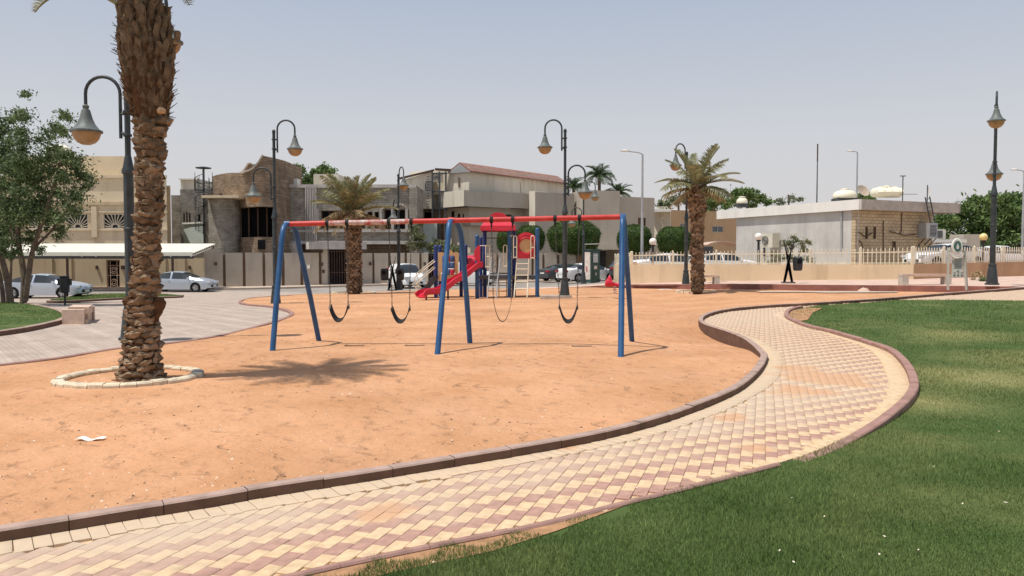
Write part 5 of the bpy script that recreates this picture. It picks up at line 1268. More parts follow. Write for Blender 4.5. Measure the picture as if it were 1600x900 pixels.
# ============================================================ PARK LAMPS
def make_lamp():
    t = thing('park_lamp', 'x', 'lamp', (0, 0, 0), 0, 'black park lamps with hooked arms')
    m = MB(); m.lathe([(.24, 0), (.24, .05), (.20, .07), (.185, .22), (.15, .55), (.125, .68), (.14, .70), (.14, .76), (.105, .78)], 12); m.obj('base', 'lamp_post', t, local=True, smooth=True, angle=30)
    m = MB(); m.tube([(0, 0, .76), (0, 0, 3.3)], .095, 12); m.lathe([(.10, 3.28), (.125, 3.30), (.125, 3.36), (.10, 3.42), (.07, 3.6), (.058, 3.65)], 12); m.obj('lower_pole', 'lamp_post', t, local=True, smooth=True, angle=30)
    m = MB(); m.tube([(0, 0, 3.6), (0, 0, 6.5)], .055, 10); m.lathe([(.06, 6.48), (.07, 6.52), (.06, 6.58), (.02, 6.62)], 10)
    for z in (2.2, 5.9, 6.25, 4.05, 4.5): m.lathe([(.06 if z > 3 else .1, z - .03), (.085 if z > 3 else .11, z - .02), (.085 if z > 3 else .11, z + .02), (.06 if z > 3 else .1, z + .03)], 10)
    m.obj('upper_pole', 'lamp_post', t, local=True, smooth=True, angle=30)
    for s, zt in ((-1, 6.96), (1, 5.19)):
        x0 = .13 * s; R = .33; arc = [(x0, 0, zt - 1.2), (x0, 0, zt - R)] + [(x0 + s * (R - R * math.cos(q)), 0, zt - R + R * math.sin(q)) for q in [PI * i / 12 for i in range(1, 12)]] + [(x0 + s * 2 * R, 0, zt - R), (x0 + s * 2 * R, 0, zt - .60)]
        m = MB(); m.tube(arc, .034, 8); m.tube([(0, 0, zt - 1.1), (x0, 0, zt - 1.1)], .03, 6); m.tube([(0, 0, zt - .72), (x0, 0, zt - .72)], .03, 6); arm = m.obj('arm', 'lamp_post', t, local=True, smooth=True, angle=50)
        xs = x0 + s * 2 * R; z0 = zt - .58
        m = MB(); m.lathe([(.035, .03), (.06, .01), (.06, -.03), (.045, -.05), (.075, -.07), (.095, -.14), (.12, -.24), (.165, -.35), (.235, -.44), (.30, -.475), (.30, -.51), (.27, -.515)], 22, (xs, 0, z0), cap=False); sh = m.obj('lamp_shade', 'lamp_shade', t, local=True, smooth=True, angle=40)
        m = MB(); m.lathe([(.262, -.50), (.255, -.56), (.225, -.64), (.165, -.71), (.08, -.75), (.0, -.76)], 20, (xs, 0, z0), cap=False); m.obj('glass_bowl', 'amber_bowl', t, local=True, smooth=True)
    return t
lamp0 = make_lamp()
def plinth(px, Y, z, dx0, dx1, lab):
    pass
def lamp(px, Y, z, rz, label, first=False, lean=0, plinth=None):
    p = PX(px, Y); o = lamp0 if first else copy_tree(lamp0); o.location = (p[0], p[1], z); o.rotation_euler = (0, lean, rz); o['label'] = label
    if plinth:
        m = MB(); m.box((plinth[0], 0, -.06), (plinth[1], plinth[2], .22)); q = m.obj('plinth', 'concrete', o, local=True)
    return o
copies = []
specs = [(882.5, 31.6, .09, 0, 'black double-armed park lamp on a concrete block beside the swing chains', (-.35, 1.25, .5), 0),
         (205, 15.9, .05, math.radians(178) * 0, 'nearest black park lamp rising just left of the large palm trunk', None, 0),
         (430, 30.2, -.16, PI, 'black park lamp behind the left blue leg of the swing', None, 0),
         (623, 45.8, -.22, math.radians(120), 'black park lamp between the middle palm and the small white van', None, 0),
         (911.5, 54.8, -.17, math.radians(170), 'farthest black park lamp standing beside the dark green kiosk', None, 0),
         (1072, 39.7, .25, math.radians(35), 'black park lamp just left of the right-hand palm', (0, .7, .6), 0),
         (1551, 29.5, .66, math.radians(60), 'black park lamp on the right, behind the grey park sign', None, -.012)]
for i, s_ in enumerate(specs): copies.append((s_, lamp0 if i == 0 else copy_tree(lamp0)))
for (px, Y, z, rz, lab, pl_, lean), o in copies:
    p = PX(px, Y); o.location = (p[0], p[1], z); o.rotation_euler = (0, lean, rz); o['label'] = lab
    if pl_: m = MB(); m.box((pl_[0], 0, -.07), (pl_[1], pl_[2], .30)); m.obj('plinth', 'concrete', o, local=True)
# nearest lamp: lower arm points left
copies[1][1].rotation_euler = (0, 0, PI * 1.02); copies[1][1].location.x = X(203, 15.9)
def street_light(px, Y, z, top, side, label, double=False, arm=1.4):
    t = thing('street_light', label, 'street light', (X(px, Y), Y, z), 0, 'tall grey street lights'); h = Z(top, Y) - z
    m = MB(); m.tube([(0, 0, 0), (0, 0, h * .5), (0, 0, h)], [.11, .085, .06], 8); m.obj('pole', 'steel', t, local=True, smooth=True)
    for s in ([side, -side] if double else [side]):
        m = MB(); m.tube([(0, 0, h), (s * arm * .3, 0, h + .12 * arm), (s * arm, 0, h + .2 * arm)], .04, 6); m.obj('arm', 'steel', t, local=True)
        m = MB(); m.lathe([(.02, -.05), (.12, -.02), (.14, .04), (.05, .09)], 10, (s * (arm + .15), 0, h + .2 * arm), sx=2.2); m.obj('lamp_head', 'white_paint', t, local=True, smooth=True)
street_light(1003, 52, .2, 241, -1, 'tall grey street light rising behind the railing between two hedges', arm=1.0)
street_light(1337, 70, .2, 238, -1, 'tall grey street light behind the pavilion roof tank', arm=.5)
street_light(1597, 60, .3, 268, -1, 'tall grey street light at the right edge by the green trees', arm=.6)
def globe(px, Y, z, top, mat, label):
    t = thing('globe_lamp', label, 'lamp', (X(px, Y), Y, z), 0, 'globe garden lamps'); r = .17 * 1.25; h = Z(top, Y) - z - 2 * r
    m = MB(); m.tube([(0, 0, 0), (0, 0, h)], .07, 8); m.lathe([(.07, h - .06), (.13, h - .02), (.13, h + .03)], 10); m.obj('pole', 'black_metal', t, local=True)
    m = MB(); m.lathe([(r * math.sin(PI * k / 12) + .001, h + r - r * math.cos(PI * k / 12)) for k in range(13)], 16, cap=False); m.obj('globe', mat, t, local=True, smooth=True)
globe(1020, 46.5, .2, 372, 'globe', 'white globe lamp on a black post between the two round hedges')
globe(1185, 45, .4, 364, 'globe', 'white globe lamp on a black post left of the pavilion air conditioner')
globe(1536, 44, .7, 364.5, 'globe_yellow', 'yellowish globe lamp behind the railing beside the right park lamp')
globe(1421, 42, .5, 361, 'globe', 'small globe lamp on a black post in front of the brick wall').__class__ if False else None

# ============================================================ SWING SET
def swing_set():
    F_ = [G(425, 548, gs), G(682.5, 554, gs), G(970, 558, gs)]; R_ = [G(500, 532, gs), G(735, 536, gs), G(988, 533, gs)]
    A = []
    for k, (px, py) in enumerate(((449, 350), (703, 344), (973, 339))):
        Yk = (F_[k].y + R_[k].y) / 2; A.append(P(px, py, Yk))
    d = (A[2] - A[0]); A[1] = A[0] + d * ((A[1].x - A[0].x) / d.x)
    t = thing('swing_set', 'blue steel swing frame with three arched leg pairs and a worn red top bar', 'swing frame', ((A[1].x), A[1].y, 0))
    for k in range(3):
        for ft in (F_[k], R_[k]):
            a = A[k]; o = ft - a; hd = Vector((o.x, o.y, 0)); hl = hd.length; hd.normalize(); H_ = -o.z
            # straight lower leg, then a bend into the bar
            pts = []
            top = a + Vector((0, 0, -.01)); 
            # vertical-ish leg line: from foot to a point 0.42 out and .52 down
            sh = a + hd * (.36) + Vector((0, 0, -.50))
            ctrl = a + hd * .27 + Vector((0, 0, -.02))
            pts = [ft + Vector((0, 0, -.12)), ft.lerp(sh, .5), sh]
            dirl = (sh - ft).normalized(); c1 = sh + dirl * .30
            for i in range(1, 9):
                q = i / 8; pts.append(sh * (1 - q) ** 3 + c1 * 3 * q * (1 - q) ** 2 + ctrl * 3 * q * q * (1 - q) + top * q ** 3)
            m = MB(); m.tube(pts, .050, 12); m.obj('leg', 'blue_paint', t, smooth=True, angle=50)
    sections = [(449, 512, 'red_paint'), (512, 645, 'worn_paint'), (645, 973, 'red_paint')]
    def onb(px): 
        dr = ray(px, 400); n = Vector((d.y, -d.x)); tt = (n.x * A[0].x + n.y * A[0].y) / (n.x * dr.x + n.y * dr.y); x = dr.x * tt; return A[0] + d * ((x - A[0].x) / d.x)
    for (a, b, mt) in sections:
        m = MB(); m.tube([onb(a), onb(b)], .047 if mt == 'red_paint' else .0465, 14); m.obj('top_bar', mt, t, smooth=True, angle=60)
    for k in range(3):
        m = MB(); e = d.normalized() * .05; m.tube([A[k] - e, A[k] + e], .058, 14); m.obj('collar', 'blue_paint' if k != 1 else 'red_paint', t, smooth=True, angle=60)
    # a link mesh shared shape
    ends = [((512, 543), (516, 544), 478, 500, .56, 'black rubber belt swing seat hanging leftmost, with a pale end'),
            ((608, 643), (612.5, 640), 481, 502, .54, 'black rubber belt swing second from the left, in front of the litter bins'),
            ((768, 801), (771, 799), 470, 502, .5, 'thin folded strap swing hanging third, in front of the red-roofed play tower'),
            ((867, 905), (874, 902), 478, 502, .52, 'black rubber belt swing hanging rightmost, in front of the lamp base')]
    dn = Vector((d.x, d.y, 0)).normalized()
    for (tp, bt, ye, yb, _, lab) in ends:
        TA, TB = onb(tp[0]), onb(tp[1]); Yk = (TA.y + TB.y) / 2
        BA, BB = P(bt[0], ye, TA.y - .03), P(bt[1], ye, TB.y - .03); bz = Z(yb, Yk)
        s = thing('belt_swing', lab, 'swing', (TA + TB) / 2, 0, 'belt swings on chains'); thin = 'strap' in lab
        for (T_, B_) in ((TA, BA), (TB, BB)):
            m = MB(); m.tube([T_ - dn * .028, T_ + dn * .028], .062, 12); m.box(T_ - Vector((0, 0, .085)), (.03, .045, .10)); m.obj('clamp', 'rubber', s)
            ch = MB(); L0 = T_ - Vector((0, 0, .12)); sp = .16 if not thin else .0; L1 = B_ + Vector((0, 0, sp)); n = int((L1 - L0).length / .038)
            dd = (L1 - L0).normalized(); q1 = dd.cross(Vector((0, 1, 0))).normalized(); q2 = dd.cross(q1)
            for i in range(n):
                c = L0.lerp(L1, (i + .5) / n); e = q1 if i % 2 else q2
                loop = [c + dd * (.026 * math.cos(w_)) + e * (.011 * math.sin(w_)) for w_ in [2 * PI * j / 8 for j in range(9)]]
                ch.tube(loop, .0042, 4, cap=False)
            co = ch.obj('chain', 'chain', s); co['kind'] = 'stuff'
            if not thin:
                m = MB(); 
                for dy in (-.06, .06): m.bar(L1, B_ + Vector((0, dy, -.01)), .008)
                m.bar(B_ + Vector((0, -.07, -.01)), B_ + Vector((0, .07, -.01)), .012, .03); m.obj('hanger', 'steel_dark', s)
        # U-shaped belt
        ctr = (BA + BB) / 2; hw = (BB - BA).length / 2; dep = ctr.z - bz; n = 18; m = MB(); V = []; Fq = []; wb = .075 if not thin else .014; tk = .014 if not thin else .006
        for i in range(n + 1):
            u = -1 + 2 * i / n; zz = -dep * (1 - abs(u) ** 2.3); c = ctr + dn * (u * hw) + Vector((0, 0, zz)); sl_ = dep * 2.3 * abs(u) ** 1.3 * (1 if u > 0 else -1) / hw; nn = Vector((-sl_ * dn.x, -sl_ * dn.y, 1)).normalized()
            for (a_, b_) in ((-1, -1), (1, -1), (1, 1), (-1, 1)): 
                r = (Vector((-dn.y, dn.x, 0)) * .93 + Vector((0, 0, .36))) * (wb * a_); V.append(c + r + nn * (tk * b_ / 2))
        for i in range(n):
            for e in range(4): Fq.append((i * 4 + e, i * 4 + (e + 1) % 4, i * 4 + 4 + (e + 1) % 4, i * 4 + 4 + e))
        Fq += [(0, 1, 2, 3), tuple(n * 4 + e for e in range(4))]
        m.add(V, Fq); m.obj('seat', 'rubber', s)
        if not thin:
            for B_ in (BA, BB):
                m = MB(); m.box(B_ + Vector((0, 0, -.03)) - dn * 0, (.022, .165, .06)); m.obj('end_plate', 'steel' if (lab.startswith('black rubber belt swing seat') and B_ is BA) else 'black_metal', s)
swing_set()

# ============================================================ PLAY STRUCTURE
def play_tower():
    Y0 = 33.6; sc = 1250 / Y0
    t = thing('play_structure', 'red and blue play structure with slide, tube, ladders and a red roof', 'playground', (X(770, Y0), Y0, 0))
    def Q(px, py, dy=0): return P(px, py, Y0 + dy)
    def post(px, dy, top, mat='blue_paint', r=.085):
        x = X(px, Y0 + dy); z0 = gs(x, Y0 + dy) - .1; m = MB(); zt = Z(top, Y0 + dy); m.tube([(x, Y0 + dy, z0), (x, Y0 + dy, zt)], r, 12); m.lathe([(r, 0), (r * .8, .04), (.01, .06)], 12, (x, Y0 + dy, zt)); m.obj('post', mat, t, smooth=True, angle=50); return x, Y0 + dy
    RT = [post(745.5, 0, 369), post(796, 0, 356), post(757.5, 1.5, 352, 'navy_paint'), post(803, 1.5, 360, 'navy_paint'), post(839.5, -.1, 358)]
    x9 = X(751, .6 + Y0)
    post(751.5, .8, 372, 'navy_paint', .07)
    LT = [post(681, .9, 385, 'navy_paint'), post(687.5, 2.3, 385, 'navy_paint', .08), post(720.5, 2.3, 384, 'navy_paint', .08), post(727.5, .9, 384, 'navy_paint')]
    # decks
    def deck(x0, x1, y0, y1, py, nm='deck', mat='steel_dark'):
        z = Z(py, Y0); m = MB(); m.prism([(x0, y0), (x1, y0), (x1, y1), (x0, y1)], z - .14, z); m.obj(nm, mat, t); return z
    zr = deck(X(748, Y0), X(839, Y0), Y0 - .02, Y0 + 1.5, 431)
    zl = deck(X(683, Y0 + 1), X(727, Y0 + 1), Y0 + .95, Y0 + 2.3, 431, mat='tan_plastic')
    # red roof: skirt, hipped body and rounded dormer
    x0, x1 = X(752, Y0 + .7), X(805.5, Y0 + .7); yc = Y0 + .72; cx = (x0 + x1) / 2; hw = (x1 - x0) / 2
    zs0, zs1, zs2, zt = Z(360.5, Y0), Z(353, Y0), Z(346, Y0), Z(340, Y0)
    def ring(hx, hy, z): return [(cx - hx, yc - hy, z), (cx + hx, yc - hy, z), (cx + hx, yc + hy, z), (cx - hx, yc + hy, z)]
    m = MB(); rs = [ring(hw * .98, .95, zs0), ring(hw, .98, zs0), ring(hw, .98, zs1), ring(hw * .93, .9, zs1 + .02), ring(hw * .72, .62, zs2 + .08), ring(hw * .66, .55, zs2 + .08), ring(hw * .60, .5, zt)]
    V = [v for r in rs for v in r]; Fq = []
    for i in range(len(rs) - 1):
        for e in range(4): Fq.append((i * 4 + e, i * 4 + (e + 1) % 4, i * 4 + 4 + (e + 1) % 4, i * 4 + 4 + e))
    Fq.append(tuple(len(V) - 4 + e for e in range(4))); m.add(V, Fq)
    rf = m.obj('roof', 'red_plastic', t)
    m = MB(); rr = []; n = 14; cz = Z(349, Y0); ht = Z(331.5, Y0) - cz
    for dy in (-.62, .62):
        rr.append([(cx + hw * .60 * math.cos(PI * k / n), yc + dy, cz + ht * (math.sin(PI * k / n) ** .8)) for k in range(n + 1)])
    V = rr[0] + rr[1]; Fq = [tuple(range(n + 1)), tuple(range(n + 1, 2 * n + 2))] + [(k, k + 1, n + 2 + k, n + 1 + k) for k in range(n)] + [(0, n, 2 * n + 1, n + 1)]
    m.add(V, Fq); m.obj('roof_dormer', 'red_plastic', rf, smooth=True, angle=40)
    for k in range(0):
        m = MB(); a = Vector((cx - hw * .8 + k * hw * .32, yc - .93, zs1 + .03)); b = Vector((cx - hw * .62 + k * hw * .248, yc - .64, zs2 + .09)); m.bar(a, b, .05, .03); m.obj('roof_rib', 'red_plastic', rf)
    # round-window panel: front face with a true hole
    xa, xb = X(807.5, Y0), X(837, Y0); pc = (xa + xb) / 2; pz0, pz1 = Z(404, Y0), Z(369, Y0); hz_ = Z(384, Y0); hr = (X(835, Y0) - X(808.5, Y0)) / 2 * .82; yy = Y0 - .12; N = 40; pw = (xb - xa) / 2
    V = []; Fq = []
    for dy in (0, .07):
        for k in range(N):
            th = 2 * PI * k / N; c_, s_ = math.cos(th), math.sin(th); V.append((pc + hr * c_, yy + dy, hz_ + hr * s_))
            # outer outline: rectangle with a domed top
            sx_ = pw / max(abs(c_), 1e-6); sz_ = ((pz1 - hz_ + .08) if s_ > 0 else (hz_ - pz0)) / max(abs(s_), 1e-6); r_ = min(sx_, sz_)
            ox, oz = r_ * c_, r_ * s_
            if s_ > 0: oz = min(oz, (pz1 - hz_) + (.22 * math.cos(ox / pw * PI / 2)) - .04) if abs(ox) < pw else oz
            if s_ > 0 and sz_ <= sx_: oz = (pz1 - hz_) + .16 * math.cos(ox / pw * PI / 2)
            V.append((pc + ox, yy + dy, hz_ + oz))
    for k in range(N):
        k2 = (k + 1) % N; a, b, c, d = 2 * k, 2 * k + 1, 2 * k2 + 1, 2 * k2; o2 = 2 * N
        Fq += [(a, b, c, d), (a + o2, b + o2, c + o2, d + o2), (a, d, d + o2, a + o2), (b, c, c + o2, b + o2)]
    m = MB(); m.add(V, Fq); pn = m.obj('panel', 'red_plastic', t)
    m = MB(); m.tube([(pc + (hr + .05) * math.cos(2 * PI * k / 32), yy - .01, hz_ + (hr + .05) * math.sin(2 * PI * k / 32)) for k in range(33)], .03, 6, cap=False); m.obj('panel_rim', 'red_plastic', pn, smooth=True)
    m = MB(); m.tube([(pc + pw * .7 * math.cos(PI * k / 12), yy - .01, pz1 - .22 + .3 * math.sin(PI * k / 12)) for k in range(13)], .025, 5); m.obj('panel_arch', 'red_plastic', pn, smooth=True)
    m = MB(); m.lathe([(hr * .98, 0), (hr * .98, .02)], 28, (0, 0, 0)); wo = m.obj('panel_window', 'tan_plastic', pn, local=True); wo.rotation_euler = (PI / 2, 0, 0); wo.location = Vector((pc, yy + .05, hz_)) - wloc(pn)
    # handrail loops
    def loop(px0, px1, yt, yb, dy):
        a, b, c, d = Q(px0, yb, dy), Q(px0, yt + 2, dy), Q(px1, yt + 2, dy), Q(px1, yb, dy); m = MB()
        top = [Q(px0, yt + 3, dy), Q(px0 + (px1 - px0) * .12, yt + .8, dy), Q(px0 + (px1 - px0) * .35, yt, dy), Q(px0 + (px1 - px0) * .65, yt, dy), Q(px0 + (px1 - px0) * .88, yt + .8, dy), Q(px1, yt + 3, dy)]
        m.tube([a] + top + [d], .024, 6); m.tube([Q(px0, (yt + yb) / 2, dy), Q(px1, (yt + yb) / 2, dy)], .02, 5); m.tube([Q(px0, yb - 2, dy), Q(px1, yb - 2, dy)], .02, 5); m.obj('handrail', 'cream_metal', t, smooth=True, angle=60)
    loop(802.5, 807.5, 368.5, 404, -.2); loop(829.5, 835, 368.5, 405, -.2); loop(759, 765, 383, 419, -.05); loop(786.5, 792, 383, 418, -.05); loop(771, 775.5, 395, 419, 1.5)
    for (px0, px1, py, dy) in ((735 + 10, 796, 372, 1.5), (838, 842, 366, -.15), (796, 803, 368.5, -.1), (745, 760, 384, -.03), (792, 797, 384, -.03), (837, 842, 400, -.15)):
        m = MB(); m.tube([Q(px0, py, dy), Q(px1, py, dy)], .018, 5); m.obj('rail', 'cream_metal' if px1 - px0 < 30 else 'rust', t)
    # bent ladder under the panel
    ys = [404, 428, 442, 448, 464.5]; dys = [-.15, -.25, -.32, -.55, -.75]
    for (a0, a1) in ((808, 803.2), (826.5, 823.5)):
        pts = [Q(a0 + (a1 - a0) * (y - 404) / 61, y, dy) for y, dy in zip(ys, dys)]; m = MB(); m.tube(pts, .026, 7); m.obj('ladder_rail', 'cream_metal', t, smooth=True)
    for y in (412, 420.5, 430, 440, 451.5):
        dy = interp(list(zip(ys, dys)), y); a = 808 - 4.8 * (y - 404) / 61; b = 826.5 - 3 * (y - 404) / 61; m = MB(); m.tube([Q(a, y, dy), Q(b, y, dy)], .024, 6); m.obj('rung', 'cream_metal', t)
    # splayed climber poles and small rear ladder
    for (a, b) in (((768, 402), (761.5, 466)), ((781.5, 404), (774.8, 468))):
        m = MB(); m.tube([Q(a[0], a[1], -.1), Q((a[0] + b[0]) / 2 - .6, (a[1] + b[1]) / 2, -.45), Q(b[0], b[1], -.8)], .028, 7); m.obj('climber_pole', 'steel', t, smooth=True)
    for y in (415, 428, 441, 454):
        k = (y - 402) / 64; m = MB(); m.tube([Q(768 - 6.5 * k, y, -.1 - .7 * k), Q(781.5 - 6.7 * k, y + 1, -.1 - .7 * k)], .014, 5); m.obj('rung', 'steel_dark', t)
    m = MB(); m.tube([Q(779.5, 436, 1.7), Q(779.5, 463, 1.9)], .02, 5); m.tube([Q(791.5, 436, 1.7), Q(791.5, 463, 1.9)], .02, 5)
    for y in (437, 446, 455): m.tube([Q(779.5, y, 1.8), Q(791.5, y, 1.8)], .018, 5)
    m.obj('rear_ladder', 'tan_plastic', t)
    m = MB(); m.bar(Q(765, 427, 1.5), Q(795, 427, 1.5), .03, .05); m.bar(Q(765, 431, 1.5), Q(795, 431, 1.5), .03, .05); m.obj('deck_rail', 'steel_dark', t)
    # crawl tube
    cy = Z(411.5, Y0 + 1); r0 = (Z(400, Y0 + 1) - Z(425, Y0 + 1)) / 2; m = MB(); xa, xb = X(727, Y0 + 1.2), X(750, Y0 + 1.0)
    prof = [(xa, 1.12), (xa + .05, 1.12), (xa + .06, 1), ((xa + xb) / 2 - .03, 1), ((xa + xb) / 2 - .03, 1.06), ((xa + xb) / 2 + .03, 1.06), ((xa + xb) / 2 + .03, 1), (xb - .06, 1), (xb - .05, 1.12), (xb, 1.12)]
    V = []; Fq = []; n = 20
    for (x_, k_) in prof:
        for j in range(n): V.append((x_, Y0 + 1.3 + r0 * k_ * math.cos(2 * PI * j / n), cy + r0 * k_ * math.sin(2 * PI * j / n)))
    for i in range(len(prof) - 1):
        for j in range(n): Fq.append((i * n + j, i * n + (j + 1) % n, (i + 1) * n + (j + 1) % n, (i + 1) * n + j))
    m.add(V, Fq); tb = m.obj('crawl_tube', 'red_plastic', t, smooth=True, angle=40)
    for k in range(4):
        m = MB(); m.lathe([(.0, 0), (.05, .01), (.03, .04)], 8); b_ = m.obj('bolt', 'white_paint', tb, local=True); b_.rotation_euler = (PI / 2, 0, 0); b_.location = Vector((xa + .18 + k * .25, Y0 + 1.3 - r0 * .93, cy - r0 * .3)) - wloc(tb)
    # slide hood (red fin beside the post)
    m = MB(); N = 16; V = []; cxh = X(747.5, Y0); 
    for dy in (-.05, .55):
        V += [(X(741 + 9 - 9 * 1.0 * math.cos(PI * (k / N - .5)) if True else 0, Y0) + 0, Y0 - .1 + dy, Z(397 - 13.5 * math.sin(PI * (k / N - .5)), Y0)) for k in range(N + 1)]
    Fq = [tuple(range(N + 1)), tuple(range(N + 1, 2 * N + 2))] + [(k, k + 1, N + 2 + k, N + 1 + k) for k in range(N)] + [(0, N, 2 * N + 1, N + 1)]
    m.add(V, Fq); m.obj('slide_hood', 'red_plastic', t, smooth=True, angle=40)
    # wavy slide
    path = [(750, 411, -.05), (742, 412.5, -.15), (735, 417, -.28), (728, 424, -.4), (720, 430, -.5), (711, 434.5, -.6), (703, 439, -.7), (695, 445.5, -.85), (687, 450.5, -.95), (677, 452.5, -1.1), (667, 453, -1.2), (660, 455, -1.3), (655.5, 461, -1.4)]
    ctr = smoothline([Q(a, b, c) for a, b, c in path], .12); V = []; Fq = []; N = len(ctr)
    prof = [(-.31, .0), (-.31, .19), (-.24, .20), (-.22, .04), (0, .0), (.22, .04), (.24, .20), (.31, .19), (.31, 0), (.2, -.05), (-.2, -.05)]; K_ = len(prof)
    for i, c in enumerate(ctr):
        tt = (ctr[min(i + 1, N - 1)] - ctr[max(i - 1, 0)]).normalized(); sd = tt.cross(Vector((0, 0, 1))).normalized(); up = sd.cross(tt)
        for (a, b) in prof: V.append(c + sd * a + up * (b - .14))
    for i in range(N - 1):
        for e in range(K_): Fq.append((i * K_ + e, i * K_ + (e + 1) % K_, (i + 1) * K_ + (e + 1) % K_, (i + 1) * K_ + e))
    Fq += [tuple(range(K_)), tuple((N - 1) * K_ + e for e in range(K_))]
    m = MB(); m.add(V, Fq); sd_ = m.obj('slide', 'red_plastic', t, smooth=True, angle=50)
    for (a, b, dy) in ((666, 458, -1.2), (700, 447, -.75)):
        m = MB(); q = Q(a, b, dy); m.tube([(q.x, q.y, gs(q.x, q.y) - .1), (q.x, q.y, q.z + .05)], .04, 6); m.obj('support', 'steel_dark', sd_)
    # left tower: tan arch panel with counter cylinders
    xa, xb = X(685, Y0 + .9), X(716.5, Y0 + .9); yy = Y0 + .86; zt, zb, zc = Z(400, Y0 + .9), Z(431, Y0 + .9), Z(389.5, Y0 + .9)
    m = MB(); m.box((xa + .1, yy, (zt + zb) / 2 + .08), (.2, .07, zt - zb + .16)); m.obj('panel_side', 'tan_plastic', t); m = MB(); m.box((xb - .1, yy, (zt + zb) / 2 + .08), (.2, .07, zt - zb + .16)); m.obj('panel_side', 'tan_plastic', t)
    n = 12; V = []
    for dy in (-.036, .036): V += [(xa + .2, yy + dy, zt)] + [((xa + xb) / 2 - ((xb - xa) / 2 - .2) * math.cos(PI * k / n), yy + dy, zt + (zc - zt) * math.sin(PI * k / n)) for k in range(n + 1)] + [(xb - .2, yy + dy, zt)]
    q = n + 3; m = MB(); m.add(V, [tuple(range(q)), tuple(range(q, 2 * q))] + [(k, (k + 1) % q, q + (k + 1) % q, q + k) for k in range(q)]); m.obj('arch_panel', 'tan_plastic', t)
    m = MB(); m.box(((xa + xb) / 2, yy, zb - .1), (xb - xa, .1, .25)); m.obj('sill_panel', 'tan_plastic', t)
    cols = [['red_plastic', 'blue_plastic', 'white_paint'], ['blue_plastic', 'steel_dark', 'red_plastic'], ['red_plastic', 'blue_plastic', 'red_plastic']]
    cols = [['blue_plastic', 'blue_plastic', 'red_plastic'], ['red_plastic', 'blue_plastic', 'blue_plastic'], ['blue_plastic', 'blue_plastic', 'red_plastic']]
    for i in range(3):
        for j in range(3):
            zc_ = zt - (j + .5) * (zt - zb) / 3 + .02; xc = xa + .2 + (i + .5) * (xb - xa - .4) / 3; m = MB(); h_ = (zt - zb) / 3 - .03
            m.lathe([(.11, -h_ / 2), (.12, -h_ / 2 + .02), (.12, h_ / 2 - .02), (.11, h_ / 2)], 12, (xc, yy, zc_)); m.obj('counter_cylinder', cols[i][j], t, smooth=True, angle=50)
    for i in range(4):
        m = MB(); m.lathe([(.0, 0), (.05, .015), (.05, .05), (.02, .07)], 8, (xa + .16 + i * (xb - xa - .32) / 3, yy - .05, zb + .06)); m.obj('bolt', 'white_paint', t)
    # stairs with cream handrails at the left
    for dy in (.75, 1.9):
        o_ = (0, 0) if dy < 1 else (3, -6)
        m = MB(); m.tube([Q(680 + o_[0], 408 + o_[1] + 10, dy), Q(650 + o_[0], 434 + o_[1] + 10, dy - .3), Q(644 + o_[0], 437 + o_[1] + 6, dy - .3), Q(657 + o_[0], 452 + o_[1] + 6, dy - .3)], .024, 6); m.obj('stair_rail', 'cream_metal', t, smooth=True)
        m = MB(); m.tube([Q(680 + o_[0], 408 + o_[1], dy), Q(647 + o_[0], 434 + o_[1], dy - .3), Q(654 + o_[0], 450 + o_[1], dy - .3)], .024, 6); m.obj('stair_rail', 'cream_metal', t, smooth=True)
        m = MB(); a = Q(681, 432, dy); b = Q(657, 458, dy - .2); b.z = gs(b.x, b.y) + .08; m.bar(a, b, .05, .22); m.obj('stringer', 'steel_dark', t)
    for k in range(5):
        a = Q(681, 432, 1.3); b = Q(657, 460, 1.1); c = a.lerp(b, (k + .6) / 5.4); m = MB(); m.box(c, (.30, 1.1, .04)); m.obj('stair_tread', 'steel_dark', t)
play_tower()

# ============================================================ SMALL FURNITURE
def spring_rider():
    Y = 36.3; x = X(961, Y); z = gs(x, Y); t = thing('spring_rider', 'small red spring rider toy half hidden behind the right blue swing leg', 'spring rider', (x, Y, z))
    m = MB(); m.tube([(.085 * math.cos(k * .7), .085 * math.sin(k * .7), .02 + k * .0095) for k in range(36)], .014, 5, cap=False); m.obj('spring', 'white_paint', t, local=True)
    m = MB()
    # body as a swept animal-like shell: nose left, seat hollow, tail right
    sec = [(-.46, .40, .02, .04), (-.42, .47, .10, .13), (-.32, .52, .15, .20), (-.18, .50, .15, .18), (-.02, .42, .13, .09), (.14, .40, .13, .08), (.28, .45, .13, .11), (.38, .52, .09, .10), (.46, .56, .02, .03)]; n = 14; V = []; Fq = []
    for (a, zc, ry, rz_) in sec:
        for j in range(n): V.append((a, ry * math.cos(2 * PI * j / n), zc + rz_ * math.sin(2 * PI * j / n)))
    for i in range(len(sec) - 1):
        for j in range(n): Fq.append((i * n + j, i * n + (j + 1) % n, (i + 1) * n + (j + 1) % n, (i + 1) * n + j))
    Fq += [tuple(range(n)), tuple(len(V) - n + j for j in range(n))]
    m.add(V, Fq); m.obj('body', 'red_plastic', t, local=True, smooth=True)
    m = MB(); sec = [(-.26, .62, .05, .05), (-.24, .70, .07, .09), (-.20, .80, .03, .04)]; m.lathe([(.12, .55), (.11, .66), (.08, .76), (.02, .84)], 10, (-.24, 0, 0)); m.obj('crest', 'red_plastic', t, local=True, smooth=True)
    m = MB(); m.tube([(-.1, -.2, .55), (-.1, .2, .55)], .018, 6); m.obj('handle', 'white_paint', t, local=True)
    m = MB(); m.box((.0, 0, .2), (.1, .42, .02)); m.obj('foot_rest', 'red_plastic', t, local=True)
spring_rider()
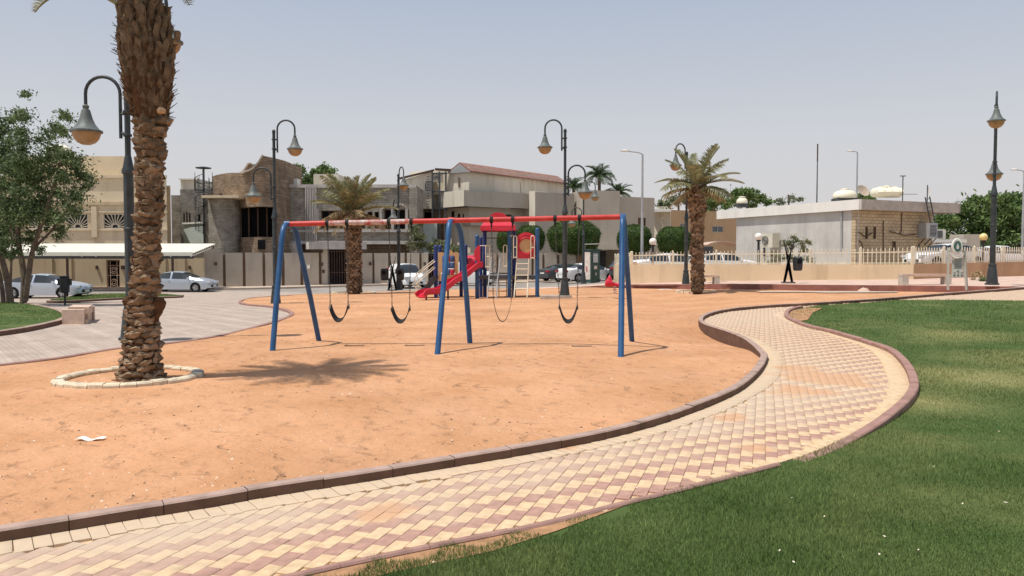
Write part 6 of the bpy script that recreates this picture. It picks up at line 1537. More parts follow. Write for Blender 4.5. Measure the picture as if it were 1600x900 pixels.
def kiosk():
    Y = 56.5; x = X(924, Y); z = g(x, Y); h = Z(391, Y) - z; t = thing('kiosk', 'dark green pay kiosk with a poster side beside the white saloon', 'kiosk', (x, Y, z), math.radians(38))
    m = MB(); m.box((0, 0, h / 2), (.85, .85, h)); m.obj('cabinet', 'kiosk_green', t, local=True)
    m = MB(); m.box((0, 0, h + .04), (.95, .95, .08)); m.obj('roof', 'kiosk_green', t, local=True)
    m = MB(); m.box((-.43, 0, h * .52), (.02, .68, h * .84)); po = m.obj('poster', 'poster', t, local=True); m = MB(); m.box((-.445, .0, h * .42), (.01, .12, .35)); m.obj('poster_figure', 'poster_red', po, local=True)
    m = MB(); m.box((.0, -.43, h * .76), (.42, .02, .62)); sc_ = m.obj('price_board', 'paper', t, local=True)
    for i in range(5):
        for j in range(3): m = MB(); m.box((-.13 + j * .13, -.445, h * .76 - .24 + i * .12), (.09, .01, .07)); m.obj('tariff_cell', 'steel', sc_, local=True)
    m = MB(); m.box((0, -.43, h * .47), (.3, .02, .24)); m.obj('screen', 'poster', t, local=True)
    m = MB(); m.box((.04, -.435, h * .27), (.16, .03, .2)); m.obj('coin_slot', 'steel', t, local=True)
    x2 = X(924, 57); a = thing('sign_arm', 'thin white horizontal shade bar above the dark green kiosk', 'shade bar', (x2, 57.3, z)); m = MB(); m.bar((-.5, 0, Z(381.5, 57.3) - z), (.55, 0, Z(381, 57.3) - z), .5, .05); m.obj('board', 'white_paint', a, local=True); m = MB(); m.tube([(-.45, 0, 0), (-.45, 0, Z(381.5, 57.3) - z)], .04, 6); m.obj('post', 'steel', a, local=True)
kiosk()
def bench_end_on():
    A = G(97, 507); t = thing('stone_bench', 'short pinkish stone bench seen end-on at the edge of the corner lawn', 'bench', (A.x, A.y, A.z))
    w_ = G(131, 507).x - A.x; h = Z(484, A.y) - A.z; dpx = .17
    pass
    def blk(nm, o, sx_, sy_, z0, z1, mat='bench_stone'):
        m = MB(); m.prism([(A.x + o[0], A.y + o[1]), (A.x + o[0] + sx_, A.y + o[1]), (A.x + o[0] + sx_ - .42 * sy_, A.y + o[1] + sy_), (A.x + o[0] - .42 * sy_, A.y + o[1] + sy_)], z0, z1); m.obj(nm, mat, t)
    blk('leg', (0, 0), w_, .28, A.z - .02, A.z + h)
    blk('leg', (-.45, 1.35), w_, .3, A.z - .02, A.z + h)
    blk('seat', (-.02, .32), w_ - .02, 1.02, A.z + h * .62, A.z + h + .05)
    blk('seat_support', (.02, .34), w_ - .10, .98, A.z - .02, A.z + h * .60)
bench_end_on()
def bench(px0, px1, ytop, ybot, Y, label, mat='bench_stone', rz=0):
    x0, x1 = X(px0, Y), X(px1, Y); z0 = g((x0 + x1) / 2, Y); L_ = x1 - x0; h = .43; t = thing('stone_bench', label, 'bench', ((x0 + x1) / 2, Y, z0), rz)
    m = MB(); m.box((0, 0, h - .04), (L_ * .88, .40, .10)); m.obj('seat', mat, t, local=True)
    for s in (-1, 1):
        m = MB(); u = s * (L_ / 2 - .09); m.box((u, 0, h * .40 - .02), (.24, .45, h * .80 + .04)); m.box((u + s * .08, 0, h * .86), (.08, .45, h * .2)); m.obj('leg', 'concrete', t, local=True)
    return t
bench(1090, 1122, 429, 443, 38.5, 'small pinkish stone bench against the peach wall behind the right palm')
bench(1410, 1481, 425, 442, 32.5, 'long pinkish stone bench in front of the garden wall corner, left of the sign', rz=-.08)

def litter_bin(px, Y, label, sides, z=None):
    x = X(px, Y); z = g(x, Y) if z is None else z; t = thing('litter_bin', label, 'litter bin', (x, Y, z), 0, 'litter bins on curved black frames')
    for (a, b, c) in ((-.22, -.02, -.25), (.22, .02, .25), (-.20, .04, .02), (.20, -.04, .28)):
        pts = [Vector((a, 0, 0)), Vector((a * .55, 0, .45)), Vector((a * .12 + b * .2, 0, .95)), Vector((-a * .35, 0, 1.4)), Vector((-a * .95 if abs(c) > .1 else -a * .6, 0, 1.88 if abs(c) > .1 else 1.6))]
        m = MB(); sm = smoothline(pts, .15); V = []; Fq = []
        for i, p in enumerate(sm): 
            w2 = .030 + .035 * math.sin(PI * min(1, i / len(sm) * 1.15 + .08)) - .022 * i / len(sm); dy = .07 if a > 0 else -.07
            V += [(p.x - w2, dy - .02, p.z), (p.x + w2, dy - .02, p.z), (p.x + w2, dy + .02, p.z), (p.x - w2, dy + .02, p.z)]
        for i in range(len(sm) - 1):
            for e in range(4): Fq.append((i * 4 + e, i * 4 + (e + 1) % 4, i * 4 + 4 + (e + 1) % 4, i * 4 + 4 + e))
        Fq += [(0, 1, 2, 3), tuple(len(V) - 4 + e for e in range(4))]
        m.add(V, Fq); m.obj('frame_blade', 'black_metal', t, local=True)
    m = MB(); m.box((0, 0, .02), (.56, .3, .05)); m.obj('base_plate', 'black_metal', t, local=True)
    m = MB(); m.bar((-.3, 0, 1.12), (.3, 0, 1.12), .04); m.obj('cross_bar', 'black_metal', t, local=True)
    for s in sides:
        m = MB(); m.lathe([(.17, .55), (.215, .62), (.23, .9), (.22, 1.14), (.16, 1.2)], 8, (s * .43, 0, 0)); m.obj('bin', 'black_metal', t, local=True)
        m = MB(); m.lathe([(.10, 0), (.12, .02), (.10, .03)], 10); q = m.obj('bin_opening', 'void_dark', t, local=True); q.location = (s * .43, -.215, .98); q.rotation_euler = (PI / 2, 0, 0)
    return t
litter_bin(1232, 36.5, 'single black litter bin on a tall crossed frame in front of the peach wall', (1,), z=.5)
litter_bin(613, 44.0, 'pair of black litter bins on a crossed frame beside the lamp and white van', (-1, 1), z=-.17)
def post_bin():
    Y = 32; x = X(100, Y); z = Z(474, Y); t = thing('post_bin', 'black litter bin with side ears on a post beside the left stone bench', 'litter bin', (x, Y, z)); 
    m = MB(); m.tube([(0, 0, -.1), (0, 0, .5)], .04, 8); m.obj('post', 'black_metal', t, local=True)
    m = MB(); m.lathe([(.13, .42), (.17, .46), (.185, .75), (.18, 1.02), (.14, 1.03)], 14); m.obj('bin', 'black_metal', t, local=True, smooth=True, angle=40)
    m = MB(); m.lathe([(.16, 1.03), (.19, 1.045), (.18, 1.09), (.0, 1.11)], 14); m.obj('lid', 'black_metal', t, local=True)
    for s in (-1, 1): m = MB(); m.box((s * .22, 0, .86), (.10, .1, .26)); m.obj('ear', 'black_metal', t, local=True)
post_bin()
def sign():
    Y = 28.2; x = X(1497, Y); z = gs(x, Y) + .02; z = Z(453, Y); t = thing('park_sign', 'grey-green park sign with a round emblem above a leaning text board', 'sign', (x, Y, z), math.radians(-6))
    s = 1 / (1250 / Y); m = None
    for (a, b, c, d) in ((-14, 0, -13, 66), (14, 3, 11, 62)):
        m = MB(); m.bar((a * s, 0, 0), (c * s, .1, d * s), .07, .07); m.obj('post', 'sign_grey', t, local=True)
    m = MB(); V = [(-8.5 * s, 0, 19 * s), (9 * s, 0, 20 * s), (9 * s, .09, 50 * s), (-6 * s, .09, 50 * s)]; V = V + [(a, b + .05, c) for a, b, c in V]; m.add(V, [(0, 1, 2, 3), (4, 5, 6, 7), (0, 1, 5, 4), (1, 2, 6, 5), (2, 3, 7, 6), (3, 0, 4, 7)]); bd = m.obj('board', 'sign_grey', t, local=True)
    for k in range(6): m = MB(); w_ = (5 + random.random() * 2) * s; m.box((.8 * s, .025 + .003 * (k) + .02 - .0, (47 - k * 2.6) * s), (2 * w_, .012, .55 * s)); o = m.obj('text_line', 'emblem_green', bd, local=True); o.location.y = -.02 + .016 * 0
    for r_ in range(2):
        for c_ in range(3): m = MB(); m.box(((-5 + c_ * 5.5) * s, .0 + (0.0 if r_ else -.0) + .01 * 0, (29.5 - r_ * 6.5) * s), (2 * s, .02, 2.2 * s)); o = m.obj('pictogram', 'emblem_green' if c_ == 1 or r_ else 'sign_light', bd, local=True); o.location.y = .012 * (1 - r_)
    m = MB(); m.lathe([(8 * s, 0), (8 * s, .05), (7.2 * s, .07), (5.6 * s, .07), (5.4 * s, .05)], 28, cap=True); e = m.obj('emblem_disc', 'sign_light', t, local=True); e.rotation_euler = (PI / 2, 0, 0); e.location = (-1.5 * s, .05, 68 * s); e.scale = (1.02, 1.6, 1)
    m = MB(); m.lathe([(4.9 * s, .075), (4.9 * s, .085)], 24); m.obj('emblem_field', 'emblem_green', e, local=True)
    m = MB(); m.add([(-1.6 * s, -2.6 * s, .09), (1.6 * s, -2.6 * s, .09), (2.1 * s, -.4 * s, .09), (0.9 * s, 1.6 * s, .09), (0, 3.4 * s, .09), (-.9 * s, 1.6 * s, .09), (-2.1 * s, -.4 * s, .09)], [tuple(range(7))]); m.obj('emblem_drop', 'sign_light', e, local=True)
    m = MB(); m.tube([(-1.5 * s + 9.5 * s * math.cos(q), .03, 58 * s + 8 * s * math.sin(q)) for q in [PI + PI * k / 14 for k in range(15)]], .035, 6); m.obj('curved_bracket', 'sign_light', t, local=True)
    m = MB(); m.bar((-12 * s, .1, 60 * s), (-8 * s, .1, 62 * s), .05); m.bar((5 * s, .1, 62 * s), (12 * s, .1, 60 * s), .05); m.obj('cross_piece', 'sign_grey', t, local=True)
sign()
def shed():
    Y = 60; t = thing('white_cabin', 'low grey-white cabin behind the railing right of the brick wall', 'cabin', (X(1510, Y), Y, .4))
    wall(t, 'wall', PX(1505, 62), PX(1531, 62), .3, Z(366, 62), 'grey_wall', 2)
    m = MB(); a, b = X(1456, Y), X(1510, Y); m.prism([(a, Y), (b, Y), (b, Y + 3), (a, Y + 3)], Z(379, Y), Z(374, Y)); m.obj('roof', 'white_paint', t)
    m = MB()
    for px in (1458, 1475, 1494): m.box((X(px, Y + .3), Y + .3, (Z(380, Y) + .3) / 2), (.22, .22, Z(380, Y) - .3))
    m.obj('posts', 'white_paint', t)['kind'] = 'stuff'
    wall(t, 'glass_wall', PX(1457, 62), PX(1505, 62), .3, Z(379, 62), 'window_glass', 1)
    m = MB(); 
    wc_ = thing('roof_frame', 'white-framed square window unit standing right of the brick wall', 'window unit', (X(1465, 58), 58, Z(374, 58)))
    m.box((0, 0, .02 + (Z(359, 58) - Z(374, 58)) / 2), ((X(1474, 58) - X(1456, 58)), .5, Z(359, 58) - Z(374, 58))); m.obj('frame', 'white_paint', wc_, local=True)
    m = MB(); m.box((-.08, -.26, .02 + (Z(359, 58) - Z(374, 58)) / 2), (.52, .03, .52)); m.obj('pane', 'window_glass', wc_, local=True)
shed()
def stepping():   # tree ring and rubble by the far kerb
    for k, (px, py, sx_, sy_, sz_, nm, lab) in enumerate(((1350, 455.5, .5, .35, .16, 'rubble_stone', 'lumpy stone lying on the sand edge below the long bench'), (1040, 452.5, .9, .35, .05, 'stone_slab', 'thin flat stone slab lying on sand left of the right palm'), (860, 467.0, 1.0, .5, .0, '', ''))):
        if not nm: continue
        p = G(px, py, gs); m = MB(); m.lathe([(.5, 0), (.46, .3), (.3, .8), (.1, 1)], 9, (0, 0, 0)); 
        m.v = [(a * sx_ * random.uniform(.9, 1.15), b * sy_ * random.uniform(.85, 1.15), c * sz_ * random.uniform(.9, 1.1) - .01) for a, b, c in m.v]; o = m.obj(nm, 'bench_stone', None, local=True); o.location = p; tag(o, lab, 'stone')
    m = MB(); V = []; pts = [(1180, 455.2), (1225, 454.5), (1290, 455), (1335, 455), (1400, 455.5), (1405, 456.6), (1335, 457), (1290, 457.2), (1240, 456), (1190, 456.5)]
    o = drape('broken_edging', trace(pts, gs, .03), gs, .4, 'pavement', .03); tag(o, 'pale broken edging slabs half buried along the far sand edge', 'edging', kind='stuff')
stepping()

# ============================================================ PALMS
def frond_mesh(nm, mat, L_, th0, droop, nl=34, leaf=.42, wd=.026, vee=.55, dead=False):
    n = 14; pts = []; x = z = 0; 
    for i in range(n + 1):
        s = i / n; th = th0 - droop * s ** 1.2
        if i: x += L_ / n * math.cos(th); z += L_ / n * math.sin(th)
        pts.append(Vector((x, 0, z)))
    m = MB(); m.tube(pts, [.030 * (1 - .85 * i / n) + .003 for i in range(n + 1)], 5)
    for k in range(nl):
        s = .12 + .88 * (k + .5) / nl; f = s * n; i = min(int(f), n - 1); p = pts[i].lerp(pts[i + 1], f - i); tdir = (pts[i + 1] - pts[i]).normalized(); up = Vector((0, 1, 0)).cross(tdir) * -1
        ll = leaf * (math.sin(PI * min(1, s * .85 + .12)) ** .6) * random.uniform(.8, 1.12)
        for sd in (-1, 1):
            side = Vector((0, sd, 0)); e = random.uniform(.4, .8) if not dead else random.uniform(.2, 1.2)
            d = (side * math.cos(vee) * 1.0 + up * math.sin(vee) * (1 if not dead else random.uniform(-1, .6)) + tdir * e).normalized()
            tip = p + d * ll + Vector((0, 0, -ll * (.12 if not dead else .4))); w_ = tdir * (wd / 2); md = p + d * ll * .5 + Vector((0, 0, .01))
            m.add([p - w_ * .6, p + w_ * .6, md + w_, tip, md - w_], [(0, 1, 2, 3, 4)])
    me = m.obj(nm, mat, None, local=True); d_ = me.data; bpy.data.objects.remove(me); return d_
random.seed(3)
FR = {'up': frond_mesh('frond', 'frond', 1.75, 1.25, .8), 'mid': frond_mesh('frond', 'frond', 1.9, .85, 1.1), 'low': frond_mesh('frond', 'frond', 1.8, .42, 1.0), 'dry': frond_mesh('dry_frond', 'frond_dry', 1.6, .15, .9, 26, .36, .024, .3, True), 'dry2': frond_mesh('dry_frond', 'frond_dry', 1.3, -.2, .6, 22, .32, .022, .2, True)}
FS = {'stiff': frond_mesh('frond', 'frond_pale', 1.75, 1.2, .5, 60, .40, .038, .75), 'up': frond_mesh('frond', 'frond_pale', 1.8, 1.0, .8, 60, .42, .038, .2, True), 'mid': frond_mesh('frond', 'frond_pale', 1.9, .6, .75, 60, .42, .038, .3), 'low': frond_mesh('frond', 'frond_pale', 1.7, .25, .8, 56, .42, .036, .2, True), 'dry': FR['dry'], 'dry2': FR['dry2']}
FD = {'up': frond_mesh('frond', 'frond_dark', 2.2, 1.2, 1.0, 26, .6, .06), 'mid': frond_mesh('frond', 'frond_dark', 2.3, .7, 1.4, 26, .6, .06), 'low': frond_mesh('frond', 'frond_dark', 2.2, .25, 1.4, 24, .6, .06)}
def crown(t, z, plan, lib, tilt=.0, cx=0, cy=0, scale=1.0, seed=1):
    rd = random.Random(seed); k = 0
    for kind, n in plan:
        for i in range(n):
            o = bpy.data.objects.new(lib[kind].name.split('.')[0], lib[kind]); link(o, t); a = (i + rd.uniform(-.3, .3)) * 2 * PI / n + k * .7
            o.location = (cx + .06 * math.cos(a), cy + .06 * math.sin(a), z + rd.uniform(-.1, .08)); o.rotation_euler = (rd.uniform(-.25, .25), rd.uniform(-.18, .18), a); s = scale * rd.uniform(.82, 1.1); o.scale = (s, s, s)
        k += 1
def boot_mesh(nm, mat, w_, h, out, rough=.25, seed=0, style=0):
    rd = random.Random(seed); V = []; Fq = []
    # a stubby cut leaf base: wide at the foot, leaning outwards, cut square on top
    prof = [(0, 1.0, .0, .02), (.35, 1.0, .45, .045), (.75, .8, .85, .055), (1.0, .62, 1.0, .05)]
    if style == 1: prof = [(0, .85, .2, .02), (.35, 1.08, .95, .035), (.8, 1.0, 1.0, .04), (1.0, .8, .55, .03)]
    if style == 2: prof = [(0, 1, .0, .02), (.45, .98, .55, .022), (.9, .82, .95, .022), (1.0, .78, .95, .02)]
    for (s, ww, oo, tk) in prof:
        a = w_ / 2 * ww; y = -out * oo; z = h * s
        j = lambda: rd.uniform(-rough, rough) * .03
        V += [(-a + j(), y + tk * .4 + j(), z + j()), (0 + j(), y - tk + j(), z + j()), (a + j(), y + tk * .4 + j(), z + j()), (0 + j(), y + tk * 1.8 + .03, z + j())]
    for i in range(len(prof) - 1):
        for e in range(4): Fq.append((i * 4 + e, i * 4 + (e + 1) % 4, i * 4 + 4 + (e + 1) % 4, i * 4 + 4 + e))
    k = len(prof) * 4; Fq += [(k - 4, k - 3, k - 2, k - 1), (0, 1, 2, 3)]
    me = bpy.data.meshes.new(nm); me.from_pydata(V, [], Fq)
    me.materials.append(MATS[mat]); return me
def big_palm():
    Y = 10.75; s = Y / 1250; cpx = [(598, 214, 37), (575, 216, 31), (500, 221, 24), (440, 227, 20.5), (400, 231, 19.5), (340, 234, 19), (300, 236, 19), (240, 238, 20), (200, 239, 25), (165, 237, 33), (130, 235, 40), (80, 233, 41), (40, 231, 38), (10, 229, 30), (-30, 228, 24)]
    zs = [(Z(y, Y), X(px, Y), r * s) for y, px, r in cpx]; base = zs[0]; t = thing('date_palm', 'large date palm with a shaggy brown trunk in the stone ring on the sand', 'palm tree', (base[1], Y, gs(base[1], Y)))
    zz = [a[0] for a in zs]
    def at(z): return interp([(a[0], a[1]) for a in zs], z), interp([(a[0], a[2]) for a in zs], z)
    m = MB(); n = 40; path = []; rad = []
    for i in range(n + 1): z = zz[0] - .15 + (zz[-1] - zz[0] + .15) * i / n; x, r = at(max(z, zz[0])); path.append((x, Y, z)); rad.append(max(.1, r - .045))
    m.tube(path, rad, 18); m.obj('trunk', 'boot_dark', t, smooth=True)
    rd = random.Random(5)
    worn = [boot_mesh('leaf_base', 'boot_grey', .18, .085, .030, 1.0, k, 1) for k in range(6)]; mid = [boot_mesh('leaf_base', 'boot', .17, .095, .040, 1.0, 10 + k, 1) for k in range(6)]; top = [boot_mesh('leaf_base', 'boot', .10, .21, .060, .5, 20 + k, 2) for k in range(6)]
    rows = []; z = zz[0] + .01
    while z < zz[-1] - .05: rows.append(z); z += .088 if z < Z(190, Y) else .125
    front = []; 
    for i, z in enumerate(rows):
        x, r = at(z); nb = max(8, int(2 * PI * r / .135)) if z < Z(190, Y) else max(10, int(2 * PI * r / .12))
        for k in range(nb):
            a = 2 * PI * (k + .5 * (i % 2) + rd.uniform(-.16, .16)) / nb; front.append((z + rd.uniform(-.02, .02), a, x, r))
    # facing the photograph first: a = direction of outward normal; camera side is -Y
    front.sort(key=lambda q: math.sin(q[1]) + .0)
    extra = MB()
    for idx, (z, a, x, r) in enumerate(front):
        lib = worn if z < Z(380, Y) and rd.random() < .55 else (top if z > Z(195, Y) else (mid if rd.random() < .75 else worn)); me = rd.choice(lib)
        sc_ = rd.uniform(.8, 1.25) * (.78 if z < Z(470, Y) else 1); rr = r - .055 + (.012 if z < Z(470, Y) else 0); pos = Vector((x + rr * math.cos(a), Y + rr * math.sin(a), z)); rot = (rd.uniform(-.25, .15) - (.15 if lib is top else 0), rd.uniform(-.25, .25), a + PI / 2)
        if idx < 298:
            o = bpy.data.objects.new('leaf_base', me); link(o, t); o.location = pos - t.location; o.rotation_euler = rot; o.scale = (sc_, sc_, sc_ * rd.uniform(.8, 1.2))
        else:
            from mathutils import Euler
            Mx = Matrix.Translation(pos) @ Euler(rot).to_matrix().to_4x4() @ Matrix.Scale(sc_, 4); extra.m = {'boot_grey': 0, 'boot': 1}[me.materials[0].name]
            extra.add([Mx @ v.co for v in me.vertices], [tuple(p.vertices) for p in me.polygons])
    eo = extra.obj('leaf_bases', ['boot_grey', 'boot'], t); eo['kind'] = 'stuff'
    # fibres and broken stubs poking from the upper trunk
    m = MB()
    for k in range(300):
        z = rd.uniform(Z(190, Y), Z(0, Y)); x, r = at(z); a = rd.uniform(0, 2 * PI); p = Vector((x + r * .85 * math.cos(a), Y + r * .85 * math.sin(a), z)); d = Vector((math.cos(a), math.sin(a), rd.uniform(.1, 1.8))).normalized(); m.tube([p, p + d * rd.uniform(.06, .16)], [.008, .003], 4)
    o = m.obj('fibres', 'boot_dark', t); o['kind'] = 'stuff'
    # two knobbly offshoots low on the trunk
    for (px, py, sgn) in ((203, 478, -1), (249, 480, 1)):
        m = MB(); c = P(px, py, Y - .02); pr = [(.03, -.20), (.05, -.12), (.07, 0), (.085, .07), (.06, .12), (.01, .13)]; m.lathe(pr, 9, (c.x, c.y, c.z)); m.v = [(a + rd.uniform(-.012, .012) - sgn * max(0, -(z - c.z)) * .35, b + rd.uniform(-.012, .012), z + rd.uniform(-.01, .01)) for a, b, z in m.v]; m.obj('offshoot', 'boot_dark', t)
    m = MB(); xx, r = at(Z(150, Y)); q = P(252, 172, Y - .28)
    m.lathe([(.05, -.04), (.06, 0), (.03, .03)], 8, q); m.obj('cut_stub', 'tan_wall', t)
    q = P(277, 52, Y); m = MB(); m.lathe([(.04, -.08), (.05, 0), (.035, .03)], 8, q); m.obj('cut_stub', 'boot', t)
    xt, rt = at(zz[-1]); 
    crown(t, zz[-1] - t.location.z + .30, [('up', 8), ('mid', 13), ('mid', 13), ('low', 11)], FR, cx=xt - t.location.x, scale=.74, seed=5)
    # the frond that dips into view at the top left
    o = bpy.data.objects.new('frond', frond_mesh('frond', 'frond_pale', 1.16, .62, 1.55, 46, .25, .02)); link(o, t); o.location = (X(198, Y) - t.location.x, -.1, Z(4, Y) - t.location.z - .05); o.rotation_euler = (0, 0, PI + .12)
big_palm()
def ring():
    t = thing('stone_ring', 'low ring of white stones around the foot of the large palm', 'planter ring', (X(200, 10.85), 10.85, .05)); r = .93; n = 30; cx, cy = t.location.x, t.location.y
    for k in range(n):
        a0 = 2 * PI * k / n + .004; a1 = 2 * PI * (k + 1) / n - .004; m = MB(); z = gs(cx + r * math.cos(a0), cy + r * math.sin(a0)); h = random.uniform(.050, .066); rr0 = r - .14 + random.uniform(-.01, .01); rr1 = r + random.uniform(-.015, .015); V = []
        for (rr, zz) in ((rr0 + .02, -.08), (rr1, -.08), (rr1, h - .02), (rr1 - .02, h), (rr0 + .02, h), (rr0, h - .02)):
            for a in (a0, (a0 + a1) / 2, a1): V.append((cx + rr * math.cos(a), cy + rr * math.sin(a), z + zz + random.uniform(-.004, .004)))
        Fq = [];
        for i in range(6):
            i2 = (i + 1) % 6; Fq += [(i * 3, i * 3 + 1, i2 * 3 + 1, i2 * 3), (i * 3 + 1, i * 3 + 2, i2 * 3 + 2, i2 * 3 + 1)]
        Fq += [tuple(i * 3 for i in range(6)), tuple(i * 3 + 2 for i in range(6))]
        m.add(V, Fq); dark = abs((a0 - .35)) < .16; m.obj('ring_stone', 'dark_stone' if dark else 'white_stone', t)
ring()
def small_palm(px, py, Y, H_, r0, r1, label, seed, plan, lean=0, rings=True, sc=1.0, fn=gs):
    x = X(px, Y); z = Z(py, Y); t = thing('date_palm', label, 'palm tree', (x, Y, z), 0, None); rd = random.Random(seed)
    m = MB(); n = 12; path = [(lean * (i / n) ** 1.5, 0, -.2 + (H_ + .2) * i / n) for i in range(n + 1)]
    rad = [(r0 if i / n < .62 else r0 + (r1 - r0) * min(1, (i / n - .62) / .2)) - .05 for i in range(n + 1)]; m.tube(path, rad, 12); m.obj('trunk', 'boot_dark', t, local=True, smooth=True)
    bm_ = MB(); bs = [boot_mesh('b', 'boot', .24, .15, .07, 1.8, seed * 7 + k, 1) for k in range(4)]; from mathutils import Euler
    z_ = .0; i = 0
    while z_ < H_ - .05:
        f = z_ / H_; r = interp(list(zip([q / n for q in range(n + 1)], rad)), f) + .01; nb = max(7, int(2 * PI * r / .2)); cxx = lean * f ** 1.5
        for k in range(nb):
            a = 2 * PI * (k + .5 * (i % 2) + rd.uniform(-.15, .15)) / nb; me = rd.choice(bs); s = rd.uniform(.8, 1.2)
            Mx = Matrix.Translation((cxx + r * math.cos(a), r * math.sin(a), z_)) @ Euler((rd.uniform(-.35, .1), rd.uniform(-.2, .2), a + PI / 2)).to_matrix().to_4x4() @ Matrix.Scale(s, 4); bm_.m = 0 if rd.random() < .6 else 1
            bm_.add([Mx @ v.co for v in me.vertices], [tuple(p.vertices) for p in me.polygons])
        z_ += .13; i += 1
    o = bm_.obj('leaf_bases', ['boot', 'boot_grey'], t, local=True); o['kind'] = 'stuff'
    crown(t, H_ - .05, plan, FS, cx=lean, scale=sc, seed=seed); return t
small_palm(553.5, 457.5, 44, 4.35, .37, .42, 'middle date palm with stout trunk and dry lower fronds in front of the grey house', 11, [('stiff', 8), ('stiff', 5), ('up', 9), ('mid', 6), ('dry', 9), ('dry', 6), ('dry2', 9)], -.1, sc=1.45)
small_palm(1090, 455.5, 34.8, 4.55, .235, .36, 'right-hand date palm with a slim trunk in front of the peach wall', 23, [('stiff', 5), ('up', 5), ('mid', 7), ('low', 4), ('dry2', 6), ('dry', 3)], -.05, sc=1.12)
def palm_base(px, py, r, label):
    p = G(px, py, gs); t = thing('stone_ring', label, 'planter ring', p)
    for k in range(18):
        a0 = 2 * PI * k / 18 + .02; a1 = 2 * PI * (k + 1) / 18 - .02; m = MB(); m.prism([((r - .16) * math.cos(a0), (r - .16) * math.sin(a0)), (r * math.cos(a0), r * math.sin(a0)), (r * math.cos(a1), r * math.sin(a1)), ((r - .16) * math.cos(a1), (r - .16) * math.sin(a1))], -.1, .05); m.obj('ring_stone', 'white_stone', t, local=True)
palm_base(1088, 455.5, .95, 'low ring of pale stones around the foot of the right-hand palm'); palm_base(553, 457.5, 1.3, 'low ring of pale stones around the foot of the middle palm')
def far_palm(px, Y, pytop, label, seed, sc):
    x = X(px, Y); t = thing('fan_palm', label, 'palm tree', (x, Y, -.3), 0, 'dark green palms beyond the houses'); h = Z(pytop, Y) + .3
    m = MB(); m.tube([(0, 0, 0), (0, 0, h)], [.25, .2], 8); m.obj('trunk', 'bark', t, local=True); crown(t, h, [('up', 9), ('mid', 12), ('low', 14)], FD, scale=sc, seed=seed)
far_palm(936, 105, 275, 'tallest dark green palm rising behind the cream house', 4, 1.05)
far_palm(966, 105, 303, 'lower dark green palm just right of the tallest far palm', 5, .95)
far_palm(896, 105, 293, 'partly hidden dark green palm left of the tallest far palm', 6, .95)

# ============================================================ LEAFY TREES
def leaves(name, parent, clumps, n, size, mat, rs, flat=.6):
    cl = np.array(clumps); w_ = cl[:, 3] ** 2; idx = rng.choice(len(cl), n, p=w_ / w_.sum()); c = cl[idx]
    d = rng.normal(size=(n, 3)); d /= np.linalg.norm(d, axis=1)[:, None]; rad = np.abs(rng.normal(0, .62, n)); pos = c[:, :3] + d * (rad * c[:, 3] * 1.25)[:, None] * np.array([1, 1, flat])
    a = rng.normal(size=(n, 3)); a /= np.linalg.norm(a, axis=1)[:, None]; b = rng.normal(size=(n, 3)); b -= a * (a * b).sum(1)[:, None]; b /= np.linalg.norm(b, axis=1)[:, None]
    s = size * rng.uniform(.6, 1.3, n)[:, None]; V = np.stack([pos - a * s, pos + b * s * .42, pos + a * s, pos - b * s * .42], 1).reshape(-1, 3)
    o = npmesh(name, V, np.arange(n * 4).reshape(-1, 4), mat, parent); return o
def branchy(t, stems, mat='bark'):
    for st in stems: 
        m = MB(); sm = smoothline(st[0], .4); k = len(sm); m.tube(sm, [st[1] + (st[2] - st[1]) * i / (k - 1) for i in range(k)], 8); m.obj('trunk' if st[3] else 'branch', mat, t, local=True, smooth=True)
def tree(name, label, px, Y, z, stems_px, clumps_px, n, size, mat, group=None, bark='bark', leaf_name='crown', depth=1.0):
    """stems and clumps are measured in the picture and set at real depths around the trunk"""
    x = X(px, Y); t = thing(name, label, 'tree', (x, Y, z), 0, group); o = t.location; rd = random.Random(int(px * 7))
    branchy(t, [([P(a, b, Y + dy) - o for a, b, dy in st[0]], st[1], st[2], st[3]) for st in stems_px], bark)
    cl = []
    for (a, b, r) in clumps_px:
        R_ = r * Y / 1250
        for k in range(6):
            dy = rd.uniform(-1, 1) * depth; p = P(a + rd.uniform(-.6, .6) * r, b + rd.uniform(-.6, .6) * r, Y + dy) - o; cl.append((p.x, p.y, p.z, R_ * rd.uniform(.35, .8)))
    leaves(leaf_name, t, cl, n, size, mat, rd); return t
tree('street_tree', 'leafy green tree with forked trunks on the corner lawn at the left', 38, 31, Z(474, 31),
     [([(36, 478, 0), (38, 440, 0), (34, 405, .1), (28, 370, .2), (30, 300, .3), (34, 230, .3)], .13, .04, True), ([(39, 470, 0), (46, 420, -.1), (52, 388, -.2), (75, 320, -.4), (95, 250, -.4)], .12, .04, True), ([(33, 400, .1), (10, 340, .5), (0, 290, .6)], .06, .02, False), ([(52, 388, -.2), (90, 350, .4), (120, 300, .4)], .06, .02, False)],
     [(30, 180, 26), (22, 215, 30), (45, 240, 34), (20, 270, 36), (60, 275, 34), (95, 200, 20), (100, 180, 14), (90, 235, 26), (110, 255, 26), (128, 270, 22), (100, 290, 34), (60, 315, 36), (20, 320, 36), (110, 320, 24), (80, 350, 26), (40, 360, 26), (10, 370, 26), (95, 362, 16), (125, 300, 18), (40, 150, 10), (70, 210, 16), (140, 290, 10), (60, 390, 12), (20, 395, 14)], 30000, .065, 'leaf', depth=1.3)
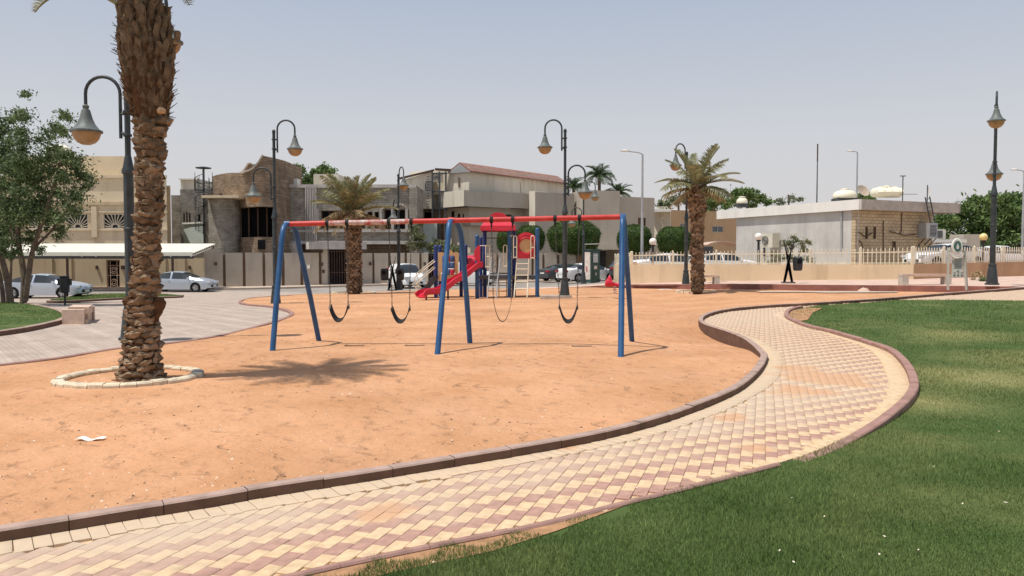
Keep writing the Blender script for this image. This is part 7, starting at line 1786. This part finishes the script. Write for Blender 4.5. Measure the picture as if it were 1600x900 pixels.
tree('street_tree', 'darker leafy tree at the left picture edge behind the forked tree', 3, 33, Z(472, 33),
     [([(16, 474, 0), (12, 440, 0), (-2, 380, 0), (-10, 300, 0)], .15, .05, True), ([(5, 474, .5), (0, 430, .5), (-25, 360, .5)], .1, .04, True)],
     [(-20, 200, 40), (-5, 250, 36), (-40, 280, 44), (0, 300, 36), (-30, 340, 40), (5, 350, 26), (5, 200, 24), (-60, 240, 44), (0, 385, 18)], 18000, .075, 'leaf', depth=1.5)
tree('street_tree', 'slim-trunked tree between the two left trees, just behind them', 75, 36, Z(470, 36),
     [([(15, 474, 0), (18, 400, 0), (20, 340, 0)], .07, .03, True)], [(20, 330, 26), (40, 300, 26), (60, 330, 24)], 4000, .07, 'leaf', depth=1.0)
# clipped ficus
def ficus_mesh():
    n = 9000; d = rng.normal(size=(n, 3)); d /= np.linalg.norm(d, axis=1)[:, None]; e = np.abs(d) ** 1.5; d2 = d / (np.abs(d) ** 2.6).sum(1)[:, None] ** (1 / 2.6)
    pos = d2 * (1 + .035 * np.sin(d2[:, :1] * 7 + d2[:, 2:] * 5) + rng.normal(0, .035, n)[:, None])
    a = rng.normal(size=(n, 3)); a /= np.linalg.norm(a, axis=1)[:, None]; b = np.cross(a, rng.normal(size=(n, 3))); b /= np.linalg.norm(b, axis=1)[:, None]; s = .042 * rng.uniform(.6, 1.3, n)[:, None]
    V = np.stack([pos - a * s, pos + b * s * .6, pos + a * s, pos - b * s * .6], 1).reshape(-1, 3); o = npmesh('crown', V, np.arange(n * 4).reshape(-1, 4), 'leaf_ficus')
    me = o.data; bpy.data.objects.remove(o)
    m = MB(); k = 18; V = []; Fq = []
    for i in range(k + 1):
        ph = PI * i / k - PI / 2
        for j in range(k * 2):
            th = 2 * PI * j / (2 * k); q = np.array([math.cos(ph) * math.cos(th), math.cos(ph) * math.sin(th), math.sin(ph)]); q = q / (np.abs(q) ** 2.6).sum() ** (1 / 2.6) * .97; V.append(tuple(q))
    for i in range(k):
        for j in range(2 * k): Fq.append((i * 2 * k + j, i * 2 * k + (j + 1) % (2 * k), (i + 1) * 2 * k + (j + 1) % (2 * k), (i + 1) * 2 * k + j))
    m.add(V, Fq); c = m.obj('inner_crown', 'leaf_ficus', None, local=True); me2 = c.data; bpy.data.objects.remove(c); return me, me2
FM, FI = ficus_mesh()
def ficus(px0, px1, y0, y1, Y, label, z=None):
    cx = X((px0 + px1) / 2, Y); zt, zb = Z(y0, Y), Z(y1, Y); zg = g(cx, Y) if z is None else z; t = thing('clipped_tree', label, 'tree', (cx, Y, zg), 0, 'clipped round street trees')
    r = (X(px1, Y) - X(px0, Y)) / 2
    for me in (FM, FI):
        o = bpy.data.objects.new(me.name.split('.')[0], me); link(o, t); o.location = (0, 0, (zt + zb) / 2 - zg); o.scale = (r, r * .9, (zt - zb) / 2); o.rotation_euler = (0, 0, px0 * .37)
    for dx in (-.12, .1): m = MB(); m.tube([(dx * .5, 0, 0), (dx, .05, (zb - zg) * .6), (dx * 3, .1, zb - zg + .3)], [.11, .09, .07], 7); m.obj('trunk', 'bark', t, local=True)
ficus(858, 935, 346, 397, 70, 'widest clipped round tree, behind the swing bar right of the centre lamp')
ficus(776, 812, 357, 396, 73.5, 'clipped tree just behind the red roof of the play tower')
ficus(808, 850, 353, 394, 74.0, 'clipped tree behind the round-window panel of the play tower')
ficus(963, 1019, 352, 397, 66, 'clipped round tree behind the tall grey street light')
ficus(1028, 1078, 355, 397, 64, 'clipped boxy round tree between the white globe lamp and the right palm')
def bush(name, label, clumps, Y, n, size, mat, cat='shrub', stems=(), depth=.8, group=None):
    c0 = clumps[0]; x = X(c0[0], Y); z = g(x, Y); t = thing(name, label, cat, (x, Y, z), 0, group); rd = random.Random(int(c0[0])); cl = []
    for (a, b, r) in clumps:
        for k in range(5): p = P(a + rd.uniform(-.6, .6) * r, b + rd.uniform(-.6, .6) * r, Y + rd.uniform(-depth, depth)) - t.location; cl.append((p.x, p.y, p.z, r * Y / 1250 * rd.uniform(.5, .85)))
    leaves('foliage', t, cl, n, size, mat, rd)
    for (a, b, c, d) in stems: m = MB(); m.tube([P(a, b, Y) - t.location, P((a + c) / 2 + rd.uniform(-1, 1), (b + d) / 2, Y) - t.location, P(c, d, Y) - t.location], [.05, .04, .02], 6); m.obj('stem', 'bark_light', t, local=True)
    return t
bush('olive_shrub', 'grey-green shrub overhanging the panel wall right of the grey house', [(655, 372, 9), (650, 360, 8), (661, 382, 9), (672, 385, 7), (645, 385, 8), (658, 350, 4)], 72, 1800, .16, 'leaf_olive', stems=[(655, 430, 655, 372)])
bush('olive_shrub', 'pale olive shrub behind the panel wall left of the play tower', [(690, 384, 11), (705, 388, 9), (718, 390, 8), (678, 390, 7)], 74, 1800, .16, 'leaf_olive', stems=[(692, 430, 692, 385)])
bush('young_tree', 'feathery light green young tree against the pavilion wall', [(1240, 373, 9), (1236, 385, 8), (1252, 380, 7), (1262, 378, 6), (1228, 380, 6), (1258, 390, 7)], 46, 1800, .06, 'leaf_olive', stems=[(1238, 412, 1240, 372), (1243, 412, 1256, 376), (1236, 412, 1228, 380)], depth=.4)
bush('grey_bush', 'dry grey-green bush behind the railing by the pavilion wall', [(1210, 397, 10), (1222, 402, 10), (1232, 400, 9), (1205, 408, 8), (1258, 402, 8), (1268, 406, 8)], 45, 2200, .05, 'leaf_haze', depth=.4)
bush('dry_bush', 'dry tan and green bush at the foot of the shade-coloured wall beside the right lamp', [(1530, 428, 8), (1538, 434, 6), (1522, 434, 6)], 36, 1200, .04, 'frond_dry', depth=.3)
bush('dry_bush', 'small dark green tuft at the foot of the shade-coloured wall left of the lamp', [(1537, 436, 5), (1533, 439, 4)], 34.5, 700, .04, 'leaf', depth=.2)
def far_tree(label, px, Y, clumps, n, size, mat, tr=True):
    ymax = max(c[1] for c in clumps); return tree('far_tree', label, px, Y, -.3, [([(px, 420, 0), (px + 1, (420 + ymax) / 2, 0), (px, ymax - 12, 0)], .25, .12, True)], clumps, n, size, mat, 'leafy trees beyond the houses', depth=2.5)
far_tree('dark green tree rising behind the brown stone house', 470, 96, [(458, 275, 13), (468, 266, 10), (478, 280, 12), (455, 290, 12), (474, 292, 12)], 3500, .24, 'leaf_far')
far_tree('green tree rising behind the roof left of the middle palm', 505, 97, [(492, 272, 10), (503, 268, 10), (514, 264, 9), (500, 283, 12), (486, 284, 9)], 3000, .24, 'leaf_far')
far_tree('hazy tree behind the tan house left of the right palm', 1060, 120, [(1040, 322, 9), (1052, 316, 10), (1068, 312, 10), (1030, 318, 7), (1082, 316, 10)], 2600, .28, 'leaf_haze')
far_tree('bushy tree behind the pavilion roof, just right of the right palm', 1115, 112, [(1100, 312, 14), (1112, 322, 12), (1122, 312, 12), (1098, 328, 12), (1130, 318, 12)], 4000, .24, 'leaf_far')
far_tree('bushy tree behind the pavilion roof beside the small tank', 1168, 112, [(1148, 308, 12), (1162, 302, 11), (1178, 304, 12), (1190, 310, 10), (1156, 316, 12), (1174, 316, 12), (1200, 314, 8)], 4500, .24, 'leaf_far')
far_tree('faint bare-looking tree far behind the middle of the pavilion roof', 1232, 125, [(1222, 314, 7), (1236, 311, 8), (1250, 314, 7), (1214, 316, 6)], 900, .2, 'leaf_haze')
far_tree('small dark tree showing between the two roof tanks', 1350, 100, [(1342, 306, 8), (1352, 302, 7), (1358, 308, 8)], 1200, .22, 'leaf_far')
far_tree('large green tree at the right, left of the tall black lamp', 1500, 95, [(1520, 320, 20), (1500, 338, 22), (1482, 352, 22), (1530, 345, 24), (1505, 368, 24), (1480, 378, 20), (1535, 372, 24), (1465, 360, 14), (1515, 390, 20), (1540, 312, 12), (1460, 385, 16)], 15000, .27, 'leaf_far')
far_tree('large green tree at the right picture edge behind the lamp', 1570, 92, [(1560, 316, 20), (1582, 322, 20), (1600, 320, 24), (1555, 345, 24), (1585, 350, 26), (1615, 345, 26), (1560, 376, 24), (1592, 380, 24), (1545, 392, 20), (1620, 380, 28), (1640, 330, 26)], 15000, .27, 'leaf_far')
far_tree('broad green tree beyond the right picture edge', 1680, 88, [(1660, 330, 30), (1700, 340, 34), (1670, 370, 30), (1720, 380, 34)], 6000, .3, 'leaf_far')
